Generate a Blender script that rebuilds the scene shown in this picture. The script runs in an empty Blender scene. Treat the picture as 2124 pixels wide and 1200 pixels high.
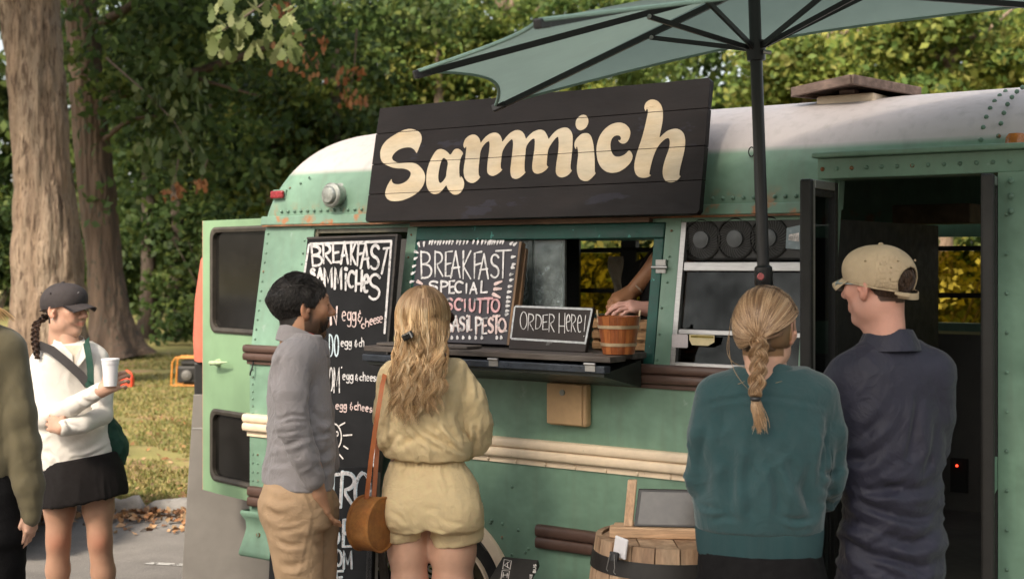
import bpy, bmesh, math, random
import numpy as np
from mathutils import Vector, Matrix
random.seed(7); rng = np.random.default_rng(7)
scene = bpy.context.scene
COL = scene.collection
PI = math.pi
# ---------------------------------------------------------------- camera
FPX, CU, CV, CAMH = 2900.0, 1062.0, 545.0, 1.77
cam_d = bpy.data.cameras.new('camera'); cam = bpy.data.objects.new('camera', cam_d); COL.objects.link(cam)
cam.location = (0, 0, CAMH); cam.rotation_euler = (PI/2, 0, 0)
cam_d.sensor_width = 36.0; cam_d.lens = 36.0*FPX/2124.0; cam_d.shift_y = -(600-CV)/2124.0
cam_d.clip_start = 0.05; cam_d.clip_end = 2000
cam_d.dof.use_dof = True; cam_d.dof.focus_distance = 5.2; cam_d.dof.aperture_fstop = 4.0
scene.camera = cam
# ---------------------------------------------------------------- sky, sun, exposure
SUN_EL, SUN_AZ = math.radians(40), math.radians(-146)   # azimuth of the sun seen from the scene: behind the camera, to the left
world = bpy.data.worlds.new('World'); scene.world = world; world.use_nodes = True
wn = world.node_tree.nodes; wl = world.node_tree.links
sky = wn.new('ShaderNodeTexSky'); sky.sky_type = 'NISHITA'; sky.sun_disc = False
sky.sun_elevation = SUN_EL; sky.sun_rotation = SUN_AZ
sky.air_density = 1.0; sky.dust_density = 4.0; sky.ozone_density = 0.6; sky.altitude = 0
bg = wn['Background']; bg.inputs['Strength'].default_value = 0.15
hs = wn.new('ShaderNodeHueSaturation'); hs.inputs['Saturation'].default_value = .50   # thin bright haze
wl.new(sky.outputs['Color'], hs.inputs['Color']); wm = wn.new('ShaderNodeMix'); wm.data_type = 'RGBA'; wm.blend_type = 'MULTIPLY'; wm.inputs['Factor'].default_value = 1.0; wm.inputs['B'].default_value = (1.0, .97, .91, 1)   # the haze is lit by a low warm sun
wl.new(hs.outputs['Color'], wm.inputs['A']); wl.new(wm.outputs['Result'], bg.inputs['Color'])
sun_d = bpy.data.lights.new('sun', 'SUN'); sun = bpy.data.objects.new('sun', sun_d); COL.objects.link(sun)
sun_d.energy = 3.2; sun_d.angle = math.radians(7); sun_d.color = (1.0, 0.88, 0.72)
sdir = Vector((math.sin(SUN_AZ)*math.cos(SUN_EL), math.cos(SUN_AZ)*math.cos(SUN_EL), math.sin(SUN_EL)))
sun.rotation_euler = sdir.to_track_quat('Z', 'Y').to_euler(); sun.location = sdir*30
vs = scene.view_settings
vs.view_transform = 'Standard'; vs.look = 'None'; vs.gamma = 1.0; vs.exposure = 1.15; vs.use_curve_mapping = False
scene.render.engine = 'CYCLES'
scene.cycles.max_bounces = 6; scene.cycles.transparent_max_bounces = 8
scene.cycles.diffuse_bounces = 4; scene.cycles.glossy_bounces = 3; scene.cycles.transmission_bounces = 4
scene.cycles.sample_clamp_indirect = 4.0; scene.cycles.caustics_reflective = False; scene.cycles.caustics_refractive = False

# ---------------------------------------------------------------- pixel helpers (authoring: point on a ray at a given distance / on a plane)
def at(u, v, Y):
    return Vector(((u-CU)/FPX*Y, Y, CAMH-(v-CV)/FPX*Y))
def ray(u, v):
    return Vector(((u-CU)/FPX, 1.0, -(v-CV)/FPX))
CAMP = Vector((0, 0, CAMH))
def on_plane(u, v, p, n):
    d = ray(u, v); t = (Vector(p)-CAMP).dot(n)/d.dot(n)
    return CAMP+d*t

# ---------------------------------------------------------------- node helpers
def _n(nt, t, **kw):
    n = nt.nodes.new(t)
    for k, v in kw.items(): setattr(n, k, v)
    return n
def lin(c):
    return tuple(((x/255.0)/12.92 if x/255.0 <= .04045 else ((x/255.0+.055)/1.055)**2.4) for x in c)
MATS = {}
def pm(name, base, rough=.6, var=.18, scale=6.0, bump=.15, bscale=45.0, metal=0.0, spec=.4, stretch=(1, 1, 1), spots=None,
       attr=None, sheen=0.0, trans=0.0, coat=0.0, weave=0.0, bdist=.004, hue=None, subs=0.0, wrinkle=0.0, wscale=9.0):
    """a procedural material: base colour broken up by two noises, fine bump, optional spots (colour, amount, scale)"""
    if name in MATS: return MATS[name]
    m = bpy.data.materials.new(name); m.use_nodes = True; nt = m.node_tree; L = nt.links
    b = nt.nodes['Principled BSDF']; out = nt.nodes['Material Output']
    tc = _n(nt, 'ShaderNodeTexCoord'); mp = _n(nt, 'ShaderNodeMapping'); mp.inputs['Scale'].default_value = stretch
    L.new(tc.outputs['Object'], mp.inputs['Vector'])
    def noise(s, det=4, ro=.55):
        n = _n(nt, 'ShaderNodeTexNoise'); n.inputs['Scale'].default_value = s; n.inputs['Detail'].default_value = det; n.inputs['Roughness'].default_value = ro
        L.new(mp.outputs[0], n.inputs['Vector']); return n
    n1 = noise(scale); n2 = noise(scale*5.3, 3)
    def ramp(n, lo, hi, a, c):
        r = _n(nt, 'ShaderNodeMapRange'); r.inputs[1].default_value = lo; r.inputs[2].default_value = hi; r.inputs[3].default_value = a; r.inputs[4].default_value = c
        L.new(n, r.inputs[0]); return r.outputs[0]
    mul = _n(nt, 'ShaderNodeMath', operation='MULTIPLY')
    L.new(ramp(n1.outputs['Fac'], .3, .7, 1-var, 1+var), mul.inputs[0]); L.new(ramp(n2.outputs['Fac'], .3, .7, 1-var*.5, 1+var*.5), mul.inputs[1])
    if attr:
        at_ = _n(nt, 'ShaderNodeAttribute'); at_.attribute_name = attr; src = at_.outputs['Color']
    else:
        rgb = _n(nt, 'ShaderNodeRGB'); rgb.outputs[0].default_value = (*base, 1); src = rgb.outputs[0]
    if hue:
        mh = _n(nt, 'ShaderNodeMix', data_type='RGBA'); mh.inputs['B'].default_value = (*hue, 1)
        L.new(ramp(noise(scale*.6, 3).outputs['Fac'], .42, .62, 0, .75), mh.inputs['Factor']); L.new(src, mh.inputs['A']); src = mh.outputs['Result']
    vm = _n(nt, 'ShaderNodeVectorMath', operation='SCALE'); L.new(src, vm.inputs[0]); L.new(mul.outputs[0], vm.inputs['Scale'])
    col = vm.outputs[0]
    if spots:
        for (sc, amt, ss) in (spots if isinstance(spots, list) else [spots]):
            n3 = noise(ss, 5, .65)
            mx = _n(nt, 'ShaderNodeMix', data_type='RGBA'); mx.inputs['B'].default_value = (*sc, 1)
            L.new(ramp(n3.outputs['Fac'], 1-amt, 1-amt+.035, 0, 1), mx.inputs['Factor']); L.new(col, mx.inputs['A']); col = mx.outputs['Result']
    L.new(col, b.inputs['Base Color'])
    b.inputs['Roughness'].default_value = rough; b.inputs['Metallic'].default_value = metal; b.inputs['Specular IOR Level'].default_value = spec
    if rough > .15: L.new(ramp(n2.outputs['Fac'], .3, .7, rough*.85, min(1, rough*1.15)), b.inputs['Roughness'])
    if sheen: b.inputs['Sheen Weight'].default_value = sheen; b.inputs['Sheen Roughness'].default_value = .5
    if coat: b.inputs['Coat Weight'].default_value = coat; b.inputs['Coat Roughness'].default_value = .15
    if subs: b.inputs['Subsurface Weight'].default_value = subs; b.inputs['Subsurface Radius'].default_value = (.012, .005, .003); b.inputs['Subsurface Scale'].default_value = 1.0
    if bump:
        bp = _n(nt, 'ShaderNodeBump'); bp.inputs['Strength'].default_value = bump; bp.inputs['Distance'].default_value = bdist
        n4 = noise(bscale, 4, .6); hsrc = n4.outputs['Fac']
        if weave:
            wv = []
            for ax in ('X', 'Z'):
                w = _n(nt, 'ShaderNodeTexWave'); w.bands_direction = ax; w.inputs['Scale'].default_value = weave; w.inputs['Distortion'].default_value = 1.5; w.inputs['Detail'].default_value = 1
                L.new(tc.outputs['Object'], w.inputs['Vector']); wv.append(w)
            ad = _n(nt, 'ShaderNodeMath', operation='ADD'); L.new(wv[0].outputs['Fac'], ad.inputs[0]); L.new(wv[1].outputs['Fac'], ad.inputs[1])
            ad2 = _n(nt, 'ShaderNodeMath', operation='MULTIPLY_ADD'); ad2.inputs[1].default_value = .35; L.new(ad.outputs[0], ad2.inputs[0]); L.new(hsrc, ad2.inputs[2]); hsrc = ad2.outputs[0]
        L.new(hsrc, bp.inputs['Height']); L.new(bp.outputs['Normal'], b.inputs['Normal'])
        if wrinkle:   # broad soft creases under the fine weave
            nw = _n(nt, 'ShaderNodeTexNoise'); nw.inputs['Scale'].default_value = wscale; nw.inputs['Detail'].default_value = 3.0; nw.inputs['Distortion'].default_value = 1.6; L.new(mp.outputs[0], nw.inputs['Vector'])
            ab = _n(nt, 'ShaderNodeMath', operation='SUBTRACT'); ab.inputs[1].default_value = .5; L.new(nw.outputs['Fac'], ab.inputs[0]); ab2 = _n(nt, 'ShaderNodeMath', operation='ABSOLUTE'); L.new(ab.outputs[0], ab2.inputs[0])
            b2 = _n(nt, 'ShaderNodeBump'); b2.inputs['Strength'].default_value = wrinkle; b2.inputs['Distance'].default_value = .03; b2.invert = True; L.new(ab2.outputs[0], b2.inputs['Height']); L.new(b2.outputs['Normal'], bp.inputs['Normal'])
    if trans:
        tr = _n(nt, 'ShaderNodeBsdfTranslucent'); ms = _n(nt, 'ShaderNodeMixShader'); ms.inputs[0].default_value = trans
        L.new(col, tr.inputs['Color']); L.new(b.outputs[0], ms.inputs[1]); L.new(tr.outputs[0], ms.inputs[2]); L.new(ms.outputs[0], out.inputs['Surface'])
    MATS[name] = m
    return m
def wood(name, c1, c2, scale=14.0, axis='X', rough=.65, bump=.35, spots=None, st=9):
    """wood with grain along one axis"""
    if name in MATS: return MATS[name]
    s = {'X': (1, st, st), 'Y': (st, 1, st), 'Z': (st, st, 1)}[axis]
    m = pm(name, c1, rough, .28, scale*.35, bump, scale*1.6, stretch=s, hue=c2, spots=spots, bdist=.003)
    return m
def glass(name, tint=(.02, .025, .025), rough=.02, alpha=.6, ior=1.5, haze=.07):
    if name in MATS: return MATS[name]
    m = bpy.data.materials.new(name); m.use_nodes = True; nt = m.node_tree; L = nt.links; nt.nodes.remove(nt.nodes['Principled BSDF'])
    g = _n(nt, 'ShaderNodeBsdfGlossy'); g.inputs['Roughness'].default_value = rough; g.inputs['Color'].default_value = (.9, .95, .95, 1)
    t = _n(nt, 'ShaderNodeBsdfTransparent'); t.inputs['Color'].default_value = (1-alpha+tint[0], 1-alpha+tint[1], 1-alpha+tint[2], 1)
    f = _n(nt, 'ShaderNodeFresnel'); f.inputs['IOR'].default_value = ior
    tc = _n(nt, 'ShaderNodeTexCoord'); n = _n(nt, 'ShaderNodeTexNoise'); n.inputs['Scale'].default_value = 9; L.new(tc.outputs['Object'], n.inputs['Vector'])
    mr = _n(nt, 'ShaderNodeMapRange'); mr.inputs[1].default_value = .35; mr.inputs[2].default_value = .75; mr.inputs[3].default_value = 0; mr.inputs[4].default_value = haze; L.new(n.outputs['Fac'], mr.inputs[0])
    ad = _n(nt, 'ShaderNodeMath', operation='ADD'); L.new(f.outputs[0], ad.inputs[0]); L.new(mr.outputs[0], ad.inputs[1])
    mx = _n(nt, 'ShaderNodeMixShader'); L.new(ad.outputs[0], mx.inputs[0]); L.new(t.outputs[0], mx.inputs[1]); L.new(g.outputs[0], mx.inputs[2])
    L.new(mx.outputs[0], nt.nodes['Material Output'].inputs['Surface']); MATS[name] = m
    return m

# ---------------------------------------------------------------- mesh builder
class MB:
    def __init__(s): s.v = []; s.f = []
    def add(s, vs_, fs):
        o = len(s.v); s.v += [tuple(p) for p in vs_]; s.f += [tuple(i+o for i in f) for f in fs]; return s
    def hexa(s, p):   # 8 points: bottom 0-3 counter-clockwise, top 4-7
        return s.add(p, [(3, 2, 1, 0), (4, 5, 6, 7), (0, 1, 5, 4), (1, 2, 6, 5), (2, 3, 7, 6), (3, 0, 4, 7)])
    def box(s, x0, x1, y0, y1, z0, z1):
        return s.hexa([(x0, y0, z0), (x1, y0, z0), (x1, y1, z0), (x0, y1, z0), (x0, y0, z1), (x1, y0, z1), (x1, y1, z1), (x0, y1, z1)])
    def obox(s, c, ax, ay, az, hx, hy, hz):
        c = Vector(c); ax, ay, az = Vector(ax)*hx, Vector(ay)*hy, Vector(az)*hz
        return s.hexa([c-ax-ay-az, c+ax-ay-az, c+ax+ay-az, c-ax+ay-az, c-ax-ay+az, c+ax-ay+az, c+ax+ay+az, c-ax+ay+az])
    def beam(s, a, b, w, h, up=(0, 0, 1)):
        a, b = Vector(a), Vector(b); d = (b-a); L = d.length; d.normalize(); up = Vector(up)
        x = d.cross(up)
        if x.length < 1e-4: x = d.cross(Vector((1, 0, 0)))
        x.normalize(); y = x.cross(d)
        return s.obox((a+b)/2, x, d, y, w/2, L/2, h/2)
    def tube(s, pts, r, n=10, caps=True):
        pts = [Vector(p) for p in pts]; rs = r if isinstance(r, (list, tuple)) else [r]*len(pts)
        o = len(s.v); ref = None
        for i, p in enumerate(pts):
            t = (pts[min(i+1, len(pts)-1)]-pts[max(i-1, 0)]).normalized()
            if ref is None:
                ref = t.orthogonal().normalized()
            ref = (ref-t*ref.dot(t)); ref.normalize(); bi = t.cross(ref)
            for k in range(n):
                a = 2*PI*k/n; s.v.append(tuple(p+(ref*math.cos(a)+bi*math.sin(a))*rs[i]))
        for i in range(len(pts)-1):
            for k in range(n):
                a = o+i*n+k; b = o+i*n+(k+1) % n; s.f.append((a, b, b+n, a+n))
        if caps:
            s.f.append(tuple(o+k for k in range(n-1, -1, -1))); s.f.append(tuple(o+(len(pts)-1)*n+k for k in range(n)))
        return s
    def lathe(s, prof, c=(0, 0, 0), n=24, axis='Z', cap=True):
        o = len(s.v); c = Vector(c)
        for (r, h) in prof:
            for k in range(n):
                a = 2*PI*k/n; x, y = r*math.cos(a), r*math.sin(a)
                p = {'Z': (x, y, h), 'Y': (x, h, -y), 'X': (h, x, y)}[axis]
                s.v.append(tuple(c+Vector(p)))
        for i in range(len(prof)-1):
            for k in range(n):
                a = o+i*n+k; b = o+i*n+(k+1) % n; s.f.append((a, b, b+n, a+n))
        if cap:
            s.f.append(tuple(o+k for k in range(n-1, -1, -1))); s.f.append(tuple(o+(len(prof)-1)*n+k for k in range(n)))
        return s
    def prism(s, poly, y0, y1):   # poly in (x, z), counter-clockwise seen from -y
        n = len(poly); o = len(s.v)
        s.v += [(x, y0, z) for x, z in poly]+[(x, y1, z) for x, z in poly]
        s.f.append(tuple(o+i for i in range(n))); s.f.append(tuple(o+n+i for i in range(n-1, -1, -1)))
        for i in range(n):
            j = (i+1) % n; s.f.append((o+i, o+n+i, o+n+j, o+j))
        return s
    def grid(s, P, closed_u=False):   # P[i][j]
        o = len(s.v); ni, nj = len(P), len(P[0])
        for row in P: s.v += [tuple(p) for p in row]
        for i in range(ni-1):
            for j in range(nj-1 if not closed_u else nj):
                k = (j+1) % nj; s.f.append((o+i*nj+j, o+i*nj+k, o+(i+1)*nj+k, o+(i+1)*nj+j))
        return s
    def build(s, name, mat, parent=None, smooth=None, bevel=0, loc=None):
        me = bpy.data.meshes.new(name); me.from_pydata(s.v, [], s.f); me.update()
        if bevel or True:
            bm = bmesh.new(); bm.from_mesh(me); bmesh.ops.recalc_face_normals(bm, faces=bm.faces); bm.to_mesh(me); bm.free()
        o = bpy.data.objects.new(name, me); COL.objects.link(o)
        if mat: me.materials.append(mat)
        if parent is not None: o.parent = parent
        if loc is not None: o.location = loc
        if smooth is not None:
            me.polygons.foreach_set('use_smooth', [True]*len(me.polygons)); me.set_sharp_from_angle(angle=math.radians(smooth))
        if bevel:
            md = o.modifiers.new('bevel', 'BEVEL'); md.width = bevel; md.segments = 2; md.limit_method = 'ANGLE'
        return o
def tag(o, label=None, cat=None, group=None, kind=None):
    if label: o['label'] = label
    if cat: o['category'] = cat
    if group: o['group'] = group
    if kind: o['kind'] = kind
    return o
def empty(name, loc=(0, 0, 0), rz=0.0):
    o = bpy.data.objects.new(name, None); COL.objects.link(o); o.location = loc; o.rotation_euler = (0, 0, rz); o.empty_display_size = .1
    return o
def thing(name, label, cat, loc=(0, 0, 0), rz=0.0, group=None):
    return tag(empty(name, loc, rz), label, cat, group)
def arr_mesh(name, V, F, mat, parent=None, smooth=True, attrs=None):
    """numpy verts (n,3) and quads/tris (m,k) to an object; attrs: name -> (n,) float or (n,3) colour per point"""
    V = np.ascontiguousarray(V, dtype=np.float32); F = np.ascontiguousarray(F, dtype=np.int32)
    me = bpy.data.meshes.new(name); k = F.shape[1]
    me.vertices.add(len(V)); me.vertices.foreach_set('co', V.ravel())
    me.loops.add(F.size); me.loops.foreach_set('vertex_index', F.ravel())
    me.polygons.add(len(F)); me.polygons.foreach_set('loop_start', np.arange(0, F.size, k, dtype=np.int32))
    if smooth: me.polygons.foreach_set('use_smooth', np.ones(len(F), dtype=bool))
    me.update(calc_edges=True)
    for nm, a in (attrs or {}).items():
        a = np.asarray(a, dtype=np.float32)
        if a.ndim == 1:
            t = me.attributes.new(nm, 'FLOAT', 'POINT'); t.data.foreach_set('value', a)
        else:
            t = me.attributes.new(nm, 'FLOAT_COLOR', 'POINT'); t.data.foreach_set('color', np.concatenate([a, np.ones((len(a), 1), np.float32)], 1).ravel())
    o = bpy.data.objects.new(name, me); COL.objects.link(o)
    if mat: me.materials.append(mat)
    if parent is not None: o.parent = parent
    return o

# ---------------------------------------------------------------- numpy noise
_PT = rng.random(4096).astype(np.float32)
def vnoise(p, seed=0):
    p = np.asarray(p, dtype=np.float64); i = np.floor(p).astype(np.int64); f = p-i; f = f*f*(3-2*f); r = 0
    for dx in (0, 1):
        for dy in (0, 1):
            for dz in (0, 1):
                h = ((i[..., 0]+dx)*73856093 ^ (i[..., 1]+dy)*19349663 ^ (i[..., 2]+dz)*83492791 ^ (seed*2654435)) & 4095
                w = (f[..., 0] if dx else 1-f[..., 0])*(f[..., 1] if dy else 1-f[..., 1])*(f[..., 2] if dz else 1-f[..., 2])
                r = r+w*_PT[h]
    return r
def fbm(p, oct=3, seed=0):
    r = 0; a = .5; p = np.asarray(p, float)
    for k in range(oct): r = r+a*vnoise(p*2**k, seed+k); a *= .5
    return r
# ================================================================ ground
M_ASPH = pm('asphalt', (.165, .152, .140), .9, .22, 1.2, .6, 90, spots=[((.27, .25, .225), .40, 120.0), ((.09, .083, .077), .36, 60.0)], bdist=.006)
M_GRASS = pm('lawn_soil', (.19, .165, .055), .95, .30, .45, .7, 30, hue=(.13, .14, .035), spots=[((.26, .17, .085), .44, 1.1), ((.20, .12, .06), .38, 9.0)], bdist=.02)
KY = 9.95
m = MB(); m.add([(-220, -60, 0), (220, -60, 0), (220, 420, 0), (-220, 420, 0)], [(0, 1, 2, 3)]); tag(m.build('ground', M_GRASS), kind='structure')
m = MB(); m.add([(-90, -40, .004), (90, -40, .004), (90, KY-.02, .004), (-90, KY-.02, .004)], [(0, 1, 2, 3)]); tag(m.build('road', M_ASPH), kind='structure')
m = MB(); m.add([(-2.16, 8.20, .008), (-1.72, 8.10, .008), (-1.71, 8.15, .008), (-2.14, 8.25, .008)], [(0, 1, 2, 3)]); tag(m.build('road_marking', pm('worn_white_line', (.42, .41, .39), .8, .3, 9, spots=((.12, .11, .10), .48, 18.0))), kind='structure')
kerb = tag(empty('kerb', (0, KY, 0)), kind='structure')
M_ST = [pm('kerb_stone_%d' % i, tuple(q*.75 for q in c), .85, .3, 5, .6, 25, spots=((.10, .09, .08), .36, 14.0), bdist=.01) for i, c in enumerate(((.30, .28, .26), (.21, .20, .19), (.36, .32, .28)))]
x = -8.0
while x < 5:
    L_ = random.uniform(.24, .46); h = random.uniform(.085, .12); y0 = random.uniform(-.015, .015)
    m = MB(); N = 6; P = []
    sd = random.randint(0, 999)
    for i in range(N+1):
        row = []
        for j in range(8):
            a = PI*j/7; yy = .075*math.cos(a); zz = -.02+(h+.02)*max(0, math.sin(a))**.55
            e = 1-(abs(i/N-.5)*2)**6*.45
            p = np.array([x+L_*i/N*.985, y0-yy*e, zz*e]); d = (vnoise(p*9, sd)-.5)*.05
            row.append(tuple(p+np.array([0, d*.6, d])))
        P.append(row)
    m.grid(P); m.f.append(tuple(range(8))); m.f.append(tuple(N*8+7-k for k in range(8)))
    m.build('stone', random.choice(M_ST), kerb, smooth=60); x += L_
# fallen leaves and grass: uncountable
def leaf_quads(C, size, nrm_up=.0, aspect=.62, curl=.18, dirs=None, sunward=0.0, facing=None):
    """diamond leaves, folded along the middle: centres (n,3), size (n,) -> verts (n*4), quads"""
    n = len(C); A = rng.normal(size=(n, 3)) if dirs is None else dirs+rng.normal(size=(n, 3))*.5
    A /= np.linalg.norm(A, axis=1)[:, None]
    U = rng.normal(size=(n, 3)); U[:, 2] += nrm_up; U = U+np.array(sdir)*sunward if facing is None else facing; U = U-A*np.sum(A*U, 1)[:, None]; U /= np.linalg.norm(U, axis=1)[:, None]
    S = np.cross(A, U); s = np.asarray(size).reshape(-1, 1)
    w = s*aspect*.5
    V = np.stack([C-A*s*.5, C+S*w+U*s*curl*.5, C+A*s*.5, C-S*w+U*s*curl*.5], 1).reshape(-1, 3)
    return V, np.arange(n*4).reshape(-1, 4)
n = 5200; lx = rng.uniform(-7, 1.5, n); ly = np.where(rng.random(n) < .62, KY-.08-np.abs(rng.normal(size=n))*.33, KY+.12+rng.random(n)**2*7.0); ly = np.minimum(ly, 18)
sz = rng.uniform(.035, .085, n); V, F = leaf_quads(np.stack([lx, ly, .012+rng.random(n)*.03*(np.abs(ly-KY+.2) < .35)], 1), sz, 3.0)
V[:, 2] = np.maximum(V[:, 2], .010)
base = np.array([[.24, .11, .045], [.32, .17, .075], [.16, .075, .035], [.36, .22, .12], [.20, .13, .07]])[rng.integers(0, 5, n)]*rng.uniform(.7, 1.2, (n, 1))
M_LIT = pm('dead_leaf', (.3, .15, .07), .85, .15, 30, attr='col')
tag(arr_mesh('fallen_leaves', V, F, M_LIT, smooth=False, attrs={'col': np.repeat(base, 4, 0)}), 'dry brown leaves drifted along the kerb and over the lawn', 'leaves', kind='stuff')
n = 52000; gy = 10.1+rng.random(n)**1.5*17; gx = gy*rng.uniform(-.44, -.10, n)+rng.normal(size=n)*.3
keepg = fbm(np.stack([gx*.7, gy*.7, gx*0], 1), 2, 5) > .24; gx, gy = gx[keepg], gy[keepg]; n = len(gx)
h = rng.uniform(.02, .05, n); w = rng.uniform(.004, .009, n)*(1+gy*.05); a = rng.uniform(0, PI, n); bx, by = rng.normal(size=n)*.022, rng.normal(size=n)*.022
V = np.stack([np.stack([gx-w*np.cos(a), gy-w*np.sin(a), gx*0], 1), np.stack([gx+w*np.cos(a), gy+w*np.sin(a), gx*0], 1), np.stack([gx+bx, gy+by, h], 1)], 1).reshape(-1, 3)
gc = np.array([[.17, .16, .04], [.22, .18, .06], [.12, .14, .035], [.27, .21, .09]])[rng.integers(0, 4, n)]*rng.uniform(.8, 1.2, (n, 1))
tag(arr_mesh('grass', V, np.arange(n*3).reshape(-1, 3), pm('grass_blade', (.15, .15, .04), .8, .1, 20, bump=0, attr='col', trans=.25), smooth=False, attrs={'col': np.repeat(gc, 3, 0)}), 'short dry yellow green lawn grass beyond the kerb', 'grass', kind='stuff')

# ================================================================ trees
M_BARK = pm('oak_bark', (.185, .130, .090), .92, .28, 5, 1.0, 16, stretch=(1, 1, .16), hue=(.22, .17, .125), spots=[((.42, .37, .31), .28, 6.0), ((.085, .056, .038), .45, 20.0), ((.13, .088, .06), .44, 34.0)], bdist=.09)
M_BARK2 = pm('brown_bark', (.075, .050, .036), .92, .28, 5, 1.0, 16, stretch=(1, 1, .16), hue=(.12, .082, .058), spots=[((.03, .034, .025), .42, 20.0)], bdist=.05)
M_BARKD = pm('dark_bark', (.07, .052, .040), .92, .28, 6, 1.0, 18, stretch=(1, 1, .18), bdist=.04)
M_LEAF = pm('tree_leaf', (.08, .11, .03), .6, .10, 3, bump=0, attr='col', trans=.48, spec=.25)
PAL = {'dark': [(.050, .085, .024), (.070, .110, .030), (.036, .064, .020), (.095, .125, .030)],  # shade of the left wood is put into these darker leaf tones
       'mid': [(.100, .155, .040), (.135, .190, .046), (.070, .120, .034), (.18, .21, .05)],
       'lit': [(.175, .225, .048), (.23, .255, .056), (.125, .18, .042), (.28, .275, .075), (.085, .14, .036)],  # sunlight on the trees is put into these brighter leaf tones
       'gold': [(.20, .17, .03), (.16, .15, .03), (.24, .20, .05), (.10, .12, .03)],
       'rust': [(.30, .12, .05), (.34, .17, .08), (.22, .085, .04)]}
def trunk_mesh(pts, rad, n=22, flare=0.0, rough=.035, sub=10, seed=0):
    """tapered trunk through points, with bark ridges as real relief"""
    pts = [Vector(p) for p in pts]; Q = []; R = []
    for i in range(len(pts)-1):
        for k in range(sub):
            t = k/sub; p0, p1, p2, p3 = pts[max(i-1, 0)], pts[i], pts[i+1], pts[min(i+2, len(pts)-1)]
            Q.append(.5*((2*p1)+(-p0+p2)*t+(2*p0-5*p1+4*p2-p3)*t*t+(-p0+3*p1-3*p2+p3)*t**3)); R.append(rad[i]+(rad[i+1]-rad[i])*t)
    Q.append(pts[-1]); R.append(rad[-1]); V = []; ref = Vector((1, 0, 0))
    for i, p in enumerate(Q):
        tg = (Q[min(i+1, len(Q)-1)]-Q[max(i-1, 0)]).normalized(); r_ = ref-tg*ref.dot(tg)
        if r_.length < .1: r_ = Vector((0, 1, 0))-tg*tg.y
        r_.normalize(); bi = tg.cross(r_); zrel = p.z-Q[0].z
        fl = 1+flare*math.exp(-zrel/.45)
        for k in range(n):
            a = 2*PI*k/n; rr = R[i]*fl*(1+(flare*.35*math.exp(-zrel/.4))*math.sin(5*a+seed))
            d = r_*math.cos(a)+bi*math.sin(a); q = p+d*rr; V.append((*q, *d, rr))
    V = np.array(V); P = V[:, :3]; nz = np.abs(vnoise(P*np.array([11, 11, 1.6]), seed)-.5)*2; nz2 = vnoise(P*np.array([1.2, 1.2, .6]), seed+3)-.5
    P = P+V[:, 3:6]*((-rough*(1-nz)**2+nz2*rough*2.2)*np.minimum(1, V[:, 6:7].ravel()/.3))[:, None]
    F = [(i*n+k, i*n+(k+1) % n, (i+1)*n+(k+1) % n, (i+1)*n+k) for i in range(len(Q)-1) for k in range(n)]
    return P, np.array(F)
def crown_leaves(blobs, n, size, pal, flat=1.0, per=70, spread=.5, seed=0, gaps=.0):
    """leaves in sprays: spray centres through the volume of ellipsoid blobs, leaves around each spray"""
    Cs = []; vol = np.array([b[1][0]*b[1][1]*b[1][2] for b in blobs])**.8; vol = vol/vol.sum(); ns = max(4, n//per)
    for (c, r), f in zip(blobs, vol):
        k = max(2, int(ns*f)); d = rng.normal(size=(k, 3)); d /= np.linalg.norm(d, axis=1)[:, None]
        rad = rng.random(k)**.38; Cs.append(np.array(c)+d*rad[:, None]*np.array(r)*(.82+.36*rng.random((k, 1))))
    Cs = np.concatenate(Cs)
    if gaps: Cs = Cs[vnoise(Cs*.55, seed+11) > gaps]
    ns = len(Cs); tone = rng.random(ns); hue = rng.integers(0, len(pal), ns)
    off = rng.normal(size=(ns, per, 3))*spread*np.array([1, 1, .42])*rng.uniform(.5, 1.2, (ns, 1, 1))
    off[..., 2] -= .35*(off[..., 0]**2+off[..., 1]**2)/max(spread, .01)*.5
    C = (Cs[:, None, :]+off).reshape(-1, 3); nn = len(C)
    sz_ = size*rng.uniform(.65, 1.3, nn); fn = rng.normal(size=(ns, 1, 3))*.75+np.array(sdir)*1.1+np.array([0, 0, .35])
    V, F = leaf_quads(C, sz_, .0, sunward=0.0, facing=(np.repeat(fn, per, 1)+rng.normal(size=(ns, per, 3))*.45).reshape(-1, 3))
    pal = np.array(pal); ci = np.where(rng.random((ns, per)) < .6, hue[:, None], rng.integers(0, len(pal), (ns, per)))
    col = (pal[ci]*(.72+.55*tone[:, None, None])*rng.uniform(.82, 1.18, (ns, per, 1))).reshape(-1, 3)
    return V, F, np.repeat(col, 4, 0)
NTREE = [0]
def tree(name, label, base, trunk_pts, rad, blobs, n, size, pal, limbs=(), flare=.5, bark=None, spread=.5, per=70, group=None, cat='tree', gaps=0.0, rough=.035):
    t = thing(name, label, cat, base, 0, group); b0 = np.array(base); NTREE[0] += 1; sd = NTREE[0]*13
    V, F = trunk_mesh([np.array(p)-b0 for p in trunk_pts], rad, 72 if rad[0] > .3 else 12, flare, rough, 24 if rad[0] > .3 else 10, sd)
    arr_mesh('trunk', V, F, bark or M_BARK, t)
    for lp in limbs:
        pts, r0, r1 = lp; V, F = trunk_mesh([np.array(p)-b0 for p in pts], list(np.linspace(r0, r1, len(pts))), 9, 0, .015, 6, sd+1)
        arr_mesh('limb', V, F, bark or M_BARK, t)
    if n:
        V, F, c = crown_leaves([(np.array(c)-b0, r) for c, r in blobs], n, size, PAL[pal] if isinstance(pal, str) else pal, per=per, spread=spread, seed=sd, gaps=gaps)
        arr_mesh('crown', V, F, M_LEAF, t, smooth=False, attrs={'col': c})
    return t
def gp(u, Y): return ((u-CU)/FPX*Y, Y, 0)
def A3(u, v, Y): return tuple(at(u, v, Y))
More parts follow.
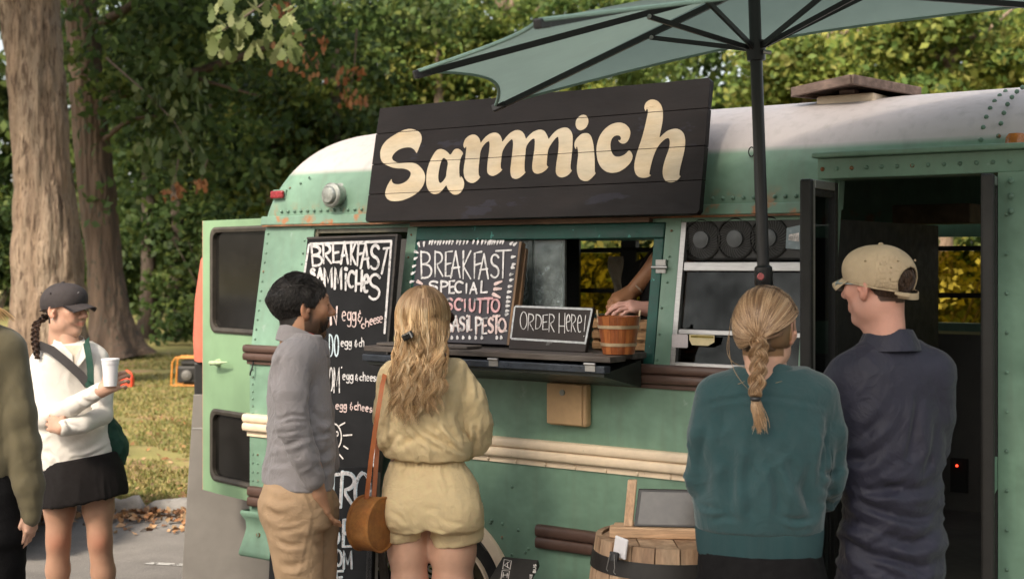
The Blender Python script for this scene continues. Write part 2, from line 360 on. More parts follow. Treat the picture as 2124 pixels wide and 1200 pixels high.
# two big oaks at the left
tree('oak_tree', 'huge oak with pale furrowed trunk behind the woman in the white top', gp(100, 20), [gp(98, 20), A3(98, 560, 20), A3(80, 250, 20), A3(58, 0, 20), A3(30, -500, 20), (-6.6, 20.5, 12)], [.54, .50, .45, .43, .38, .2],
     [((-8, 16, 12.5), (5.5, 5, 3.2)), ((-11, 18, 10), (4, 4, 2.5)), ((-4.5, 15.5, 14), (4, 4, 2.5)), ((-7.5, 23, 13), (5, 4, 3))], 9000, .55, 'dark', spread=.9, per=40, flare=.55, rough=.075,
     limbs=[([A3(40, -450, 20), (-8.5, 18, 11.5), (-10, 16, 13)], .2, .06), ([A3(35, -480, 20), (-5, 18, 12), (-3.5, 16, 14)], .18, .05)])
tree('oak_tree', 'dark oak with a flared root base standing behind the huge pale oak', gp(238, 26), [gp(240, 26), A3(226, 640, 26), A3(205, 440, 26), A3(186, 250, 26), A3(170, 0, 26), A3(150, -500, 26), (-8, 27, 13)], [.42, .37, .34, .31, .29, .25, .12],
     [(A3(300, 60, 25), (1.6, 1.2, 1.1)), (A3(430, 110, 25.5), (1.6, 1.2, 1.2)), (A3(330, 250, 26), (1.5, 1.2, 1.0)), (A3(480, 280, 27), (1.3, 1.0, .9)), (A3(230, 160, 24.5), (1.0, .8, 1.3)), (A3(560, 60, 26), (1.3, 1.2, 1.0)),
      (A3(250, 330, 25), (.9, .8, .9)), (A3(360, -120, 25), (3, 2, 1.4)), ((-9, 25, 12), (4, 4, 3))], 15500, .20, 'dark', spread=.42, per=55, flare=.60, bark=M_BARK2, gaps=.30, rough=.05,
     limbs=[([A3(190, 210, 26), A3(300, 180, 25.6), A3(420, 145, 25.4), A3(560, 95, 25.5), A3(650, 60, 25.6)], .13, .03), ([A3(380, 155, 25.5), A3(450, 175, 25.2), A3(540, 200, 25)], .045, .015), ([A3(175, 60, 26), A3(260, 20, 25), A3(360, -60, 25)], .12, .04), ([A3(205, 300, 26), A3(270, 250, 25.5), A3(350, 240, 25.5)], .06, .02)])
# thin dark trunks further back
for u, Y, w_, lab in ((304, 33, .19, 'slim dark trunk nearest the second oak at the edge of the wood'), (362, 32.5, .17, 'slim dark trunk beside the orange framed generator'), (690, 36, .16, 'slim trunk rising behind the rounded rear roof'), (430, 39, .12, 'thin trunk deep in the shade behind the open rear door')):
    tree('woodland_tree', lab, gp(u, Y), [gp(u, Y), A3(u+4, 560, Y), A3(u+6, 300, Y), A3(u+10, 0, Y), A3(u+20, -300, Y)], [w_*1.15, w_, w_*.9, w_*.75, w_*.4],
         [(A3(u+40, 300, Y), (1.9, 1.4, 1.6)), (A3(u-40, 120, Y), (2.2, 1.6, 1.7)), (A3(u+90, 40, Y), (2.0, 1.6, 1.6)), (A3(u+30, 460, Y+.5), (1.4, 1.0, .7))], 5600, .24, 'dark', bark=M_BARKD, flare=.3, spread=.55, per=50, group='slim trunks at the edge of the wood', gaps=.25, rough=.02)
# sunlit trees behind the bus, left to right
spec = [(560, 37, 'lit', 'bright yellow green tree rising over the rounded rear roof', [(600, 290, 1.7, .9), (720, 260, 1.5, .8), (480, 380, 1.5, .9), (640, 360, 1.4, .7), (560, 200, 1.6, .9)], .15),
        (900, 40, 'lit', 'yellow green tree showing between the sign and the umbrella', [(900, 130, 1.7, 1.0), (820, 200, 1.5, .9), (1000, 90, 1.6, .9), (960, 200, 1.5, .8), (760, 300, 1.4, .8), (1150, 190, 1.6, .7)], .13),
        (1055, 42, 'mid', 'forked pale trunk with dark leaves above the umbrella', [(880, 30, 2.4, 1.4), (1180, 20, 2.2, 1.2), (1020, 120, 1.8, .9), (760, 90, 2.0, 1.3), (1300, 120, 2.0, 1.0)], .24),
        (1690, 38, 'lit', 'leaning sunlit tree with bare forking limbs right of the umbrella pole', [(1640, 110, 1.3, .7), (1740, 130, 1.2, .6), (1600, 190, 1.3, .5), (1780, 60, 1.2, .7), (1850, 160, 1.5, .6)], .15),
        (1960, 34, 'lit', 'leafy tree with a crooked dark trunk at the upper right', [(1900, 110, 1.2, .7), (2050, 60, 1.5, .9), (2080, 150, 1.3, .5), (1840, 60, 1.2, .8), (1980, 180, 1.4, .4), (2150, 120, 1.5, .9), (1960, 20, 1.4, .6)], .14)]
for u, Y, pl, lab, bb, tr in spec:
    bl_ = [(A3(a, b, Y+random.uniform(-1.5, 1.5)), (r, r*.8, rz)) for a, b, r, rz in bb]
    if u == 1690: tp_ = [gp(1640, Y), A3(1665, 260, Y), A3(1690, 180, Y), A3(1705, 110, Y), A3(1730, 60, Y), A3(1800, -60, Y)]; lm = [([A3(1700, 120, Y), A3(1760, 65, Y), A3(1860, 90, Y)], .10, .04), ([A3(1680, 200, Y), A3(1620, 130, Y), A3(1590, 60, Y)], .11, .04), ([A3(1600, 200, Y), A3(1640, 160, Y), A3(1660, 90, Y)], .08, .03)]
    elif u == 1960: tp_ = [gp(1960, Y), A3(1965, 300, Y), A3(1968, 150, Y), A3(1985, 90, Y), A3(2000, 20, Y), A3(1990, -200, Y)]; lm = [([A3(1972, 140, Y), A3(1930, 105, Y), A3(1890, 85, Y)], .09, .03), ([A3(1985, 90, Y), A3(2050, 60, Y), A3(2120, 0, Y)], .09, .03)]
    elif u == 1055: tp_ = [gp(1050, Y), A3(1050, 300, Y), A3(1048, 80, Y), A3(1040, 0, Y), A3(1030, -200, Y)]; lm = [([A3(1050, 70, Y), A3(1062, 10, Y), A3(1070, -120, Y)], .16, .1), ([A3(1062, 10, Y), A3(1100, 30, Y), A3(1130, 0, Y)], .05, .02)]
    else: tp_ = [gp(u, Y), A3(u+5, 400, Y), A3(u+10, 200, Y), A3(u+5, 0, Y)]; lm = [([A3(u+5, 300, Y), A3(u+80, 230, Y), A3(u+140, 200, Y)], .07, .02)]
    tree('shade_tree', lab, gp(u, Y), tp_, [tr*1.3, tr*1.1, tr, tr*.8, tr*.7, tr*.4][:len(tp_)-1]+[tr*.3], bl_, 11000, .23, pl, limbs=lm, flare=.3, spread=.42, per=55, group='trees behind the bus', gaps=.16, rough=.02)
# a closed far edge of the wood: one mass of foliage
bl_ = []
for k in range(46):
    u = -250+k*58+random.uniform(-20, 20); Y = random.uniform(46, 56)
    for v in (560, 470, 380, 270, 150, 20): bl_.append((A3(u+random.uniform(-30, 30), v+random.uniform(-30, 30), Y), (1.6, 1.3, 1.2)))
keepb = [b for b in bl_ if random.random() > .10]
V, F, c = crown_leaves(keepb, 62000, .42, PAL['mid']+PAL['dark'], per=40, spread=.6, seed=3, gaps=.26)
tag(arr_mesh('far_wood', V, F, M_LEAF, smooth=False, attrs={'col': c}), 'green mass of the wood far behind the bus', 'wood', kind='stuff')
bl_ = [((x, 60, z), (3.5, 2, 2.5)) for x in np.linspace(-34, 34, 22) for z in (1.5, 4.5, 7.5)]
V, F, c = crown_leaves(bl_, 20000, .75, PAL['dark'], per=40, spread=.9, seed=4)
tag(arr_mesh('far_wood', V, F, M_LEAF, smooth=False, attrs={'col': c}), 'dark closed edge of the wood at the far end of the lawn', 'wood', kind='stuff')
# shrubs at the edge of the lawn and behind the bus
def shrub(label, base, r, h, n, size, pal, blossom=0):
    t = thing('shrub', label, 'shrub', base, 0, 'shrubs'); m = MB()
    for k in range(6): a = k*1.05; m.tube([(0, 0, 0), (.15*r*math.cos(a), .15*r*math.sin(a), h*.3), (.5*r*math.cos(a), .5*r*math.sin(a), h*.7)], [.03, .022, .008], 6)
    m.build('stems', M_BARKD, t)['kind'] = 'stuff'
    bb = [((random.uniform(-.5, .5)*r, random.uniform(-.4, .4)*r, h*random.uniform(.25, .85)), (r*.55, r*.5, h*.28)) for _ in range(7)]
    V, F, c = crown_leaves(bb, n, size, PAL[pal], per=35, spread=.22, seed=len(label)); arr_mesh('foliage', V, F, M_LEAF, t, smooth=False, attrs={'col': c})
    if blossom:
        d = rng.normal(size=(blossom, 3))*np.array([r*.45, r*.25, h*.22])+np.array([0, -r*.3, h*.7]); C = (d[:, None]+rng.normal(size=(blossom, 12, 3))*.05).reshape(-1, 3)
        V, F = leaf_quads(C, np.full(len(C), .07), .5, .9); arr_mesh('blossom', V, F, pm('cream_blossom', (.55, .52, .36), .7, .1, 20), t, smooth=False)['kind'] = 'stuff'
shrub('golden leaved shrub with cream blossom seen through the entry door windows', (3.9, 13.2, 0), 1.3, 2.3, 5200, .10, 'gold', 22)
shrub('golden shrub seen through the serving hatch and out of the far window', (1.15, 15.5, 0), 1.6, 2.5, 4200, .12, 'gold')
for u, Y, lab in ((-20, 30, 'dark green shrub at the left edge behind the huge oak'), (455, 31, 'green shrub between the slim trunks and the open rear door'), (520, 33, 'dark shrub directly behind the open rear door'), (200, 38, 'deep green shrub far between the two oaks'), (330, 40, 'shaded shrub far behind the slim dark trunks')):
    shrub(lab, gp(u, Y), 2.0, 3.2, 3600, .17, 'dark')
# near oak twig at the top with lobed leaves, and rust coloured dead sprays
def oak_leaf(s):
    half = [(0, 0), (.05, .08), (.17, .18), (.14, .27), (.31, .40), (.23, .50), (.35, .66), (.22, .74), (.20, .86), (.09, .92), (.0, 1.0)]
    return [(x*s*.95, y*s) for x, y in half]+[(-x*s*.95, y*s) for x, y in half[-2:0:-1]]
def oak_twig(label, u0, u1, v0, v1, Y, n, cols, size, stem):
    t = thing('oak_twig', label, 'branch', A3(*stem[0], Y)); o = np.array(A3(*stem[0], Y)); m = MB()
    m.tube([np.array(A3(*p, Y))-o for p in stem], list(np.linspace(.02, .004, len(stem))), 6); m.build('twig', M_BARKD, t)
    V = []; F = []; C = []
    for k in range(n):
        p = np.array(A3(random.uniform(u0, u1), random.uniform(v0, v1), Y+random.uniform(-.4, .4)))-o; L = oak_leaf(size*random.uniform(.7, 1.15))
        R = (Matrix.Rotation(random.uniform(0, 6.3), 3, 'Z') @ Matrix.Rotation(random.uniform(.5, 2.3), 3, 'X') @ Matrix.Rotation(random.uniform(-.6, .6), 3, 'Y'))
        b0 = len(V); cc = np.array(random.choice(cols))*random.uniform(.75, 1.2)
        for x, y in L: q = R @ Vector((x, -y, .10*x+.22*y*y/size)); V.append(p+np.array(q)); C.append(cc)
        nl = len(L); F += [(b0, b0+i, b0+nl-i) if i == 1 else (b0+i-1, b0+i, b0+nl-i, b0+nl-i+1) for i in range(1, nl//2+1) if i != nl-i]
    me = bpy.data.meshes.new('leaves'); me.from_pydata([tuple(v) for v in V], [], [tuple(dict.fromkeys(f)) for f in F]); me.update()
    a_ = me.attributes.new('col', 'FLOAT_COLOR', 'POINT'); a_.data.foreach_set('color', np.concatenate([np.array(C), np.ones((len(C), 1))], 1).astype(np.float32).ravel())
    ob = bpy.data.objects.new('leaves', me); COL.objects.link(ob); me.materials.append(M_LEAF); ob.parent = t; ob['kind'] = 'stuff'
OL = [(.17, .20, .08), (.12, .15, .05), (.22, .24, .11), (.09, .12, .04)]
oak_twig('spray of pale lobed oak leaves hanging in at the top', 430, 625, -20, 105, 12, 95, OL, .17, [(600, -60), (560, 0), (500, 40), (450, 70)])
oak_twig('second spray of oak leaves at the top by the pale one', 280, 430, 120, 340, 20, 130, [(.06, .085, .03), (.09, .11, .045), (.045, .07, .025)], .20, [(220, 120), (300, 190), (360, 250), (400, 320)])
RU = PAL['rust']
for lab, a in (('upper rust coloured dead leaf spray beside the oak leaves', (560, 680, 60, 160, 22, 46, [(600, 0), (620, 80), (650, 140)])), ('large rust red dead leaf spray above the roof', (700, 762, 135, 215, 24, 50, [(740, 60), (735, 140), (725, 200)])),
               ('pair of small orange dead leaf tufts in the dark foliage', (335, 382, 375, 410, 22, 22, [(370, 330), (360, 390)])), ('single orange dead leaf tuft above the rear door', (404, 428, 366, 396, 22, 14, [(430, 330), (415, 380)])), ('tiny rust tuft at the very top', (560, 600, 0, 25, 20, 16, [(590, -30), (575, 15)]))):
    oak_twig(lab, *a[:6], RU, .14, a[6])

bl_ = [((x, -19+2*math.sin(x), z), (3.2, 2.2, 2.0)) for x in np.linspace(-30, 34, 17) for z in (2.0, 5.0, 8.0)]
V, F, c = crown_leaves(bl_, 9000, .9, PAL['mid']+PAL['dark'], per=40, spread=1.0, seed=6)
tag(arr_mesh('opposite_wood', V, F, M_LEAF, smooth=False, attrs={'col': c}), 'green trees across the road reflected in the bus windows', 'wood', kind='stuff')

tree('shade_tree', 'tall spreading oak out of view, added so its crown shades the queue', (-7.0, -5.0, 0), [(-7, -5, 0), (-6.9, -4.8, 2.5), (-6.5, -4.3, 5.0), (-5.5, -3.4, 7.2), (-4.5, -2.5, 8.6)], [.42, .36, .32, .24, .12],  # unseen tree, added on the sun's path to shade bus and people
     [((-4.2, -2.2, 8.6), (4.4, 3.2, 1.5)), ((-1.6, -1.0, 8.2), (2.6, 2.4, 1.2)), ((-6.8, -3.2, 8.8), (2.6, 2.4, 1.4))], 2700, .36, 'mid', spread=.8, per=40, flare=.5, limbs=[([(-6.5, -4.3, 5.0), (-4.5, -3.2, 6.8), (-2.0, -1.6, 8.0)], .16, .05)])
# ================================================================ the bus (local frame: x along the side, y inward, z up)
TH = math.atan2(FPX, 4012.0)
BEX = Vector((math.cos(TH), -math.sin(TH), 0)); BEY = Vector((math.sin(TH), math.cos(TH), 0)); BO = Vector((0, 5.8, 0))
def bl(p): d = Vector(p)-BO; return Vector((d.dot(BEX), d.dot(BEY), d.z))
def bw(x, y, z): return BO+BEX*x+BEY*y+Vector((0, 0, z))
def B(u, v, y=0.0): return bl(on_plane(u, v, BO+BEY*y, BEY))
bus = thing('food_truck', 'mint green converted bus with a white roof and a wooden shop sign, serving food', 'food truck', BO, -TH)

ZB, ZD, YD = 1.315, 1.965, .11          # belt, drip rail, tumblehome
def yw(z): return 0.0 if z <= ZB else YD*(z-ZB)/(ZD-ZB)
RUST = (.23, .075, .02)
GREEN = lin((110, 140, 121))
def bus_paint(name, z_white=None):
    m = pm(name, GREEN, .45, .19, 2.3, .55, 2.4, spec=.4, spots=[((.22, .31, .25), .33, 7.0), (RUST, .265, 11.0), ((.10, .09, .07), .25, 34.0)], bdist=.035)
    nt = m.node_tree; L = nt.links; b = nt.nodes['Principled BSDF']; src = b.inputs['Base Color'].links[0].from_socket
    tc = nt.nodes.new('ShaderNodeTexCoord'); sp = nt.nodes.new('ShaderNodeSeparateXYZ'); L.new(tc.outputs['Object'], sp.inputs[0])
    nz = nt.nodes.new('ShaderNodeTexNoise'); nz.inputs['Scale'].default_value = 14; nz.inputs['Detail'].default_value = 6; L.new(tc.outputs['Object'], nz.inputs['Vector'])
    def mr(s, a, b_, c, d):
        r = nt.nodes.new('ShaderNodeMapRange'); r.inputs[1].default_value = a; r.inputs[2].default_value = b_; r.inputs[3].default_value = c; r.inputs[4].default_value = d; L.new(s, r.inputs[0]); return r.outputs[0]
    def mix(f, a, col):
        x = nt.nodes.new('ShaderNodeMix'); x.data_type = 'RGBA'; L.new(f, x.inputs['Factor']); L.new(a, x.inputs['A']); x.inputs['B'].default_value = (*col, 1); return x.outputs['Result']
    if z_white:
        src = mix(mr(sp.outputs['Z'], z_white-.012, z_white+.012, 0, 1), src, lin((184, 176, 174)))
        mu = nt.nodes.new('ShaderNodeMath'); mu.operation = 'MULTIPLY'   # rust creeping up from the drip rail seam
        L.new(mr(sp.outputs['Z'], ZD+.10, ZD, 0, 1), mu.inputs[0]); L.new(mr(nz.outputs['Fac'], .56, .66, 0, 1), mu.inputs[1]); src = mix(mu.outputs[0], src, (.34, .13, .045))
    mp_ = nt.nodes.new('ShaderNodeMapping'); mp_.inputs['Scale'].default_value = (9, 9, .7); L.new(tc.outputs['Object'], mp_.inputs['Vector'])   # rain streaks and road grime
    ns_ = nt.nodes.new('ShaderNodeTexNoise'); ns_.inputs['Scale'].default_value = 3; ns_.inputs['Detail'].default_value = 5; L.new(mp_.outputs[0], ns_.inputs['Vector'])
    src = mix(mr(ns_.outputs['Fac'], .50, .78, 0, .24), src, (.13, .125, .095))
    L.new(src, b.inputs['Base Color'])
    return m
P_BUS = bus_paint('bus_green_paint'); P_ROOF = bus_paint('bus_roof_paint', 2.20)
P_RIV = pm('rivet_paint', tuple(c*.8 for c in GREEN), .45, .3, 30, spots=(RUST, .42, 9.0))
P_CREAM = pm('cream_rail_paint', lin((224, 204, 178)), .5, .08, 6, .1, 30, spots=[((.12, .07, .035), .30, 26.0), ((.45, .2, .07), .25, 12.0)])
P_BROWN = pm('brown_rail_paint', lin((82, 62, 54)), .42, .15, 6, .1, 30, spots=((.3, .25, .2), .26, 40.0))
P_BLK = pm('black_rubber', (.012, .011, .010), .55, .2, 10)
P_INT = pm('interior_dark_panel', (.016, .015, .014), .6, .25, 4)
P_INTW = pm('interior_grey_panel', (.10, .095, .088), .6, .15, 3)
P_ALU = pm('aluminium', (.34, .33, .32), .38, .12, 20, .1, 80, metal=.7, stretch=(1, 8, 8))
P_TEAL = pm('dark_green_frame_paint', lin((22, 74, 64)), .5, .22, 7, .25, 40, spots=((.05, .26, .22), .36, 18.0))
P_TAN = pm('tan_box_plastic', lin((196, 162, 122)), .5, .08, 9, spots=((.15, .1, .06), .27, 22.0))
G_DARK = glass('tinted_glass', (.0, .0, .0), .02, .72, 1.22, .015); G_CLR = glass('clear_glass', (0, 0, 0), .03, .12)
G_BLK = pm('black_coated_glass', (.012, .011, .010), .12, .3, 5, .05, 12, spec=.35, spots=((.10, .075, .05), .27, 16.0))

sR = B(518, 715).x; sF = B(2124, 700).x+1.0
s_w1 = B(620, 720).x; s_p1a, s_p1b = B(815, 730).x, B(834, 730).x; s_p2a, s_p2b = B(1354, 730).x, B(1386, 731).x
s_p3a, s_p3b = B(1652, 745).x, B(1712, 745).x; s_dr = B(2070, 850).x
ZBOT, ZDT, BWID = .385, 2.07, 2.3
def slab(mb, s0, s1, z0, z1, yo=0.0, th=.035):
    mb.hexa([(s0, yw(z0)+yo, z0), (s1, yw(z0)+yo, z0), (s1, yw(z0)+yo+th, z0), (s0, yw(z0)+yo+th, z0),
             (s0, yw(z1)+yo, z1), (s1, yw(z1)+yo, z1), (s1, yw(z1)+yo+th, z1), (s0, yw(z1)+yo+th, z1)])
# lower side with the wheel arch cut out
wc_s, wc_z, AR = B(960, 1160).x-.10, .345, .372
arch = [(wc_s+AR*math.cos(a), wc_z+AR*math.sin(a)) for a in np.linspace(.12, PI-.12, 25)]
poly = [(sR, ZBOT)]+[p for p in arch[::-1]]+[(s_p3b, ZBOT), (s_p3b, ZB+.02), (sR, ZB+.02)]
MB().prism(poly, 0, .035).build('side_panel', P_BUS, bus)
MB().box(s_dr, sF, 0, .035, ZBOT, ZDT).build('side_panel', P_BUS, bus)
m = MB(); slab(m, s_dr-.012, s_dr+.10, ZBOT+.002, ZDT-.16, -.006, .006); m.build('door_jamb_strip', P_BUS, bus)
m = MB(); slab(m, s_dr-.013, sF-.1, ZDT-.16, ZDT-.002, -.012, .012); m.build('corner_plate', P_BUS, bus, bevel=.003)
m = MB(); slab(m, s_dr+.16, sF-.02, ZBOT+.1, 1.9, -.03, .032); m.build('front_cowl', P_BUS, bus, bevel=.02)
# window band posts
for a, b_ in ((sR, s_w1), (s_p1a, s_p1b), (s_p2a, s_p2b), (s_p3a, s_p3b)):
    m = MB(); slab(m, a, b_, ZB+.02, ZD); m.build('window_post', P_BUS, bus)
m = MB(); slab(m, s_p3a+.02, s_p3b, ZD, ZDT, 0, .05); m.build('door_post_top', P_BUS, bus)
m = MB(); slab(m, s_w1, s_p3a, ZD-.035, ZD, .002, .04); m.build('window_header', P_BUS, bus)
m = MB(); slab(m, sR, s_p3b, ZB-.005, ZB+.055, -.008, .008); m.build('sill_strip', P_BUS, bus, bevel=.002)
# roof: superellipse section, rounded rear end
def roof_pt(s, q):     # q 0..1 from the near drip rail over the crown to the far one
    a = PI*q; n = 2.0/3.2; c, sn = math.cos(a), math.sin(a)
    yy = BWID/2-(BWID/2-YD)*math.copysign(abs(c)**n, c); zz = ZD+.475*abs(sn)**n
    e = max(0.0, min(1.0, (s-sR)/.34)); k = max(0, 1-(1-e)**2.7)**(1/2.7); ky = 1.0
    return (s, BWID/2+(yy-BWID/2)*ky, ZD+(zz-ZD)*k)
ss = [sR+.34*(1-math.cos(t)) for t in np.linspace(0, PI/2, 14)]
ss += list(np.linspace(ss[-1]+.05, s_p3b-.03, 14))+[s_p3b-.012]+list(np.linspace(s_p3b, s_dr, 8))[0:]+list(np.linspace(s_dr+.03, sF, 8))
qs = [0]+[.5*(1-math.cos(t))*1.0 for t in np.linspace(.12, PI-.12, 40)]+[1]
m = MB(); P = [[roof_pt(s, q) for s in ss] for q in qs]; m.grid(P)
nj = len(ss); keep = []
for f in m.f:
    c = [m.v[i] for i in f]; cs = sum(p[0] for p in c)/4; cz = sum(p[2] for p in c)/4; cyy = sum(p[1] for p in c)/4
    if s_p3b-.02 < cs < s_dr+.02 and cz < ZDT and cyy < 1: continue
    keep.append(f)
m.f = keep; m.build('roof', P_ROOF, bus, smooth=50)
# drip rail and rivets, rounding the rear corner
m = MB()
m.hexa([(sR-.01, YD-.022, ZD-.012), (s_p3b-.02, YD-.022, ZD-.012), (s_p3b-.02, YD+.02, ZD-.012), (sR-.01, YD+.02, ZD-.012),
        (sR-.006, YD-.016, ZD+.03), (s_p3b-.02, YD-.016, ZD+.03), (s_p3b-.02, YD+.02, ZD+.03), (sR-.006, YD+.02, ZD+.03)])
m.hexa([(sR-.022, YD-.02, ZD-.012), (sR-.0, YD-.02, ZD-.012), (sR-.0, BWID-YD, ZD-.012), (sR-.022, BWID-YD, ZD-.012),
        (sR-.02, YD-.015, ZD+.03), (sR-.0, YD-.015, ZD+.03), (sR-.0, BWID-YD, ZD+.03), (sR-.02, BWID-YD, ZD+.03)])
m.build('drip_rail', P_ROOF, bus, bevel=.004)
m = MB(); slab(m, sR, s_p3b-.02, ZD-.02, ZD-.0125, -.026, .03); m.build('rusty_lip', pm('rusty_steel', (.20, .085, .035), .8, .45, 14, .4, 50, hue=(.10, .06, .04)), bus)
# door header
m = MB(); m.box(s_p3b-.04, sF, .02, .15, ZDT, ZDT+.075); m.build('door_header', P_BUS, bus, bevel=.004)
m = MB(); m.box(s_p3b-.05, sF, -.012, .15, ZDT+.075, ZDT+.095); m.build('door_rain_gutter', P_BUS, bus, bevel=.006)
# rivets (too small to pick apart): one part
rv = MB()
def rivet(s, y, z, r=.0085):
    rv.lathe([(r, 0), (r*.8, -.004), (r*.3, -.0062)], (s, y, z), 7, 'Y')
def dome(s, z, r=.0085, out=.0): rivet(s, yw(z)-out, z, r)
x = sR+.02
while x < s_p3b-.04:
    p = roof_pt(x, .012); rivet(x, YD+.0-.004 if x > sR+.1 else YD+.01, ZD+.052, .0085); x += .043
x = s_p3b-.02
while x < sF-.05: rivet(x, .02, ZDT+.036, .0085); x += .055
for k in range(13): dome(sR+.022-.0, ZB+.09+k*.046, .0065)
for k in range(8): dome(s_w1-.018, ZB+.10+k*.075, .006); dome(s_w1-.055, ZB+.12+k*.11 if k < 5 else ZB+.5, .006)
for k in range(11): dome(sR+.022, ZBOT+.05+k*.042, .006); dome(sR+.055, ZBOT+.05+k*.042, .006)
for k in range(9): dome(sR+.022, .98+k*.035, .006)
for k in range(14): dome(s_p3b-.03, ZB+.04+k*.055, .0085); dome(s_p3b-.085, ZB+.06+k*.055, .006)
for k in range(6):
    dome((s_p1a+s_p1b)/2+random.uniform(-.01, .01), ZB+.08+k*.1, .005); dome(s_p2a+random.choice([.012, .028]), ZB+.08+k*.1, .0055)
for k in range(14): dome(sR+.1+k*.2, ZB+.022, .007, .008)
for a in np.linspace(.35, 2.7, 13): dome(wc_s+(AR+.045)*math.cos(a), wc_z+(AR+.045)*math.sin(a), .007)
for k in range(12): rivet(s_dr+.03, -.006, .5+k*.13, .007); rivet(s_dr+.12, 0, .45+k*.13, .006)
for k in range(3): rivet(s_dr+.045, -.012, ZDT-.03-k*.05, .011)
for k in range(7): q = .10+.035*k; p = roof_pt(s_dr-.10, q); p2 = roof_pt(s_dr-.04, q); rivet(p[0]-.02*k*0, p[1]-.003, p[2], .009); rivet(p2[0], p2[1]-.003, p2[2]+.01, .009)
for (u, v) in ((1062, 1009), (1042, 1085), (1075, 1098), (1096, 1137), (1090, 1145), (1020, 1078)): p = B(u, v); dome(p.x, p.z, .0075)
for (u, v) in ((600, 390), (603, 405), (640, 368), (622, 380)): p = B(u, v, .12); rivet(p.x, .125, p.z, .007)
rv.build('rivets', P_RIV, bus, smooth=60)['kind'] = 'stuff'
# rub rails: half round ribs
def rail(name, z0, z1, n, s0, s1, mat, d=.03, cap=True):
    h = (z1-z0)/n; prof = [(0.0, z0)]
    for k in range(n):
        for a in np.linspace(-PI/2, PI/2, 9): prof.append((-d*.30-d*.62*max(0, math.cos(a))**.5, z0+h*(k+.5)+h*.5*math.sin(a)))
    prof.append((0.0, z1)); m = MB()
    m.grid([[(s, y, z) for (y, z) in prof] for s in (s0, s1)])
    m.f.append(tuple(range(len(prof)))); m.f.append(tuple(range(2*len(prof)-1, len(prof)-1, -1)))
    return m.build(name, mat, bus, smooth=40)
zt, zb_ = B(518, 714).z, B(522, 752).z
rail('belt_rail', zb_+.012, zt, 2, sR-.018, s_p3b+.0, P_BROWN, .034)
m = MB(); m.box(sR-.01, s_p3b, -.012, 0, zb_-.006, zb_+.012); m.build('belt_rail_lip', P_BROWN, bus, bevel=.003)
zt, zb_ = B(1427, 938.6).z, B(1427, 994.7).z
rail('cream_rail', zb_+.02, zt, 2, sR-.02, s_p3b-.02, P_CREAM, .036)
m = MB()
x = sR-.01
while x < s_p3b-.05:
    m.box(x, x+.142, -.009, 0, zb_-.004, zb_+.0195); m.lathe([(.008, 0), (.006, -.005), (.002, -.007)], (x+.142, -.009, zb_+.007), 7, 'Y'); x += .145
m.build('cream_rail_lip', P_CREAM, bus)
zt, zb_ = B(1122, 1086).z, B(1125, 1141).z
rail('lower_rail', zb_+.012, zt, 2, B(1118, 1100).x, s_p3b-.02, P_BROWN, .034)
rail('lower_rail', zb_+.012, zt, 2, sR+.012, sR+.30, P_BROWN, .034)
# rear corner bumper: flared skirt
zt, zb_ = B(507, 1054).z, B(504, 1147).z
prof = [(-.045, zt), (-.052, zt-.012), (-.04, zt-.03), (-.022, zt-.05), (-.018, zt-.085), (-.028, zt-.12), (-.055, zb_+.03), (-.06, zb_+.012), (-.05, zb_), (0, zb_-.004), (.01, zb_)]
m = MB(); m.grid([[(s+(y if i == 0 else 0), y if i < 2 else 0.02, z) for (y, z) in prof] for i, s in enumerate((sR, sR+.48))])
m.v = []; m.f = []
m.grid([[(sR+y*.45, y*.8, z) for (y, z) in prof], [(sR+.5, y*.8, z) for (y, z) in prof]])
m.grid([[(sR+y*.45, BWID, z) for (y, z) in prof], [(sR+y*.45, y*.8, z) for (y, z) in prof]])
m.build('rear_bumper', P_BUS, bus, smooth=60)
m = MB().lathe([(.012, 0), (.011, -.008), (.004, -.01)], (B(543, 1107).x, -.02, B(543, 1107).z), 8, 'Y').build('bumper_bolt', P_RIV, bus)
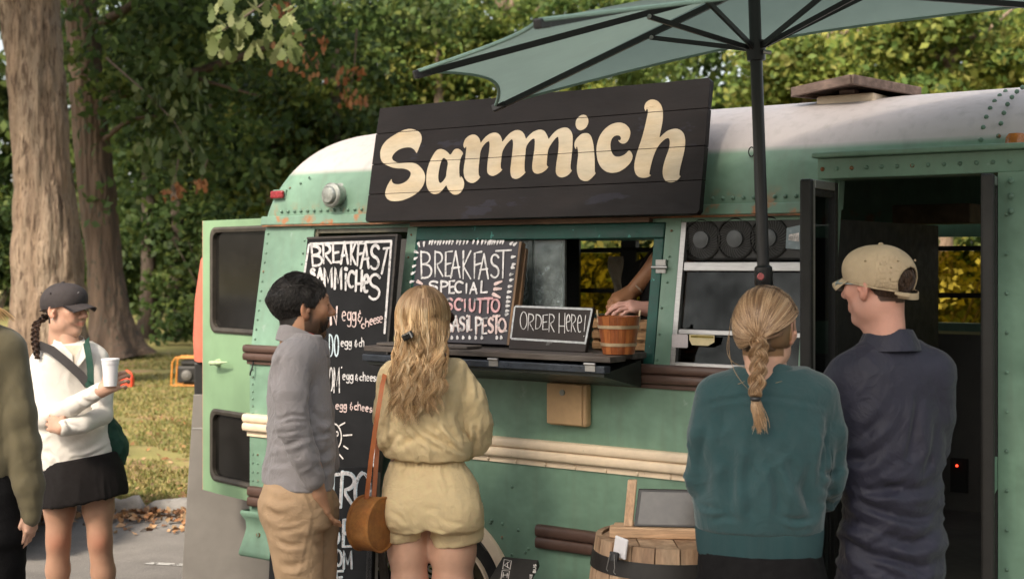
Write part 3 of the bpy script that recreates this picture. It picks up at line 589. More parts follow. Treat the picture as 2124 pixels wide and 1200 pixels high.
# wheel arch trim, tyre, wheel
ri, ro = AR-.045, AR+.008; aa = np.linspace(.10, PI-.10, 40)
m = MB(); m.grid([[(wc_s+r*math.cos(a), y, wc_z+r*math.sin(a)) for a in aa] for r, y in ((ri, .02), (ri, -.012), (ri+.006, -.02), (ro-.006, -.018), (ro, -.008), (ro, .01))])
m.build('wheel_arch', P_CREAM, bus, smooth=50)
m = MB(); m.grid([[(wc_s+(AR)*math.cos(a), y, wc_z+(AR)*math.sin(a)) for a in np.linspace(0, PI, 30)] for y in (.036, .5)]); m.build('wheel_well', P_INT, bus)
def wheel(s0, y0=.045):
    w = empty('wheel', (s0, y0, 0)); w.parent = bus
    R = wc_z
    MB().lathe([(.215, .02), (.222, .0), (.26, -.008), (.305, -.002), (.33, .02), (R-.002, .05), (R-.002, .15), (.33, .19), (.30, .21), (.215, .20)], (0, 0, wc_z), 40, 'Y', cap=False).build('tyre', pm('tyre_rubber', (.018, .017, .016), .8, .3, 8, .5, 60, spots=((.05, .045, .035), .38, 12.0)), w, smooth=40)
    rim = MB().lathe([(.222, .004), (.219, -.008), (.207, -.008), (.204, .006), (.19, .03), (.12, .05), (.115, .02), (.07, .015), (.065, -.01), (.0, -.014)], (0, 0, wc_z), 40, 'Y', cap=False).build('rim', pm('wheel_rim_brown', (.07, .055, .03), .6, .4, 10, spots=((.01, .009, .008), .45, 14.0)), w, smooth=35)
    MB().lathe([(.224, .004), (.221, -.014), (.210, -.014), (.207, .004)], (0, 0, wc_z), 40, 'Y', cap=False).build('rim_ring', P_CREAM, w, smooth=40)
    mm = MB()
    for k in range(6):
        a = k*PI/3; mm.lathe([(.011, .012), (.011, -.006), (.004, -.008)], (.09*math.cos(a), 0, wc_z+.09*math.sin(a)), 6, 'Y')
    mm.build('wheel_nuts', P_ALU, w)['kind'] = 'stuff'
wheel(wc_s)
MB().lathe([(.345, 0), (.345, .2)], (wc_s, BWID-.25, wc_z), 30, 'Y').build('far_tyre', P_BLK, bus)
wf = sF+.1
# interior shell: floor, far wall with windows, rear wall, ceiling lining
ZF = .60
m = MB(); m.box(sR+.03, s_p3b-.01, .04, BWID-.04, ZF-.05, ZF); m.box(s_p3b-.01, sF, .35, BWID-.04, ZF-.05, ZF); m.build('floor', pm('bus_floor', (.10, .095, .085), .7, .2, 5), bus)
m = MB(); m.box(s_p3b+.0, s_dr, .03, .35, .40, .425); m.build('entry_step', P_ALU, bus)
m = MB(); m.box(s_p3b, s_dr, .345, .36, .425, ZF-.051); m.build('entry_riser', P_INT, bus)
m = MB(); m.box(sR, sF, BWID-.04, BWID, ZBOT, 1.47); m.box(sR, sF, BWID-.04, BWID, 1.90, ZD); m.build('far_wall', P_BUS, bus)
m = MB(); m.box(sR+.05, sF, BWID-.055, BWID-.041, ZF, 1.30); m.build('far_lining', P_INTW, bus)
x = sR
while x < sF:
    m = MB(); m.box(x, x+.10, BWID-.04, BWID, 1.47, 1.90); m.box(x+.1, x+.70, BWID-.03, BWID-.012, 1.595, 1.62); m.box(x+.1, x+.70, BWID-.03, BWID-.012, 1.83, 1.855); m.build('far_window_frame', P_INT, bus); x += .70
AMB = glass('amber_pane', (0, 0, 0), .02, .0, 1.2, .01); AMB.node_tree.nodes['Transparent BSDF'].inputs['Color'].default_value = (.50, .45, .20, 1)
x = sR
while x < sF-.7:
    MB().box(x+.1005, x+.6995, BWID-.022, BWID-.018, 1.471, 1.829).build('far_window_pane', AMB, bus); x += .70
MB().box(B(700, 560, 2.2).x, B(1203, 560, 2.2).x, 2.19, 2.21, 1.30, 1.96).build('far_window_blank', P_INT, bus)  # dark sheet added to black out the far windows behind the hatch
m = MB(); m.box(sR+.001, sR+.03, .036, .5, ZBOT, ZB); m.box(sR+.001, sR+.03, .15, .5, ZB, 1.9); m.box(sR, sR+.03, 1.6, BWID-.04, ZBOT, 1.9); m.box(sR, sR+.03, .15, BWID-.15, 1.9, ZD); m.box(sR, sR+.03, .5, 1.6, ZBOT, .6); m.build('rear_wall', P_BUS, bus)
m = MB(); m.box(sF, sF+.03, .0, BWID, ZBOT, ZD+.1); m.build('front_wall', P_BUS, bus)
m = MB(); P = [[(s, p[1], p[2]-.03) for s in (sR+.75, sF) for p in [roof_pt(sR+2, q)]] for q in np.linspace(.14, .86, 16)]; m.grid(P); m.build('ceiling', P_INT, bus, smooth=60)
# inside, seen through the entry: heater box, grey cabinet with a lit switch, kitchen partition
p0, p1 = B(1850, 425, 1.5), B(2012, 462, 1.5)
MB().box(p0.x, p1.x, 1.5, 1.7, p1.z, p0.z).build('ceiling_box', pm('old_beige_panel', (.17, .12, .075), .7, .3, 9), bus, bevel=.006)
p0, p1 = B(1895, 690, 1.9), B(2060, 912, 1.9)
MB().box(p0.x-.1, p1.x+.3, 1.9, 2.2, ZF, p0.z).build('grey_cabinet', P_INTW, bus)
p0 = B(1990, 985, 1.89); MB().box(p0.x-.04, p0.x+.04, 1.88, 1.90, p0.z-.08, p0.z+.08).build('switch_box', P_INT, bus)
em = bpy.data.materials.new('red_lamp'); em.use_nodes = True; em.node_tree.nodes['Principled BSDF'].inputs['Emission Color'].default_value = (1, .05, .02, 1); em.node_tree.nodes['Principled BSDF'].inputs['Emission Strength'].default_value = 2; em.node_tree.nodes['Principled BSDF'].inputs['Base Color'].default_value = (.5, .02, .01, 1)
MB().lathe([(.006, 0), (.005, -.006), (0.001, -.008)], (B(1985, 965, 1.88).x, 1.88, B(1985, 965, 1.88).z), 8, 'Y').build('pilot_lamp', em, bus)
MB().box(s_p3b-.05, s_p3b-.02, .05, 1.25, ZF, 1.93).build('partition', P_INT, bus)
# ---- window 1 (beside the tall menu): sliding frame
m = MB(); slab(m, s_w1, s_w1+.02, ZB+.055, ZD-.036, .01, .02); slab(m, s_w1+.021, s_p1a, ZD-.055, ZD-.036, .012, .02); slab(m, s_w1+.021, s_p1a, ZB+.056, ZB+.08, .012, .02); m.build('window_frame', pm('old_window_frame', (.10, .09, .06), .5, .4, 12), bus)
# ---- serving hatch frame, thick dark green paint
fr = empty('serving_hatch', (0, 0, 0)); fr.parent = bus
m = MB(); slab(m, s_p1b+.002, s_p2a-.002, 1.868, ZD-.036, -.006, .06); m.build('hatch_header', P_TEAL, fr, bevel=.005)
m = MB(); slab(m, s_p1b+.002, s_p1b+.052, ZB+.056, 1.867, -.004, .058); m.build('hatch_jamb', P_TEAL, fr, bevel=.004)
m = MB(); slab(m, s_p2a-.048, s_p2a-.002, ZB+.056, 1.867, -.004, .058); m.build('hatch_jamb', P_TEAL, fr, bevel=.004)
m = MB(); slab(m, s_p1b-.02, s_p2a-.06, ZD-.034, ZD-.014, -.03, .028); m.build('hatch_batten', wood('batten_wood', (.20, .12, .075), (.12, .07, .045)), fr)
M_REFLPANE = pm('pale_reflection_pane', (.30, .35, .36), .2, .5, 7, .05, 9, spec=.6); M_REFLPANE.node_tree.nodes['Principled BSDF'].inputs['Alpha'].default_value = .42  # pale reflection on the glass pane is put into its colour
xa, xb = B(1030, 600, .12).x, B(1168, 600, .12).x
MB().box(xa, xb, .125, .13, ZB+.06, 1.865).build('sliding_pane', M_REFLPANE, fr)
m = MB(); xc = B(1104, 600, .12).x; m.box(xc-.018, xc+.002, .118, .138, ZB+.06, 1.866); m.box(xb, xb+.008, .120, .134, ZB+.06, 1.866); m.build('pane_edge', pm('milky_acrylic_edge', (.10, .12, .12), .3, .2, 8), fr)
# small hasp on the post between the windows
p = B(1372, 552, .07); m = MB(); m.box(p.x-.022, p.x+.022, yw(p.z)-.012, yw(p.z), p.z-.026, p.z+.026); m.tube([(p.x-.035, yw(p.z)-.02, p.z-.004), (p.x+.035, yw(p.z)-.02, p.z-.004)], .006); m.build('latch', P_ALU, bus)
# ---- window with the fan unit
wf_ = empty('sliding_window', (0, 0, 0)); wf_.parent = bus
def zr(u, v, y=.06): return B(u, v, y).z
m = MB(); slab(m, s_p2b+.001, s_p2b+.022, ZB+.056, ZD-.036, .0, .03); m.build('window_stile', P_ALU, wf_)
m = MB(); slab(m, s_p2b+.023, s_p3a-.001, zr(1500, 562), zr(1500, 543), .004, .03); m.build('meeting_rail', P_ALU, wf_, bevel=.003)
m = MB(); slab(m, s_p2b+.023, s_p3a-.001, zr(1450, 694, .02), zr(1450, 684, .02), .004, .03); m.build('middle_rail', P_ALU, wf_, bevel=.002)
m = MB(); slab(m, s_p2b+.023, s_p3a-.001, ZB+.056, ZB+.075, .0, .04); m.build('window_sill', P_ALU, wf_, bevel=.002)
m = MB(); slab(m, s_p2b+.023, s_p3a-.001, zr(1450, 683, .02), zr(1500, 563), .02, .004); m.build('window_pane', G_DARK, wf_)
m = MB(); slab(m, s_p2b+.023, s_p3a-.001, ZB+.075, zr(1450, 695, .02), .02, .004); m.build('lower_pane', G_DARK, wf_)
MB().box(s_p2b, s_p3a, .45, .47, ZF, 1.80).build('dark_backing', pm('black_backing', (.006, .006, .006), .7), bus)  # black sheet behind the panes keeps the view through them dark
def sticker(u0, v0, u1, v1, mat, y=.018, name='sticker', poly=None):
    a, b_ = B(u0, v0, y), B(u1, v1, y); m = MB()
    pts = poly or [(0, 0), (1, 0), (1, 1), (0, 1)]
    m.prism([(a.x+(b_.x-a.x)*px, b_.z+(a.z-b_.z)*pz) for px, pz in pts], y-.001, y); return m.build(name, mat, bus)
RC = [(.06, 0), (.94, 0), (1, .08), (1, .92), (.94, 1), (.06, 1), (0, .92), (0, .08)]
sticker(1394, 692, 1427, 721, pm('pale_sticker', (.50, .45, .46), .5, .1, 20), poly=RC)
sticker(1430, 693, 1482, 717, pm('cream_sticker', (.62, .52, .30), .5, .1, 30), poly=[(.1, 0), (.75, 0), (1, .35), (1, 1), (0, 1), (0, .5)])
sticker(1433, 695, 1480, 701, pm('olive_print', (.20, .15, .02), .5, .3, 60), y=.0165, name='sticker_print', poly=[(0, 0), (1, 0), (1, 1), (0, 1)])
# fan unit: housing with three round fans behind the upper half of the window
fan = thing('fan_unit', 'black housing with three round fans filling the upper half of the side window', 'fan')
fan.location = BO; fan.rotation_euler = (0, 0, -TH)
a, b_ = B(1410, 450, .12), B(1660, 541, .12); P_FAN = pm('fan_black_plastic', (.022, .021, .021), .45, .15, 10)
MB().box(a.x, s_p3a-.004, .115, .26, b_.z, a.z).build('housing', P_FAN, fan, bevel=.012)
MB().box(a.x+.1, s_p3a-.12, .14, .24, zr(1500, 543), b_.z).build('housing_foot', P_FAN, fan)
for i, (u, v) in enumerate(((1455, 497), (1525, 495), (1594, 493))):
    c = B(u, v, .11); R = .081
    f = MB().lathe([(R, .004), (R, -.006), (R-.006, -.008), (R-.008, .003)], (c.x, .114, c.z), 36, 'Y', cap=False).build('fan_ring', P_BLK, fan, smooth=40)
    MB().lathe([(R-.008, .0), (.03, .002)], (c.x, .1135, c.z), 30, 'Y', cap=False).build('grille_backing', P_BLK, f)
    m = MB()
    for k in range(34):
        t = 2*PI*k/34; pts = []
        for r in np.linspace(.028, R-.008, 5): tt = t+(r-.028)*9; pts.append((c.x+r*math.cos(tt), .108-.002*math.sin((r-.028)/(R-.036)*PI), c.z+r*math.sin(tt)))
        m.tube(pts, .0011, 4, False)
    m.build('grille_wires', pm('grille_wire', (.05, .05, .05), .4), f)
    MB().lathe([(.034, .004), (.033, -.006), (.02, -.009), (.0, -.0095)], (c.x, .108, c.z), 24, 'Y').build('hub', pm('fan_hub_grey', (.09, .095, .10), .4, .15, 12), f, smooth=40)
hc = B(1525, 495, .095); HUBC = hc
lb = thing('hanging_label', 'pale blue square tag hanging inside the window beside the fans', 'tag'); lb.location = BO; lb.rotation_euler = (0, 0, -TH)
a, b_ = B(1630, 466, .10), B(1660, 518, .10)
MB().prism([(a.x, b_.z+.006), (b_.x+.01, b_.z), (b_.x+.01, a.z), (a.x+.004, a.z-.012)], .098, .1005).build('card', pm('blue_grey_card', (.22, .28, .31), .25, .2, 9), lb)
MB().prism([(a.x+.012, b_.z+.036), (b_.x-.004, b_.z+.030), (b_.x-.004, a.z-.03), (a.x+.014, a.z-.036)], .0965, .098).build('picture', pm('pale_print', (.55, .50, .48), .3, .6, 40), lb)
# ---- rear door, swung open and seen from outside
hx, hy = sR+.02, .42
hp = bw(hx, hy, 0); 
dY = 0; dl = (on_plane(418, 700, bw(sR, .30, 0), (BEY+BEX*.30).normalized()))
rd = empty('rear_door', (0, 0, 0)); rd.parent = bus
Pn = (BEY+BEX*.22).normalized(); P0 = bw(sR-.01, .25, 0)
Dx = Vector((Pn.y, -Pn.x, 0)).normalized()       # along the door, towards the bus
def D(u, v): return on_plane(u, v, P0, Pn)
dz1, dz0 = D(418, 458).z, D(427, 1017).z
dL, dRr = D(420, 700), D(590, 700)
wdt = (dRr-dL).length; dO = Vector((dL.x, dL.y, 0))
def dpt(x, z, y=0.0): return bl(dO+Dx*x+Pn*y+Vector((0, 0, z)))
def door_box(x0, x1, z0, z1, y0, y1, name, mat, par, bevel=0):
    mm = MB().hexa([dpt(x0, z0, y0), dpt(x1, z0, y0), dpt(x1, z0, y1), dpt(x0, z0, y1), dpt(x0, z1, y0), dpt(x1, z1, y0), dpt(x1, z1, y1), dpt(x0, z1, y1)])
    return mm.build(name, mat, par, bevel=bevel)
P_DOOR = pm('rear_door_green_paint', lin((118, 146, 114)), .42, .10, 2.0, .1, 4, spots=[(RUST, .24, 14.0), ((.10, .09, .07), .25, 30.0)], bdist=.01)
P_PINK = pm('door_edge_primer', (.42, .20, .15), .6, .2, 10)
def dx_(u, v): return (D(u, v)-dO).dot(Dx)
wz = [(D(440, 476).z, D(440, 684).z), (D(440, 850).z, D(440, 990).z)]; wx0, wx1 = dx_(440, 600), wdt-.05
door_box(0, wx0, dz0, dz1, 0, .035, 'door_stile', P_DOOR, rd, .004); door_box(wx1, wdt, dz0, dz1, 0, .035, 'door_stile', P_DOOR, rd)
for a, b_ in ((wz[0][0], dz1), (wz[1][0], wz[0][1]), (dz0, wz[1][1])):
    door_box(wx0, wx1, a, b_, 0, .035, 'door_panel', P_DOOR, rd)
door_box(-.008, -.001, dz0, dz1, .004, .033, 'door_edge', P_PINK, rd)
def rrect(x0, x1, z0, z1, r, n=6):
    pts = []
    for cx_, cz_, a0 in ((x1-r, z1-r, 0), (x0+r, z1-r, PI/2), (x0+r, z0+r, PI), (x1-r, z0+r, 3*PI/2)):
        for k in range(n+1): a = a0+PI/2*k/n; pts.append((cx_+r*math.cos(a), cz_+r*math.sin(a)))
    return pts
for z1_, z0_ in wz:
    o_ = rrect(wx0-.012, wx1+.012, z0_-.012, z1_+.012, .055); i_ = rrect(wx0+.016, wx1-.016, z0_+.016, z1_-.016, .045); n = len(o_)
    m = MB(); m.grid([[dpt(x, z, y) for x, z in (pp+[pp[0]])] for pp, y in ((o_, .002), (o_, -.008), (rrect(wx0, wx1, z0_, z1_, .05), -.014), (i_, -.008), (i_, .02))])
    w_ = m.build('window_gasket', pm('aged_gasket', (.045, .038, .030), .6, .3, 14), rd, smooth=40)
    m = MB(); m.add([dpt(x, z, .012) for x, z in i_], [tuple(range(n))]); m.build('window_pane', G_BLK, w_)
    # corners of the opening behind the rounded gasket
    for sx, sz in ((0, 0), (1, 0), (0, 1), (1, 1)):
        x_ = wx0 if not sx else wx1-.03; z_ = z0_ if not sz else z1_-.03
        door_box(x_+.0005, x_+.0295, z_+.0005, z_+.0295, .001, .034, 'window_corner', P_DOOR, w_)
hb = D(455, 752); hd = empty('door_handle', bl(hb)); hd.parent = rd
m = MB(); c = Vector((0, 0, 0)); nrm = bl(BO+(-Pn))  # outward
ox = bl(BO+Dx); 
m.tube([c, c+nrm*.02], [.022, .018], 12); m.tube([c+nrm*.02, c+nrm*.05], [.012, .011], 10)
m.tube([c+nrm*.045-ox*.012, c+nrm*.05+ox*.03+Vector((0, 0, .003)), c+nrm*.05+ox*.10+Vector((0, 0, .008)), c+nrm*.045+ox*.155+Vector((0, 0, .014))], [.013, .012, .008, .003], 10)
m.build('lever', pm('worn_handle_paint', lin((168, 186, 150)), .4, .2, 20, spots=((.5, .42, .3), .4, 30.0)), hd, smooth=50)
# ---- folding entry door leaves
def leaf(base_s, base_y, tip_s, tip_y, lo, hi, posts=True):
    lf = empty('entry_door_leaf', (0, 0, 0)); lf.parent = bus
    A = Vector((base_s, base_y, 0)); T = Vector((tip_s, tip_y, 0)); d = (T-A); Ld = d.length; d.normalize(); nn = Vector((-d.y, d.x, 0))
    def bx(x0, x1, z0, z1, t, nm, mt, bev=.003):
        c = A+d*((x0+x1)/2)+Vector((0, 0, (z0+z1)/2)); m = MB().obox(c, d, nn, (0, 0, 1), (x1-x0)/2, t, (z1-z0)/2); return m.build(nm, mt, lf, bevel=bev)
    bx(0, .035, lo, hi, .016, 'stile', P_BLK); bx(Ld-.06, Ld-.032, lo, hi, .016, 'stile', P_ALU)
    bx(Ld-.0315, Ld, lo, hi, .021, 'rubber_edge', P_BLK, .008)
    bx(.036, Ld-.061, hi-.03, hi, .0165, 'top_rail', P_ALU); bx(.036, Ld-.061, hi-.055, hi-.031, .012, 'gasket', P_BLK)
    bx(.036, Ld-.061, lo, lo+.08, .0165, 'bottom_rail', P_BUS); bx(.036, Ld-.061, 1.02, 1.13, .0165, 'middle_rail', P_BUS)
    bx(.037, Ld-.062, lo+.081, 1.019, .003, 'window_pane', G_CLR, 0); bx(.037, Ld-.062, 1.131, hi-.056, .003, 'window_pane', G_CLR, 0)
    return lf
tp = B(1670, 600, -.28); leaf(s_p3b+.02, .03, tp.x, -.28, .43, ZDT-.015)
tp2 = B(2048, 600, -.20); leaf(s_dr-.025, .03, tp2.x, -.20, .43, ZDT-.015)
# ---- lamps and vents on the roof side
p = B(575, 404, .10); lampr = empty('marker_lamp', (p.x, .125, p.z)); lampr.parent = bus
MB().box(-.045, .045, -.014, .02, -.024, .026).build('lamp_base', P_BUS, lampr, bevel=.006)
MB().box(-.042, .042, -.034, -.0145, -.018, .020).build('lens', pm('red_lens', (.22, .012, .018), .25, .25, 20, spec=.6), lampr, bevel=.008)
p = B(692, 405, .08); vent = empty('exhaust_vent', (p.x, .135, p.z)); vent.parent = bus; P_GM = pm('galvanised_metal', (.33, .34, .31), .38, .3, 14, .2, 40, metal=.55, spots=((.12, .10, .07), .3, 22.0))
MB().lathe([(.066, .04), (.064, -.006), (.058, -.012), (.05, -.014)], (0, 0, 0), 28, 'Y').build('flange', P_GM, vent, smooth=40)
MB().lathe([(.048, -.014), (.047, -.05)], (0, 0, 0), 28, 'Y').build('neck', P_GM, vent, smooth=40)
MB().lathe([(.056, -.05), (.058, -.056), (.058, -.074), (.05, -.082), (.042, -.083), (.040, -.094), (.034, -.100), (.0, -.102)], (0, 0, 0), 28, 'Y').build('cap', P_GM, vent, smooth=35)
# amber beacon on a dark foot at the right
p = B(2125, 300, .16); bc = thing('amber_lamp', 'amber warning lamp on a dark rusty foot above the entry door', 'lamp', bw(p.x-.008, .09, p.z-.055), -TH)
MB().lathe([(.05, -.02), (.052, 0), (.045, .012), (.035, .016), (.032, .03), (.036, .034)], (0, 0, 0), 20).build('foot', pm('rusty_black_foot', (.04, .028, .02), .6, .4, 20), bc, smooth=40)
MB().lathe([(.034, .034), (.036, .04), (.033, .075), (.024, .088), (.0, .09)], (0, 0, 0), 20).build('lens', pm('amber_lens', (.42, .13, .01), .25, .2, 20, spec=.6), bc, smooth=40)
# eye hook on the roof side
p = B(1560, 315, .13); m = MB(); m.tube([(p.x+.012*math.cos(t), .125, p.z+.018*math.sin(t)) for t in np.linspace(0, 2*PI, 14)], .0025, 6); m.build('eye_hook', P_BLK, bus)
p = B(530, 765); m = MB(); m.tube([(p.x, -.012, p.z+.04), (p.x, -.02, p.z+.01), (p.x-.004, -.03, p.z-.015), (p.x-.01, -.026, p.z-.028)], .004, 6); m.build('small_hook', P_BLK, bus)
# tan junction box below the counter
p0, p1 = B(1148, 790), B(1228, 884); eb = thing('junction_box', 'tan plastic power inlet box fixed below the serving counter', 'electrical box', bw((p0.x+p1.x)/2, 0, p1.z), -TH)
w2 = (p1.x-p0.x)/2; hh = p0.z-p1.z
MB().box(-w2, w2, -.045, -.0005, 0, hh).build('box', P_TAN, eb, bevel=.012)
MB().box(-w2+.003, w2-.014, -.054, -.0455, .006, hh-.003).build('lid', P_TAN, eb, bevel=.010)
MB().lathe([(.012, 0), (.012, -.006), (.007, -.007), (.0, -.005)], (-.012, -.054, hh*.78), 14, 'Y').build('lock', P_GM, eb, smooth=40)
# roof hatch: weathered boards on a low curb
def RB(u, v, y): return B(u, v, y)
rh = thing('roof_hatch', 'weathered wooden vent lid propped on the white roof', 'roof vent', bw(B(1770, 205, .55).x, .55, ZD+.445), -TH)
Wd = wood('weathered_grey_wood', (.20, .14, .115), (.12, .085, .07), rough=.85)
cx0 = B(1770, 205, .75).x
MB().box(-.11, .13, -.11, .16, -.05, .012).build('curb', P_CREAM, rh, bevel=.01)
tp = [(-.19, -.15, .03), (.09, -.24, .05), (.22, .13, .03), (-.05, .24, .03)]
MB().hexa([Vector(p)+Vector((0, 0, -.0)) for p in tp]+[Vector(p)+Vector((0, 0, .012)) for p in tp]).build('lid_board', Wd, rh)
for i in range(4):
    a_, b2 = Vector(tp[i]), Vector(tp[(i+1) % 4]); MB().beam(a_, b2, .02, .036).build('side_board', Wd, rh, bevel=.003)
MB().box(-.02, .04, -.09, -.04, .012, .03).build('prop_block', Wd, rh)
# ================================================================ signs and lettering
BLKB = pm('black_sign_paint', (.013, .010, .0095), .55, .30, 3.0, .18, 25, spec=.16, stretch=(1, 3, 3), spots=[((.26, .22, .18), .245, 30.0), ((.022, .020, .026), .40, 2.6)])
CHALKB = pm('chalkboard_black', (.010, .010, .011), .6, .35, 5, .1, 60, spec=.15, spots=[((.022, .022, .024), .36, 7.0), ((.11, .11, .11), .255, 45.0)])
CHALKG = pm('chalkboard_brownish', (.026, .021, .020), .6, .25, 5, .1, 60, spec=.15, spots=((.08, .075, .075), .34, 9.0))
CREAMP = pm('cream_letter_paint', lin((188, 174, 150)), .6, .14, 4, .3, 30, stretch=(1, 3, 3), spots=[((.34, .24, .13), .33, 4.0), ((.10, .07, .05), .26, 22.0)], hue=lin((182, 160, 126)))
CH_W = pm('white_chalk_paint', (.50, .48, .48), .7, .25, 40, spots=[((.10, .10, .10), .36, 90.0), ((.2, .2, .2), .42, 30.0)]); CH_P = pm('pink_chalk', (.52, .40, .38), .7, .25, 40, spots=[((.10, .10, .10), .36, 90.0), ((.2, .2, .2), .42, 30.0)])
CH_R = pm('red_pink_chalk', (.48, .27, .28), .7, .25, 40, spots=[((.10, .10, .10), .36, 90.0), ((.2, .2, .2), .42, 30.0)]); CH_B = pm('pale_blue_chalk', (.40, .48, .52), .7, .25, 40, spots=[((.10, .10, .10), .36, 90.0), ((.2, .2, .2), .42, 30.0)])
CH_G = pm('yellow_green_chalk', (.42, .46, .14), .7, .25, 40, spots=[((.10, .10, .10), .36, 90.0), ((.2, .2, .2), .42, 30.0)]); CH_T = pm('thin_chalk', (.60, .56, .54), .75, .2, 60)
def smooth_closed(p, it=1):
    p = np.asarray(p, float)
    for _ in range(it):
        q = np.roll(p, -1, 0); p = np.stack([p*.78+q*.22, p*.22+q*.78], 1).reshape(-1, 2)
    return p
def fill_polys(polys3, name, mat, parent, inv):
    """polys3: list of world-space loops lying in one plane; fill with even-odd holes -> flat mesh"""
    cu = bpy.data.curves.new(name, 'CURVE'); cu.dimensions = '2D'; cu.fill_mode = 'FRONT'
    for lp in polys3:
        sp = cu.splines.new('POLY'); sp.points.add(len(lp)-1); sp.use_cyclic_u = True
        for i, (x, y) in enumerate(lp): sp.points[i].co = (x, y, 0, 1)
    ob = bpy.data.objects.new(name, cu); COL.objects.link(ob)
    me = bpy.data.meshes.new_from_object(ob.evaluated_get(bpy.context.evaluated_depsgraph_get()))
    bpy.data.objects.remove(ob); bpy.data.curves.remove(cu)
    me.name = name; o = bpy.data.objects.new(name, me); COL.objects.link(o); me.materials.clear(); me.materials.append(mat)
    o.parent = parent; o.matrix_parent_inverse = Matrix.Identity(4); o.matrix_local = inv
    return o
class Board:
    """a flat board with a frame of its own: origin at bottom-left front corner, X along, Z up the face, Y into the board"""
    def __init__(s, name, label, cat, BL, BR, TL, th, base_z=None, group=None):
        s.X = (BR-BL).normalized(); up = (TL-BL); s.Z = (up-s.X*up.dot(s.X)).normalized(); s.Y = s.Z.cross(s.X).normalized(); s.O = BL.copy()
        s.w = (BR-BL).length; s.h = up.dot(s.Z); s.th = th; s.skew = up.dot(s.X)
        s.e = thing(name, label, cat, s.O, 0, group)
        R = Matrix((s.X, s.Y, s.Z)).transposed(); s.e.rotation_euler = R.to_euler(); s.k = 0
    def q(s, u, v):   # pixel -> board coordinates
        p = on_plane(u, v, s.O, s.Y)-s.O
        return np.array([p.dot(s.X), p.dot(s.Z)])
    def slab(s, poly, mat, name='panel', y0=0.0, y1=None, bevel=.002):
        pts = [tuple(p) for p in poly]; area = sum(pts[i][0]*pts[(i+1) % len(pts)][1]-pts[(i+1) % len(pts)][0]*pts[i][1] for i in range(len(pts)))
        if area < 0: pts = pts[::-1]
        return MB().prism(pts, y0, s.th if y1 is None else y1).build(name, mat, s.e, bevel=bevel)
    def strokes(s, strokes, mat, name, y=None):
        """strokes: list of (points in board coords, width or list of widths) -> ribbons, each a hair above the last"""
        m = MB()
        for pts, wd in strokes:
            P = np.asarray(pts, float); n = len(P)
            if n < 2: continue
            ws = np.asarray(wd if hasattr(wd, '__len__') else [wd]*n, float)/2
            yy = -.0012-.00012*(s.k % 40); s.k += 1
            T = np.gradient(P, axis=0); T /= np.linalg.norm(T, axis=1)[:, None]+1e-9; N = np.stack([-T[:, 1], T[:, 0]], 1)
            Lp, Rp = P+N*ws[:, None], P-N*ws[:, None]
            cap0 = [P[0]-T[0]*ws[0]*math.sin(a)+N[0]*ws[0]*math.cos(a) for a in (PI*.3, PI*.7)]
            cap1 = [P[-1]+T[-1]*ws[-1]*math.sin(a)+N[-1]*ws[-1]*math.cos(a) for a in (PI*.3, PI*.7)]
            o = len(m.v)
            for q in list(Lp)+list(Rp)+cap0+cap1: m.v.append((q[0], yy, q[1]))
            for i in range(n-1): m.f.append((o+i, o+i+1, o+n+i+1, o+n+i))
            m.f.append((o, o+n, o+2*n+1, o+2*n)); m.f.append((o+n-1, o+2*n+2, o+2*n+3, o+2*n-1))
        o_ = m.build(name, mat, s.e); o_['kind'] = 'stuff'; return o_
def arc(cx, cy, rx, ry, a0, a1, n=9): return [(cx+rx*math.cos(math.radians(a)), cy+ry*math.sin(math.radians(a))) for a in np.linspace(a0, a1, n)]
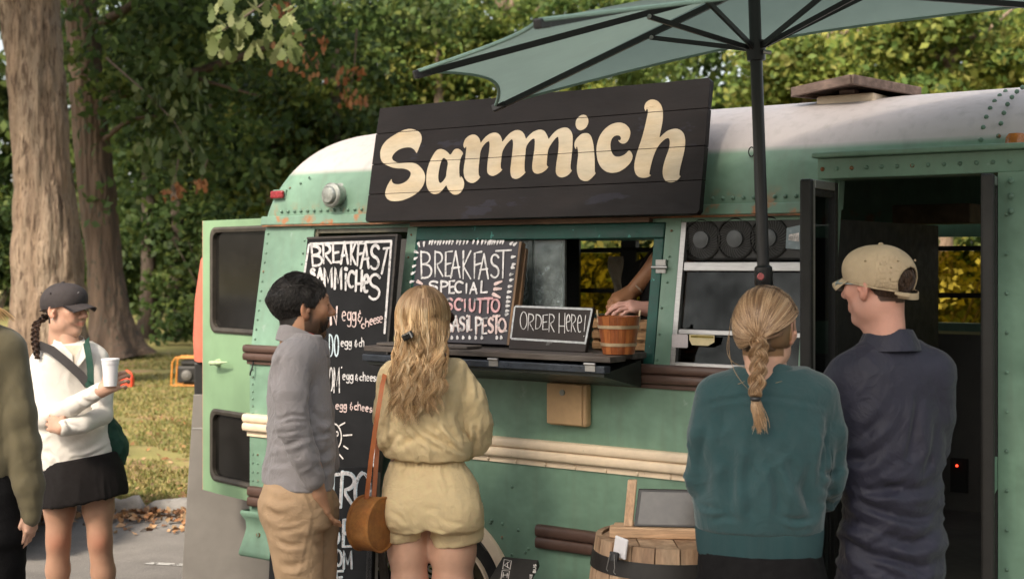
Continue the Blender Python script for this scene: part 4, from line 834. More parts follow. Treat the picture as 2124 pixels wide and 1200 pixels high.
G = {
 'A': [[(0, 0), (.48, 1)], [(.48, 1), (1, 0)], [(.12, .36), (.92, .40)]],
 'B': [[(.05, 1), (.08, 0)], [(.05, .97)]+arc(.35, .76, .48, .22, 80, -80)+[(.1, .52)], [(.1, .52)]+arc(.4, .27, .56, .26, 70, -85)+[(.08, .02)]],
 'C': [[(.95, .85)]+arc(.52, .5, .48, .5, 60, 300, 14)],
 'D': [[(.1, 1), (.1, 0)], [(.1, .98)]+arc(.3, .5, .65, .49, 80, -80, 12)+[(.1, .02)]],
 'E': [[(.95, .98), (.1, .95), (.1, .03), (.95, .05)], [(.1, .48), (.8, .53)]],
 'F': [[(.95, .98), (.15, .93), (.12, 0)], [(.13, .48), (.85, .55)]],
 'G': [[(.95, .85)]+arc(.5, .5, .48, .5, 60, 330, 14)+[(.55, .42)]],
 'H': [[(.08, 1), (.08, 0)], [(.92, 1), (.92, 0)], [(.08, .35), (.92, .35)]],
 'I': [[(.5, 1), (.5, 0)]],
 'K': [[(.1, 1), (.1, 0)], [(.92, 1), (.12, .45), (.95, 0)]],
 'L': [[(.2, 1), (.15, .04), (.95, .07)]],
 'M': [[(.04, 0), (.08, 1), (.5, .25), (.9, 1), (.96, 0)]],
 'N': [[(.08, 0), (.08, 1), (.9, 0), (.92, 1)]],
 'O': [arc(.5, .5, .48, .5, 100, 460, 20)],
 'P': [[(.1, 1), (.1, 0)], [(.1, .97)]+arc(.35, .74, .58, .24, 80, -90)+[(.1, .48)]],
 'R': [[(.1, 1), (.1, 0)], [(.1, .97)]+arc(.35, .74, .55, .24, 80, -90)+[(.12, .48), (.95, 0)]],
 'S': [arc(.52, .75, .42, .24, 25, 270, 10)+arc(.48, .26, .45, .25, 90, -150, 10)],
 'T': [[(0, .97), (1, 1)], [(.5, .98), (.46, 0)]],
 'U': [[(.08, 1)]+[(.08, .4)]+arc(.5, .33, .42, .33, 190, 350, 9)+[(.92, 1)]],
 'c': [arc(.55, .33, .42, .33, 50, 310, 11)],
 'e': [[(.12, .36), (.88, .40)]+arc(.5, .34, .4, .33, 10, 300, 13)],
 'g': [arc(.45, .38, .35, .29, 20, 370, 12), [(.84, .66), (.86, .05)]+arc(.45, -.12, .4, .2, 0, -150, 8)],
 'h': [[(.12, 1), (.1, 0)], [(.1, .4)]+arc(.5, .42, .38, .24, 150, 0, 8)+[(.88, 0)]],
 's': [arc(.5, .51, .32, .15, 40, 270, 8)+arc(.5, .18, .34, .17, 90, -150, 8)],
 'i': [[(.5, .62), (.5, 0)], [(.48, .84), (.52, .88)]],
 '&': [arc(.5, .62, .3, .16, 60, 270, 8)+[(.5, .45)]+arc(.5, .24, .42, .22, 90, 340, 9)+[(.95, .42)], [(.5, .98), (.5, .86)], [(.55, 0), (.55, -.12)]],
 '!': [[(.7, 1), (.35, .25)], [(.3, .02), (.33, .05)]],
 "'": [[(.5, 1), (.4, .85)]],
}
def letters(bd, spec, wpx, mat, name, jit=0.0):
    """spec: list of (char, u0, vtop, u1, vbot, lean px) boxes in picture pixels, laid on the board's own plane"""
    out = []
    sc = np.linalg.norm(bd.q(spec[0][1]+10, spec[0][2])-bd.q(spec[0][1], spec[0][2]))/10
    for (ch, u0, v0, u1, v1, ln) in spec:
        for st in G[ch]:
            pts = np.array([bd.q(u0+(u1-u0)*x+ln*y+random.uniform(-jit, jit), v1+(v0-v1)*y+random.uniform(-jit, jit)) for x, y in st])
            if len(pts) > 6: pts = np.concatenate([pts[:1], (pts[:-2]+2*pts[1:-1]+pts[2:])/4, pts[-1:]])
            w_ = wpx*sc*.74*np.interp(np.linspace(0, 1, len(pts)), [0, .5, 1], [random.uniform(.8, 1.1), random.uniform(.9, 1.2), random.uniform(.6, 1.0)]); out.append((pts, list(w_)))
    return bd.strokes(out, mat, name)
def lines(bd, segs, wpx, mat, name):
    u, v = segs[0][0][0] if isinstance(segs[0], tuple) else segs[0][0]; sc = np.linalg.norm(bd.q(u+10, v)-bd.q(u, v))/10
    return bd.strokes([([bd.q(*p) for p in s], [wpx*sc*t for t in (tp if tp else [1]*len(s))]) for s, tp in [(x if isinstance(x, tuple) and isinstance(x[0], list) else (x, None)) for x in segs]], mat, name)
def word(txt, u, v, h, w, gap, dv=0.0, lean=0.0):
    r = []
    for i, c in enumerate(txt):
        if c != ' ': r.append((c, u, v-h, u+w*(.6 if c in "i'!" else 1), v, lean))
        u += (w*(.6 if c in "i'!" else 1))+gap; v += dv
    return r
# ---------------------------------------------------------------- the big shop sign
BLw = bw(*B(757, 460, -.035)); BRw = bw(*B(1451, 443, -.035)); TLw = bw(*B(788, 224, .055))
sg = Board('shop_sign', 'long black plank sign lettered Sammich in cream above the serving window', 'sign', BLw, BRw, TLw, .03)
qs_ = lambda *p: sg.q(*p)
edL = [(788, 224), (780, 278), (771.5, 341.5), (764, 403.5), (757, 460)]; edR = [(1474, 160), (1468, 224), (1462, 302), (1456, 373), (1450, 443)]
for i in range(4):
    a, b_, c, d = qs_(*edL[i+1]), qs_(*edR[i+1]), qs_(*edR[i]), qs_(*edL[i])
    g = .0012; a[1] += g; b_[1] += g; c[1] -= g; d[1] -= g
    nseg = 9 if i == 0 else 2
    top = [c+(d-c)*t+np.array([0, random.uniform(-.003, .002) if 0 < t < 1 and i == 0 else 0]) for t in np.linspace(0, 1, nseg)]
    if i == 0: top = [c+np.array([0, -.012]), c+np.array([-.012, 0])]+top[1:]
    if i == 3: a_ = [a+np.array([.0, .01]), a+np.array([.008, 0]), b_+np.array([-.01, 0]), b_+np.array([0, .012])]
    else: a_ = [a, b_]
    sg.slab(a_+top, BLKB, 'plank', y0=random.uniform(-.0006, .0006), bevel=.0015)
MB().box(.02, sg.w-.02, .031, .05, .03, sg.h*.5).build('backing', wood('sign_back_wood', (.16, .10, .06), (.10, .06, .04)), sg.e)
def crop(o, k, pts): return [(o[0]+x/k, o[1]+y/k) for x, y in pts]
c1 = ((780, 220), 5.715); c2 = ((950, 240), 7.06); c3 = ((1140, 190), 5.713)
LET = [
 (c1, [[(485,565),(520,480),(545,410),(545,355),(520,310),(460,280),(400,270),(330,285),(280,310),(200,355),(120,415),(75,475),(52,545),(55,615),(75,665),(115,695),(180,725),(250,740),(320,740),(380,755),(415,785),(415,820),(395,860),(355,900),(300,925),(250,930),(210,920),(190,895),(190,860),(160,905),(130,960),(112,1020),(112,1060),(135,1100),(175,1125),(240,1130),(310,1120),(380,1095),(450,1060),(510,1015),(555,960),(580,900),(588,840),(575,785),(545,740),(500,695),(450,675),(380,672),(300,678),(250,670),(205,645),(190,615),(205,580),(240,540),(290,510),(350,493),(410,490),(450,510),(475,545)]]),
 (c1, [[(885,585),(930,515),(970,505),(1005,520),(1040,560),(1015,600),(1000,650),(990,720),(990,790),(995,845),(1008,850),(1005,825),(1035,860),(1050,910),(1045,960),(1015,1020),(970,1050),(920,1050),(880,1020),(850,975),(838,935),(800,985),(760,1030),(700,1048),(650,1030),(615,985),(597,920),(600,830),(610,750),(645,650),(680,580),(720,525),(765,507),(815,520),(855,550)],
       [(805,612),(845,640),(857,680),(845,740),(838,790),(833,840),(800,890),(765,918),(745,890),(740,830),(750,760),(765,690),(785,635)]]),
 (c2, [[(105,485),(82,450),(85,410),(105,350),(150,305),(200,280),(250,277),(295,305),(325,350),(335,405),(370,355),(420,300),(480,260),(540,247),(590,260),(625,295),(645,340),(652,390),(700,325),(760,260),(830,218),(890,210),(940,230),(970,265),(990,310),(998,345),(1040,295),(1100,240),(1170,210),(1220,205),(1270,225),(1300,270),(1320,310),(1328,350),(1380,280),(1440,220),(1510,185),(1570,172),(1620,185),(1655,220),(1680,270),(1685,330),(1683,440),(1672,560),(1660,660),(1652,740),(1658,795),(1677,802),(1640,850),(1590,890),(1520,910),(1470,890),(1440,850),(1435,800),(1445,690),(1465,580),(1478,470),(1480,370),(1470,305),(1430,335),(1380,400),(1330,480),(1315,560),(1308,650),(1302,725),(1318,745),(1330,752),(1290,800),(1230,840),(1160,855),(1115,835),(1092,790),(1090,720),(1105,620),(1125,480),(1130,390),(1125,332),(1080,350),(1035,400),(1000,460),(990,580),(980,690),(978,780),(985,822),(998,828),(960,870),(900,915),(850,930),(800,915),(775,870),(770,790),(785,660),(803,520),(812,420),(808,370),(795,343),(750,380),(700,440),(655,520),(640,620),(630,700),(632,770),(645,785),(657,790),(620,830),(560,870),(510,887),(460,870),(432,830),(430,770),(440,660),(458,540),(468,440),(465,390),(455,372),(410,400),(360,460),(332,530),(320,640),(308,740),(305,840),(315,885),(332,895),(300,940),(250,980),(200,990),(140,965),(100,910),(85,840),(90,750),(110,640),(120,540),(128,470),(126,455),(115,458)]]),
 (c3, [[(395,273),(440,285),(463,330),(463,375),(440,425),(400,455),(360,463),(325,440),(310,395),(315,345),(345,300)]]),
 (c3, [[(318,690),(295,650),(300,600),(320,560),(370,510),(410,493),(460,495),(490,520),(510,570),(525,640),(530,700),(538,790),(538,880),(540,955),(553,968),(510,1020),(460,1060),(410,1062),(365,1040),(340,1000),(325,940),(328,860),(340,780),(342,720),(335,670),(328,652),(318,660)]]),
 (c3, [[(820,585),(815,575),(830,580),(845,575),(850,550),(835,525),(800,520),(770,530),(740,560),(725,610),(725,670),(740,725),(770,765),(810,775),(860,765),(910,735),(945,693),(975,725),(990,765),(980,810),(950,860),(890,915),(820,955),(740,967),(670,950),(610,900),(575,830),(560,750),(557,680),(570,600),(600,520),(650,450),(720,395),(790,370),(850,368),(905,390),(945,430),(963,480),(955,535),(930,590),(900,615),(865,620),(835,605)]]),
 (c3, [[(1145,240),(1125,205),(1128,165),(1150,125),(1190,100),(1230,95),(1280,110),(1320,150),(1340,200),(1348,260),(1345,330),(1335,400),(1315,490),(1303,553),(1350,505),(1400,465),(1460,445),(1510,440),(1560,460),(1595,500),(1610,560),(1610,640),(1595,730),(1570,830),(1550,910),(1540,980),(1545,1000),(1560,1003),(1530,1040),(1490,1070),(1430,1080),(1380,1065),(1350,1020),(1340,960),(1350,880),(1380,780),(1415,690),(1428,620),(1425,570),(1410,550),(1370,565),(1310,620),(1265,690),(1230,780),(1205,870),(1190,940),(1185,985),(1210,992),(1170,1018),(1110,1025),(1060,1015),(1020,975),(1005,910),(1010,840),(1030,750),(1060,660),(1095,560),(1130,430),(1150,340),(1168,260),(1168,215),(1155,207),(1145,225)]]),
]
# the joints between planks stay visible through the paint: cut each letter along them
gap = .0013; joints = []
for i in (1, 2, 3):
    a, b_ = qs_(*edL[i]), qs_(*edR[i]); joints.append((a, (b_-a)/np.linalg.norm(b_-a)))
for (o, k), polys in LET:
    loops = [np.array([qs_(*p) for p in smooth_closed(crop(o, k, pp))]) for pp in polys]
    ob = fill_polys(loops, 'lettering', CREAMP, sg.e, Matrix(((1, 0, 0, 0), (0, 0, -1, -.0022), (0, 1, 0, 0), (0, 0, 0, 1))))
    bm = bmesh.new(); bm.from_mesh(ob.data)
    for a, d in joints:
        nrm = np.array([-d[1], d[0]])
        for sgn in (-1, 1):
            c = a+nrm*gap*sgn; bmesh.ops.bisect_plane(bm, geom=bm.verts[:]+bm.edges[:]+bm.faces[:], dist=1e-6, plane_co=(c[0], c[1], 0), plane_no=(nrm[0], nrm[1], 0))
        dele = [f for f in bm.faces if abs(np.dot(np.array(f.calc_center_median())[:2]-a, nrm)) < gap*.9]
        bmesh.ops.delete(bm, geom=dele, context='FACES')
    bm.to_mesh(ob.data); bm.free(); ob['kind'] = 'stuff'
# ---------------------------------------------------------------- tall menu leaning on the bus
TLp, TRp = (637, 497), (821, 491)
mt = bw(*B(637, 497, -.035)); mr_ = bw(*B(821, 491, -.035)); mb = bw(*B(572, 1150, -.25))
BLm = bw(B(637, 497, -.035).x, -.30, .02)
menu = Board('menu_board', 'tall chalkboard menu headed Breakfast Sammiches leaning against the bus', 'menu board', BLm, BLm+(mr_-mt).normalized()*1.0, mt, .025)
menu_w = menu.q(821, 491)[0]; ytop = menu.q(637, 497)[1]; menu.w = menu_w
x0 = menu.q(637, 497)[0]; x1 = menu.q(821, 491)[0]
menu.slab([(x0, 0), (x1, 0), (x1, ytop), (x0, ytop)], CHALKB, 'board')
fw = .014
Wb = wood('black_frame_wood', (.028, .024, .022), (.05, .04, .034))
menu.slab([(x1+.0005, 0), (x1+.012, 0), (x1+.012, ytop+.012), (x1+.0005, ytop+.012)], Wb, 'frame_side', -.004, .026)
menu.slab([(x0, ytop+.0005), (x1, ytop+.0005), (x1, ytop+.012), (x0, ytop+.012)], Wb, 'frame_top', -.004, .026)
lines(menu, [[(643, 506), (812, 500)], [(641, 508), (632, 566)], [(812, 502), (798, 690)], [(786, 868), (776, 965)]], 4, CH_W, 'border_line')
crm = lambda L: [(c, 620+a/5.4545, 480+b/5.4545, 620+d/5.4545, 480+e/5.4545, l/5.4545) for (c, a, b, d, e, l) in L]
letters(menu, crm([('B', 150, 160, 275, 390, -12), ('R', 275, 140, 375, 360, -8), ('E', 385, 125, 475, 355, -6), ('A', 480, 120, 560, 362, 0), ('K', 585, 120, 650, 372, 6), ('F', 655, 125, 745, 385, 10), ('A', 705, 140, 795, 412, 12), ('S', 808, 150, 915, 432, 8), ('T', 905, 185, 990, 475, 60)]), 6.2, CH_W, 'lettering')
letters(menu, crm([('S', 137, 425, 190, 520, 0), ('A', 215, 420, 270, 540, 4), ('M', 292, 415, 385, 625, 0), ('M', 410, 410, 490, 645, 4), ('C', 560, 450, 640, 632, 4), ('H', 645, 445, 720, 670, 8), ('e', 730, 390, 805, 690, 6), ('S', 790, 480, 930, 775, 10)]), 6.6, CH_W, 'lettering')
letters(menu, crm([('I', 515, 480, 560, 660, 2), ('N', 360, 850, 445, 1050, 4)]), 6, CH_W, 'lettering')
p = crm([('I', 545, 430, 545, 430, 0)])[0]; menu.strokes([([menu.q(718, 557.5), menu.q(721, 558.5)], .018)], CH_W, 'letter_dot')
letters(menu, crm([('N', 368, 852, 442, 1050, 3)]), 5, CH_P, 'lettering')
letters(menu, crm([('e', 485, 850, 540, 1010, 0), ('g', 545, 850, 600, 1020, 0), ('g', 600, 855, 655, 1025, 0), ('&', 665, 895, 720, 1020, 0)]), 3, CH_P, 'lettering')
letters(menu, crm([('c', 705, 1015, 750, 1095, 4), ('h', 750, 985, 800, 1075, 4), ('e', 800, 955, 845, 1055, 4), ('e', 842, 945, 885, 1045, 4), ('s', 875, 935, 915, 1035, 4), ('e', 908, 925, 955, 1030, 4)]), 3, CH_P, 'lettering')
crn = lambda L: [(c, 640+a/4.615, 640+b/4.615, 640+d/4.615, 640+e/4.615, l/4.615) for (c, a, b, d, e, l) in L]
letters(menu, crn([('D', 200, 245, 240, 460, 0), ('O', 250, 250, 292, 455, 2)]), 3.4, CH_B, 'lettering')
letters(menu, crn([('e', 312, 285, 345, 362, 0), ('g', 348, 285, 385, 362, 0), ('g', 387, 288, 420, 364, 0), ('&', 447, 300, 472, 362, 0), ('c', 487, 300, 512, 362, 0), ('h', 512, 280, 540, 362, 0)]), 2.8, CH_W, 'lettering')
letters(menu, crn([('O', 172, 560, 200, 790, 0), ('O', 205, 560, 240, 790, 0), ('M', 248, 560, 305, 800, 0), ("'", 318, 560, 330, 600, 0)]), 3.2, CH_W, 'lettering')
letters(menu, crn([('e', 330, 600, 365, 680, 0), ('g', 368, 603, 402, 684, 0), ('g', 404, 605, 438, 686, 0), ('&', 455, 625, 482, 684, 0), ('c', 488, 625, 520, 686, 0), ('h', 522, 605, 550, 688, 0), ('e', 552, 618, 585, 690, 0), ('e', 588, 620, 620, 692, 0), ('s', 620, 622, 650, 694, 0), ('e', 650, 624, 680, 696, 0)]), 2.8, CH_W, 'lettering')
letters(menu, crn([('e', 258, 890, 298, 960, 0), ('g', 300, 890, 335, 962, 0), ('g', 337, 890, 372, 964, 0), ('&', 400, 895, 428, 964, 0), ('c', 440, 905, 472, 966, 0), ('h', 474, 890, 508, 970, 0), ('e', 510, 915, 545, 978, 0), ('e', 548, 915, 582, 984, 0), ('s', 585, 925, 618, 990, 0), ('e', 620, 930, 650, 996, 0)]), 2.8, CH_P, 'lettering')
crs = lambda x, y: (640+x/3.43, 850+y/3.43)
lines(menu, [[crs(180+58*math.cos(t), 190+95*math.sin(t)) for t in np.linspace(-1.5, 1.5, 12)], [crs(225, 110), crs(262, 90)], [crs(252, 180), crs(312, 176)], [crs(255, 255), crs(285, 275)], [crs(215, 305), crs(250, 345)], [crs(207+9*math.cos(t), 168+16*math.sin(t)) for t in np.linspace(0, 6.3, 10)]], 2.2, CH_T, 'sun_drawing')
# ---------------------------------------------------------------- A-frame board (coffee)
def aframe(name, label, TLp, TRp, BLp, Yt, lean, th=.02, wd=None):
    tl = at(*TLp, Yt); tr0 = on_plane(*TRp, tl, BEY)
    X = (tr0-tl).normalized(); tr = tr0
    tilt = (Vector((0, 0, -1))-BEY*lean).normalized()    # down the face, the foot coming forward
    Lh = (tl.z-.02)/(-tilt.z)
    bd = Board(name, label, 'chalkboard', tl+tilt*Lh, tr+tilt*Lh, tl, th)
    return bd
af = aframe('sandwich_board', 'black A-frame chalkboard with big blue and white letters beside the man in grey', (600, 972), (777, 967), None, 5.78, .16)
W1 = af.q(777, 967)[0]; H1 = af.q(640, 971)[1]
af.slab([(0, 0), (W1, 0), (W1, H1), (0, H1)], CHALKB, 'board')
MB().box(W1-.03, W1-.004, .0, .04, .0, H1-.02).build('frame_rail', wood('grey_leg_wood', (.26, .25, .24), (.2, .19, .18), axis='Z'), af.e)
bk = MB().hexa([(0.02, .03, H1-.06), (W1-.02, .03, H1-.06), (W1-.02, .05, H1-.06), (.02, .05, H1-.06), (.02, .03, H1-.02), (W1-.02, .03, H1-.02), (W1-.02, .05, H1-.02), (.02, .05, H1-.02)]).build('hinge_rail', Wb, af.e)
RL = Matrix((af.X, af.Y, af.Z)).transposed()
fl = lambda wv: RL.inverted() @ (wv-af.O)
for xx in (.03, W1-.05):
    top = Vector((xx, .045, H1-.04)); wtop = af.O+RL @ top; foot = wtop+BEY*.16; foot.z = .01
    MB().beam(top, fl(foot), .03, .02).build('rear_leg', wood('grey_leg_wood', (.26, .25, .24), (.2, .19, .18)), af.e)
cra = lambda L: [(c, 640+a/3.43, 850+b/3.43, 640+d/3.43, 850+e/3.43, l/3.43) for (c, a, b, d, e, l) in L]
for dx, mt_, w_ in ((5, CH_B, 9), (0, CH_W, 6.5)):
    letters(af, cra([('T', 110+dx, 455, 235+dx, 690, 0), ('R', 215+dx, 440, 330+dx, 690, 12), ('O', 325+dx, 445, 440+dx, 715, 4), ('S', 150+dx, 770, 220+dx, 955, 0), ('E', 235+dx, 770, 335+dx, 975, 6)]), w_, mt_, 'lettering')
for dx, mt_, w_ in ((4, CH_B, 6), (0, CH_W, 4)):
    letters(af, cra([('R', 90+dx, 1010, 125+dx, 1110, 0), ('O', 130+dx, 995, 180+dx, 1105, 0), ('O', 190+dx, 995, 240+dx, 1105, 0), ('M', 250+dx, 1000, 312+dx, 1125, 0), ('F', 95+dx, 1140, 130+dx, 1240, 0), ('E', 140+dx, 1140, 185+dx, 1240, 0), ('E', 195+dx, 1140, 250+dx, 1240, 0)]), w_, mt_, 'lettering')
# third board, low, behind the woman's legs
sb = aframe('smoothie_board', 'low chalkboard with yellow green letters behind the legs of the woman in yellow', (778, 1105), (930, 1116), None, 5.78, .12)
W2 = sb.q(930, 1116)[0]; H2 = sb.q(800, 1107)[1]
sb.slab([(0, 0), (W2, 0), (W2, H2), (0, H2)], CHALKB, 'board')
MB().box(.02, W2-.02, .021, .05, .01, H2-.02).build('backing', Wb, sb.e)
crb = lambda L: [(c, 720+a/3.528, 860+b/3.528, 720+d/3.528, 860+e/3.528, l/3.528) for (c, a, b, d, e, l) in L]
for dx, mt_, w_ in ((2, CH_G, 7), (0, CH_W, 4)):
    letters(sb, crb([('S', 205+dx, 1015+dx, 262+dx, 1125+dx, 0), ('M', 275+dx, 1015+dx, 325+dx, 1130+dx, 0), ('S', 590+dx, 1100+dx, 635+dx, 1180+dx, 0)]), w_, mt_, 'lettering')
# ---------------------------------------------------------------- counter
ZC = B(1100, 712, -.1).z; ZC = 1.425
cl0 = B(752, 716, -.30).x; cr0 = B(1258, 745, -.30).x
ct = thing('serving_counter', 'dark weathered plank counter folded out below the serving window', 'counter', BO, -TH)
Wc = [wood('dark_counter_wood_%d' % i, c1_, c2_, rough=.6, st=7) for i, (c1_, c2_) in enumerate((((.060, .047, .040), (.10, .085, .075)), ((.038, .032, .030), (.075, .06, .05)), ((.09, .075, .065), (.045, .038, .035))))]
x_l, x_r = s_p1b-.22, s_p2a-.02
x_l = B(752, 716, -.33).x; x_r = B(1258, 748, -.33).x+.02
for i, (y0, y1, dz) in enumerate(((-.335, -.225, 0), (-.222, -.115, .002), (-.112, -.004, -.001))):
    m = MB().box(x_l+random.uniform(0, .012), (x_r if i == 0 else s_p2a-.03)+random.uniform(-.01, .01), y0, y1, ZC-.022+dz, ZC+dz); m.build('plank', Wc[i % 3], ct, bevel=.003)
MB().box(x_l+.05, B(1000, 705, -.2).x, -.30, -.2, ZC+.0025, ZC+.013).build('loose_plank', Wc[2], ct, bevel=.002)
MB().box(x_l+.01, x_r-.02, -.345, -.30, ZC-.062, ZC-.034).build('front_lip', pm('blue_black_lip', (.028, .034, .045), .3, .3, 8, spots=((.16, .12, .1), .29, 20.0)), ct, bevel=.004)
MB().hexa([(x_l+.03, -.33, ZC-.075), (x_r-.03, -.33, ZC-.075), (s_p2a-.03, -.0365, ZC-.135), (x_l+.03, -.0365, ZC-.135), (x_l+.03, -.33, ZC-.064), (x_r-.03, -.33, ZC-.064), (s_p2a-.03, -.0365, ZC-.03), (x_l+.03, -.0365, ZC-.03)]).build('under_flap', pm('dark_green_black_board', (.018, .022, .018), .5, .4, 6), ct)
for xx in np.linspace(x_l+.25, x_r-.08, 3):
    m = MB().box(xx-.022, xx+.022, -.349, -.3455, ZC-.055, ZC-.028); m.tube([(xx-.024, -.351, ZC-.028), (xx+.024, -.351, ZC-.028)], .005, 8); m.build('hinge', P_ALU, ct)
# breakfast special board standing on the counter
bo = bw(*B(866, 706, -.11)); bo = bw(B(845, 712, -.15).x, -.15, ZC+.015)
s1 = bw(*B(1052, 707, -.15)); tl = bw(*B(868, 500, -.02))
bs = Board('special_board', 'square black board with painted dashes reading Breakfast Special on the counter', 'menu board', bo, bo+BEX, tl, .03)
e = [bs.q(845, 700), bs.q(1052, 706), bs.q(1077, 501), bs.q(868, 498)]
e[0][1] = 0; e[1][1] = 0
bs.slab(e, pm('purple_black_board', (.014, .011, .016), .5, .25, 6, .1, 40), 'board')
MB().prism([(e[1][0]+.001, 0), (e[1][0]+.012, 0), (e[2][0]+.012, e[2][1]), (e[2][0]+.001, e[2][1])], -.0, .03).build('edge', wood('raw_board_edge', (.16, .09, .045), (.05, .035, .025), axis='Z'), bs.e)
MB().hexa([(e[1][0]-.01, .03, .01), (e[1][0]+.02, .03, .01), (e[1][0]+.02, .05, .01), (e[1][0]-.01, .05, .01), (e[2][0]-.01, .03, e[2][1]-.02), (e[2][0]+.02, .03, e[2][1]-.02), (e[2][0]+.02, .045, e[2][1]-.02), (e[2][0]-.01, .045, e[2][1]-.02)]).build('back_leg', wood('raw_board_edge', (.16, .09, .045), (.05, .035, .025)), bs.e)
crq = lambda L: [(c, 840+a/5, 480+b/5, 840+d/5, 480+e_/5, l/5) for (c, a, b, d, e_, l) in L]
letters(bs, crq([('B', 165, 205, 285, 485, -3), ('R', 305, 205, 400, 465, 0), ('E', 415, 200, 495, 472, 3), ('A', 478, 205, 575, 480, 4), ('K', 598, 205, 690, 492, 2), ('F', 712, 205, 800, 485, 2), ('A', 770, 235, 868, 490, 6), ('S', 888, 235, 985, 485, 0), ('T', 945, 195, 1105, 482, 2)]), 4.6, CH_W, 'lettering')
letters(bs, crq([('S', 245, 515, 350, 620, 3), ('P', 370, 515, 455, 635, 2), ('E', 460, 510, 520, 645, 2), ('C', 520, 520, 610, 635, 2), ('I', 620, 545, 665, 640, 2), ('A', 680, 535, 750, 645, 4), ('L', 785, 520, 860, 640, 2)]), 5.2, CH_W, 'lettering')
for dx, mt_, w_ in ((3, CH_R, 5.6), (0, CH_W, 4.6)):
    letters(bs, crq([('S', 425+dx, 695, 500+dx, 815, 3), ('C', 515+dx, 700, 600+dx, 815, 3), ('I', 605+dx, 710, 645+dx, 825, 2), ('U', 670+dx, 705, 730+dx, 825, 3), ('T', 745+dx, 700, 825+dx, 840, 2), ('T', 825+dx, 695, 910+dx, 845, 2), ('O', 900+dx, 705, 985+dx, 835, 2)]), w_, mt_ if dx == 0 else CH_P if False else mt_, 'lettering')
for dx, mt_, w_ in ((2, CH_P, 6.2), (0, CH_W, 4.2)):
    letters(bs, crq([('B', 425+dx, 885, 490+dx, 1045, 0), ('A', 495+dx, 880, 560+dx, 1035, 3), ('S', 568+dx, 885, 625+dx, 1030, 2), ('i', 635+dx, 850, 665+dx, 1035, 0), ('L', 665+dx, 880, 695+dx, 1030, 0), ('P', 735+dx, 890, 805+dx, 1060, 0), ('E', 805+dx, 895, 855+dx, 1065, 2), ('S', 865+dx, 895, 920+dx, 1050, 2), ('T', 920+dx, 875, 985+dx, 1055, 0), ('O', 970+dx, 905, 1050+dx, 1040, 2)]), w_, mt_, 'lettering')
dash = []
for k, x in enumerate([260, 285, 315, 345, 370, 405, 435, 465, 495, 545, 575, 615, 650, 715, 760, 805, 840, 870, 890, 912, 935, 965, 995, 1022]): dash.append(([(840+x/5+.6, 480+(100+random.uniform(0, 6))/5), (840+x/5-1.2, 480+(128+random.uniform(0, 14))/5)], [1.1, .5]))
for (x, y, dx, dy) in [(145, 125, 14, 36), (205, 118, -2, 40), (112, 210, 32, 16), (110, 285, 24, -12), (92, 365, 28, -12), (80, 438, 34, -18), (68, 525, 32, -6), (1118, 268, 34, -6), (1128, 345, 24, -4), (1118, 375, 26, 8), (1102, 450, 28, -4), (1095, 505, 28, -10), (1080, 570, 30, -4), (1072, 625, 32, -2), (1065, 680, 32, 2), (1062, 725, 30, 2), (1058, 770, 28, 0), (1055, 822, 26, 0), (1050, 858, 24, -4), (1040, 1025, 18, 6), (1100, 130, 22, -20), (1135, 138, 28, -22)]: dash.append(([(840+x/5, 480+y/5), (840+(x+dx)/5, 480+(y+dy)/5)], [1.3, .5]))
for x in (410, 487, 545, 605, 672, 735, 800, 955, 1000): dash.append(([(840+x/5, 480+1085/5), (840+(x+3)/5, 480+1105/5)], [.7, 1.3]))
lines(bs, dash, 4.2, CH_W, 'dashes')
lines(bs, [([(840+a/5, 480+b/5), (840+c/5, 480+d/5)], [1.3, .7]) for a, b, c, d in ((940, 545, 1008, 518), (935, 598, 1003, 595), (920, 650, 990, 685), (135, 518, 185, 545))], 5, CH_P, 'pink_dashes')
# order here board
oh = Board('order_board', 'small framed chalkboard lettered Order Here standing on the counter', 'sign', bw(B(1058, 706, -.20).x, -.20, ZC+.004), bw(B(1058, 706, -.20).x+1, -.20, ZC+.004), bw(*B(1068, 633, -.14)), .02)
e = [oh.q(1058, 706), oh.q(1216, 715), oh.q(1231, 637), oh.q(1068, 633)]; e[0][1] = 0; e[1][1] = 0.0
oh.slab(e, CHALKG, 'board')
lines(oh, [[(1070, 635), (1226, 641)], [(1228, 642), (1214, 712)], [(1062, 702), (1214, 711)], [(1068, 637), (1060, 700)]], 3.4, pm('silver_edge_paint', (.34, .35, .36), .5, .3, 40), 'border_line')
crh = lambda L: [(c, 1040+a/4.286, 540+b/4.286, 1040+d/4.286, 540+e_/4.286, l/4.286) for (c, a, b, d, e_, l) in L]
letters(oh, crh([('O', 165, 455, 230, 612, 4), ('R', 232, 472, 290, 622, 8), ('D', 300, 480, 358, 610, 6), ('E', 365, 480, 415, 618, 4), ('R', 420, 475, 475, 635, 6), ('H', 510, 470, 570, 645, 3), ('e', 575, 400, 620, 635, 3), ('R', 620, 480, 665, 635, 5), ('e', 675, 405, 722, 645, 3), ('!', 725, 490, 765, 680, 0)]), 2.3, CH_W, 'lettering')
MB().box(e[0][0]+.05, e[1][0]-.05, .021, .032, .002, e[2][1]*.7).build('backing', Wb, oh.e)
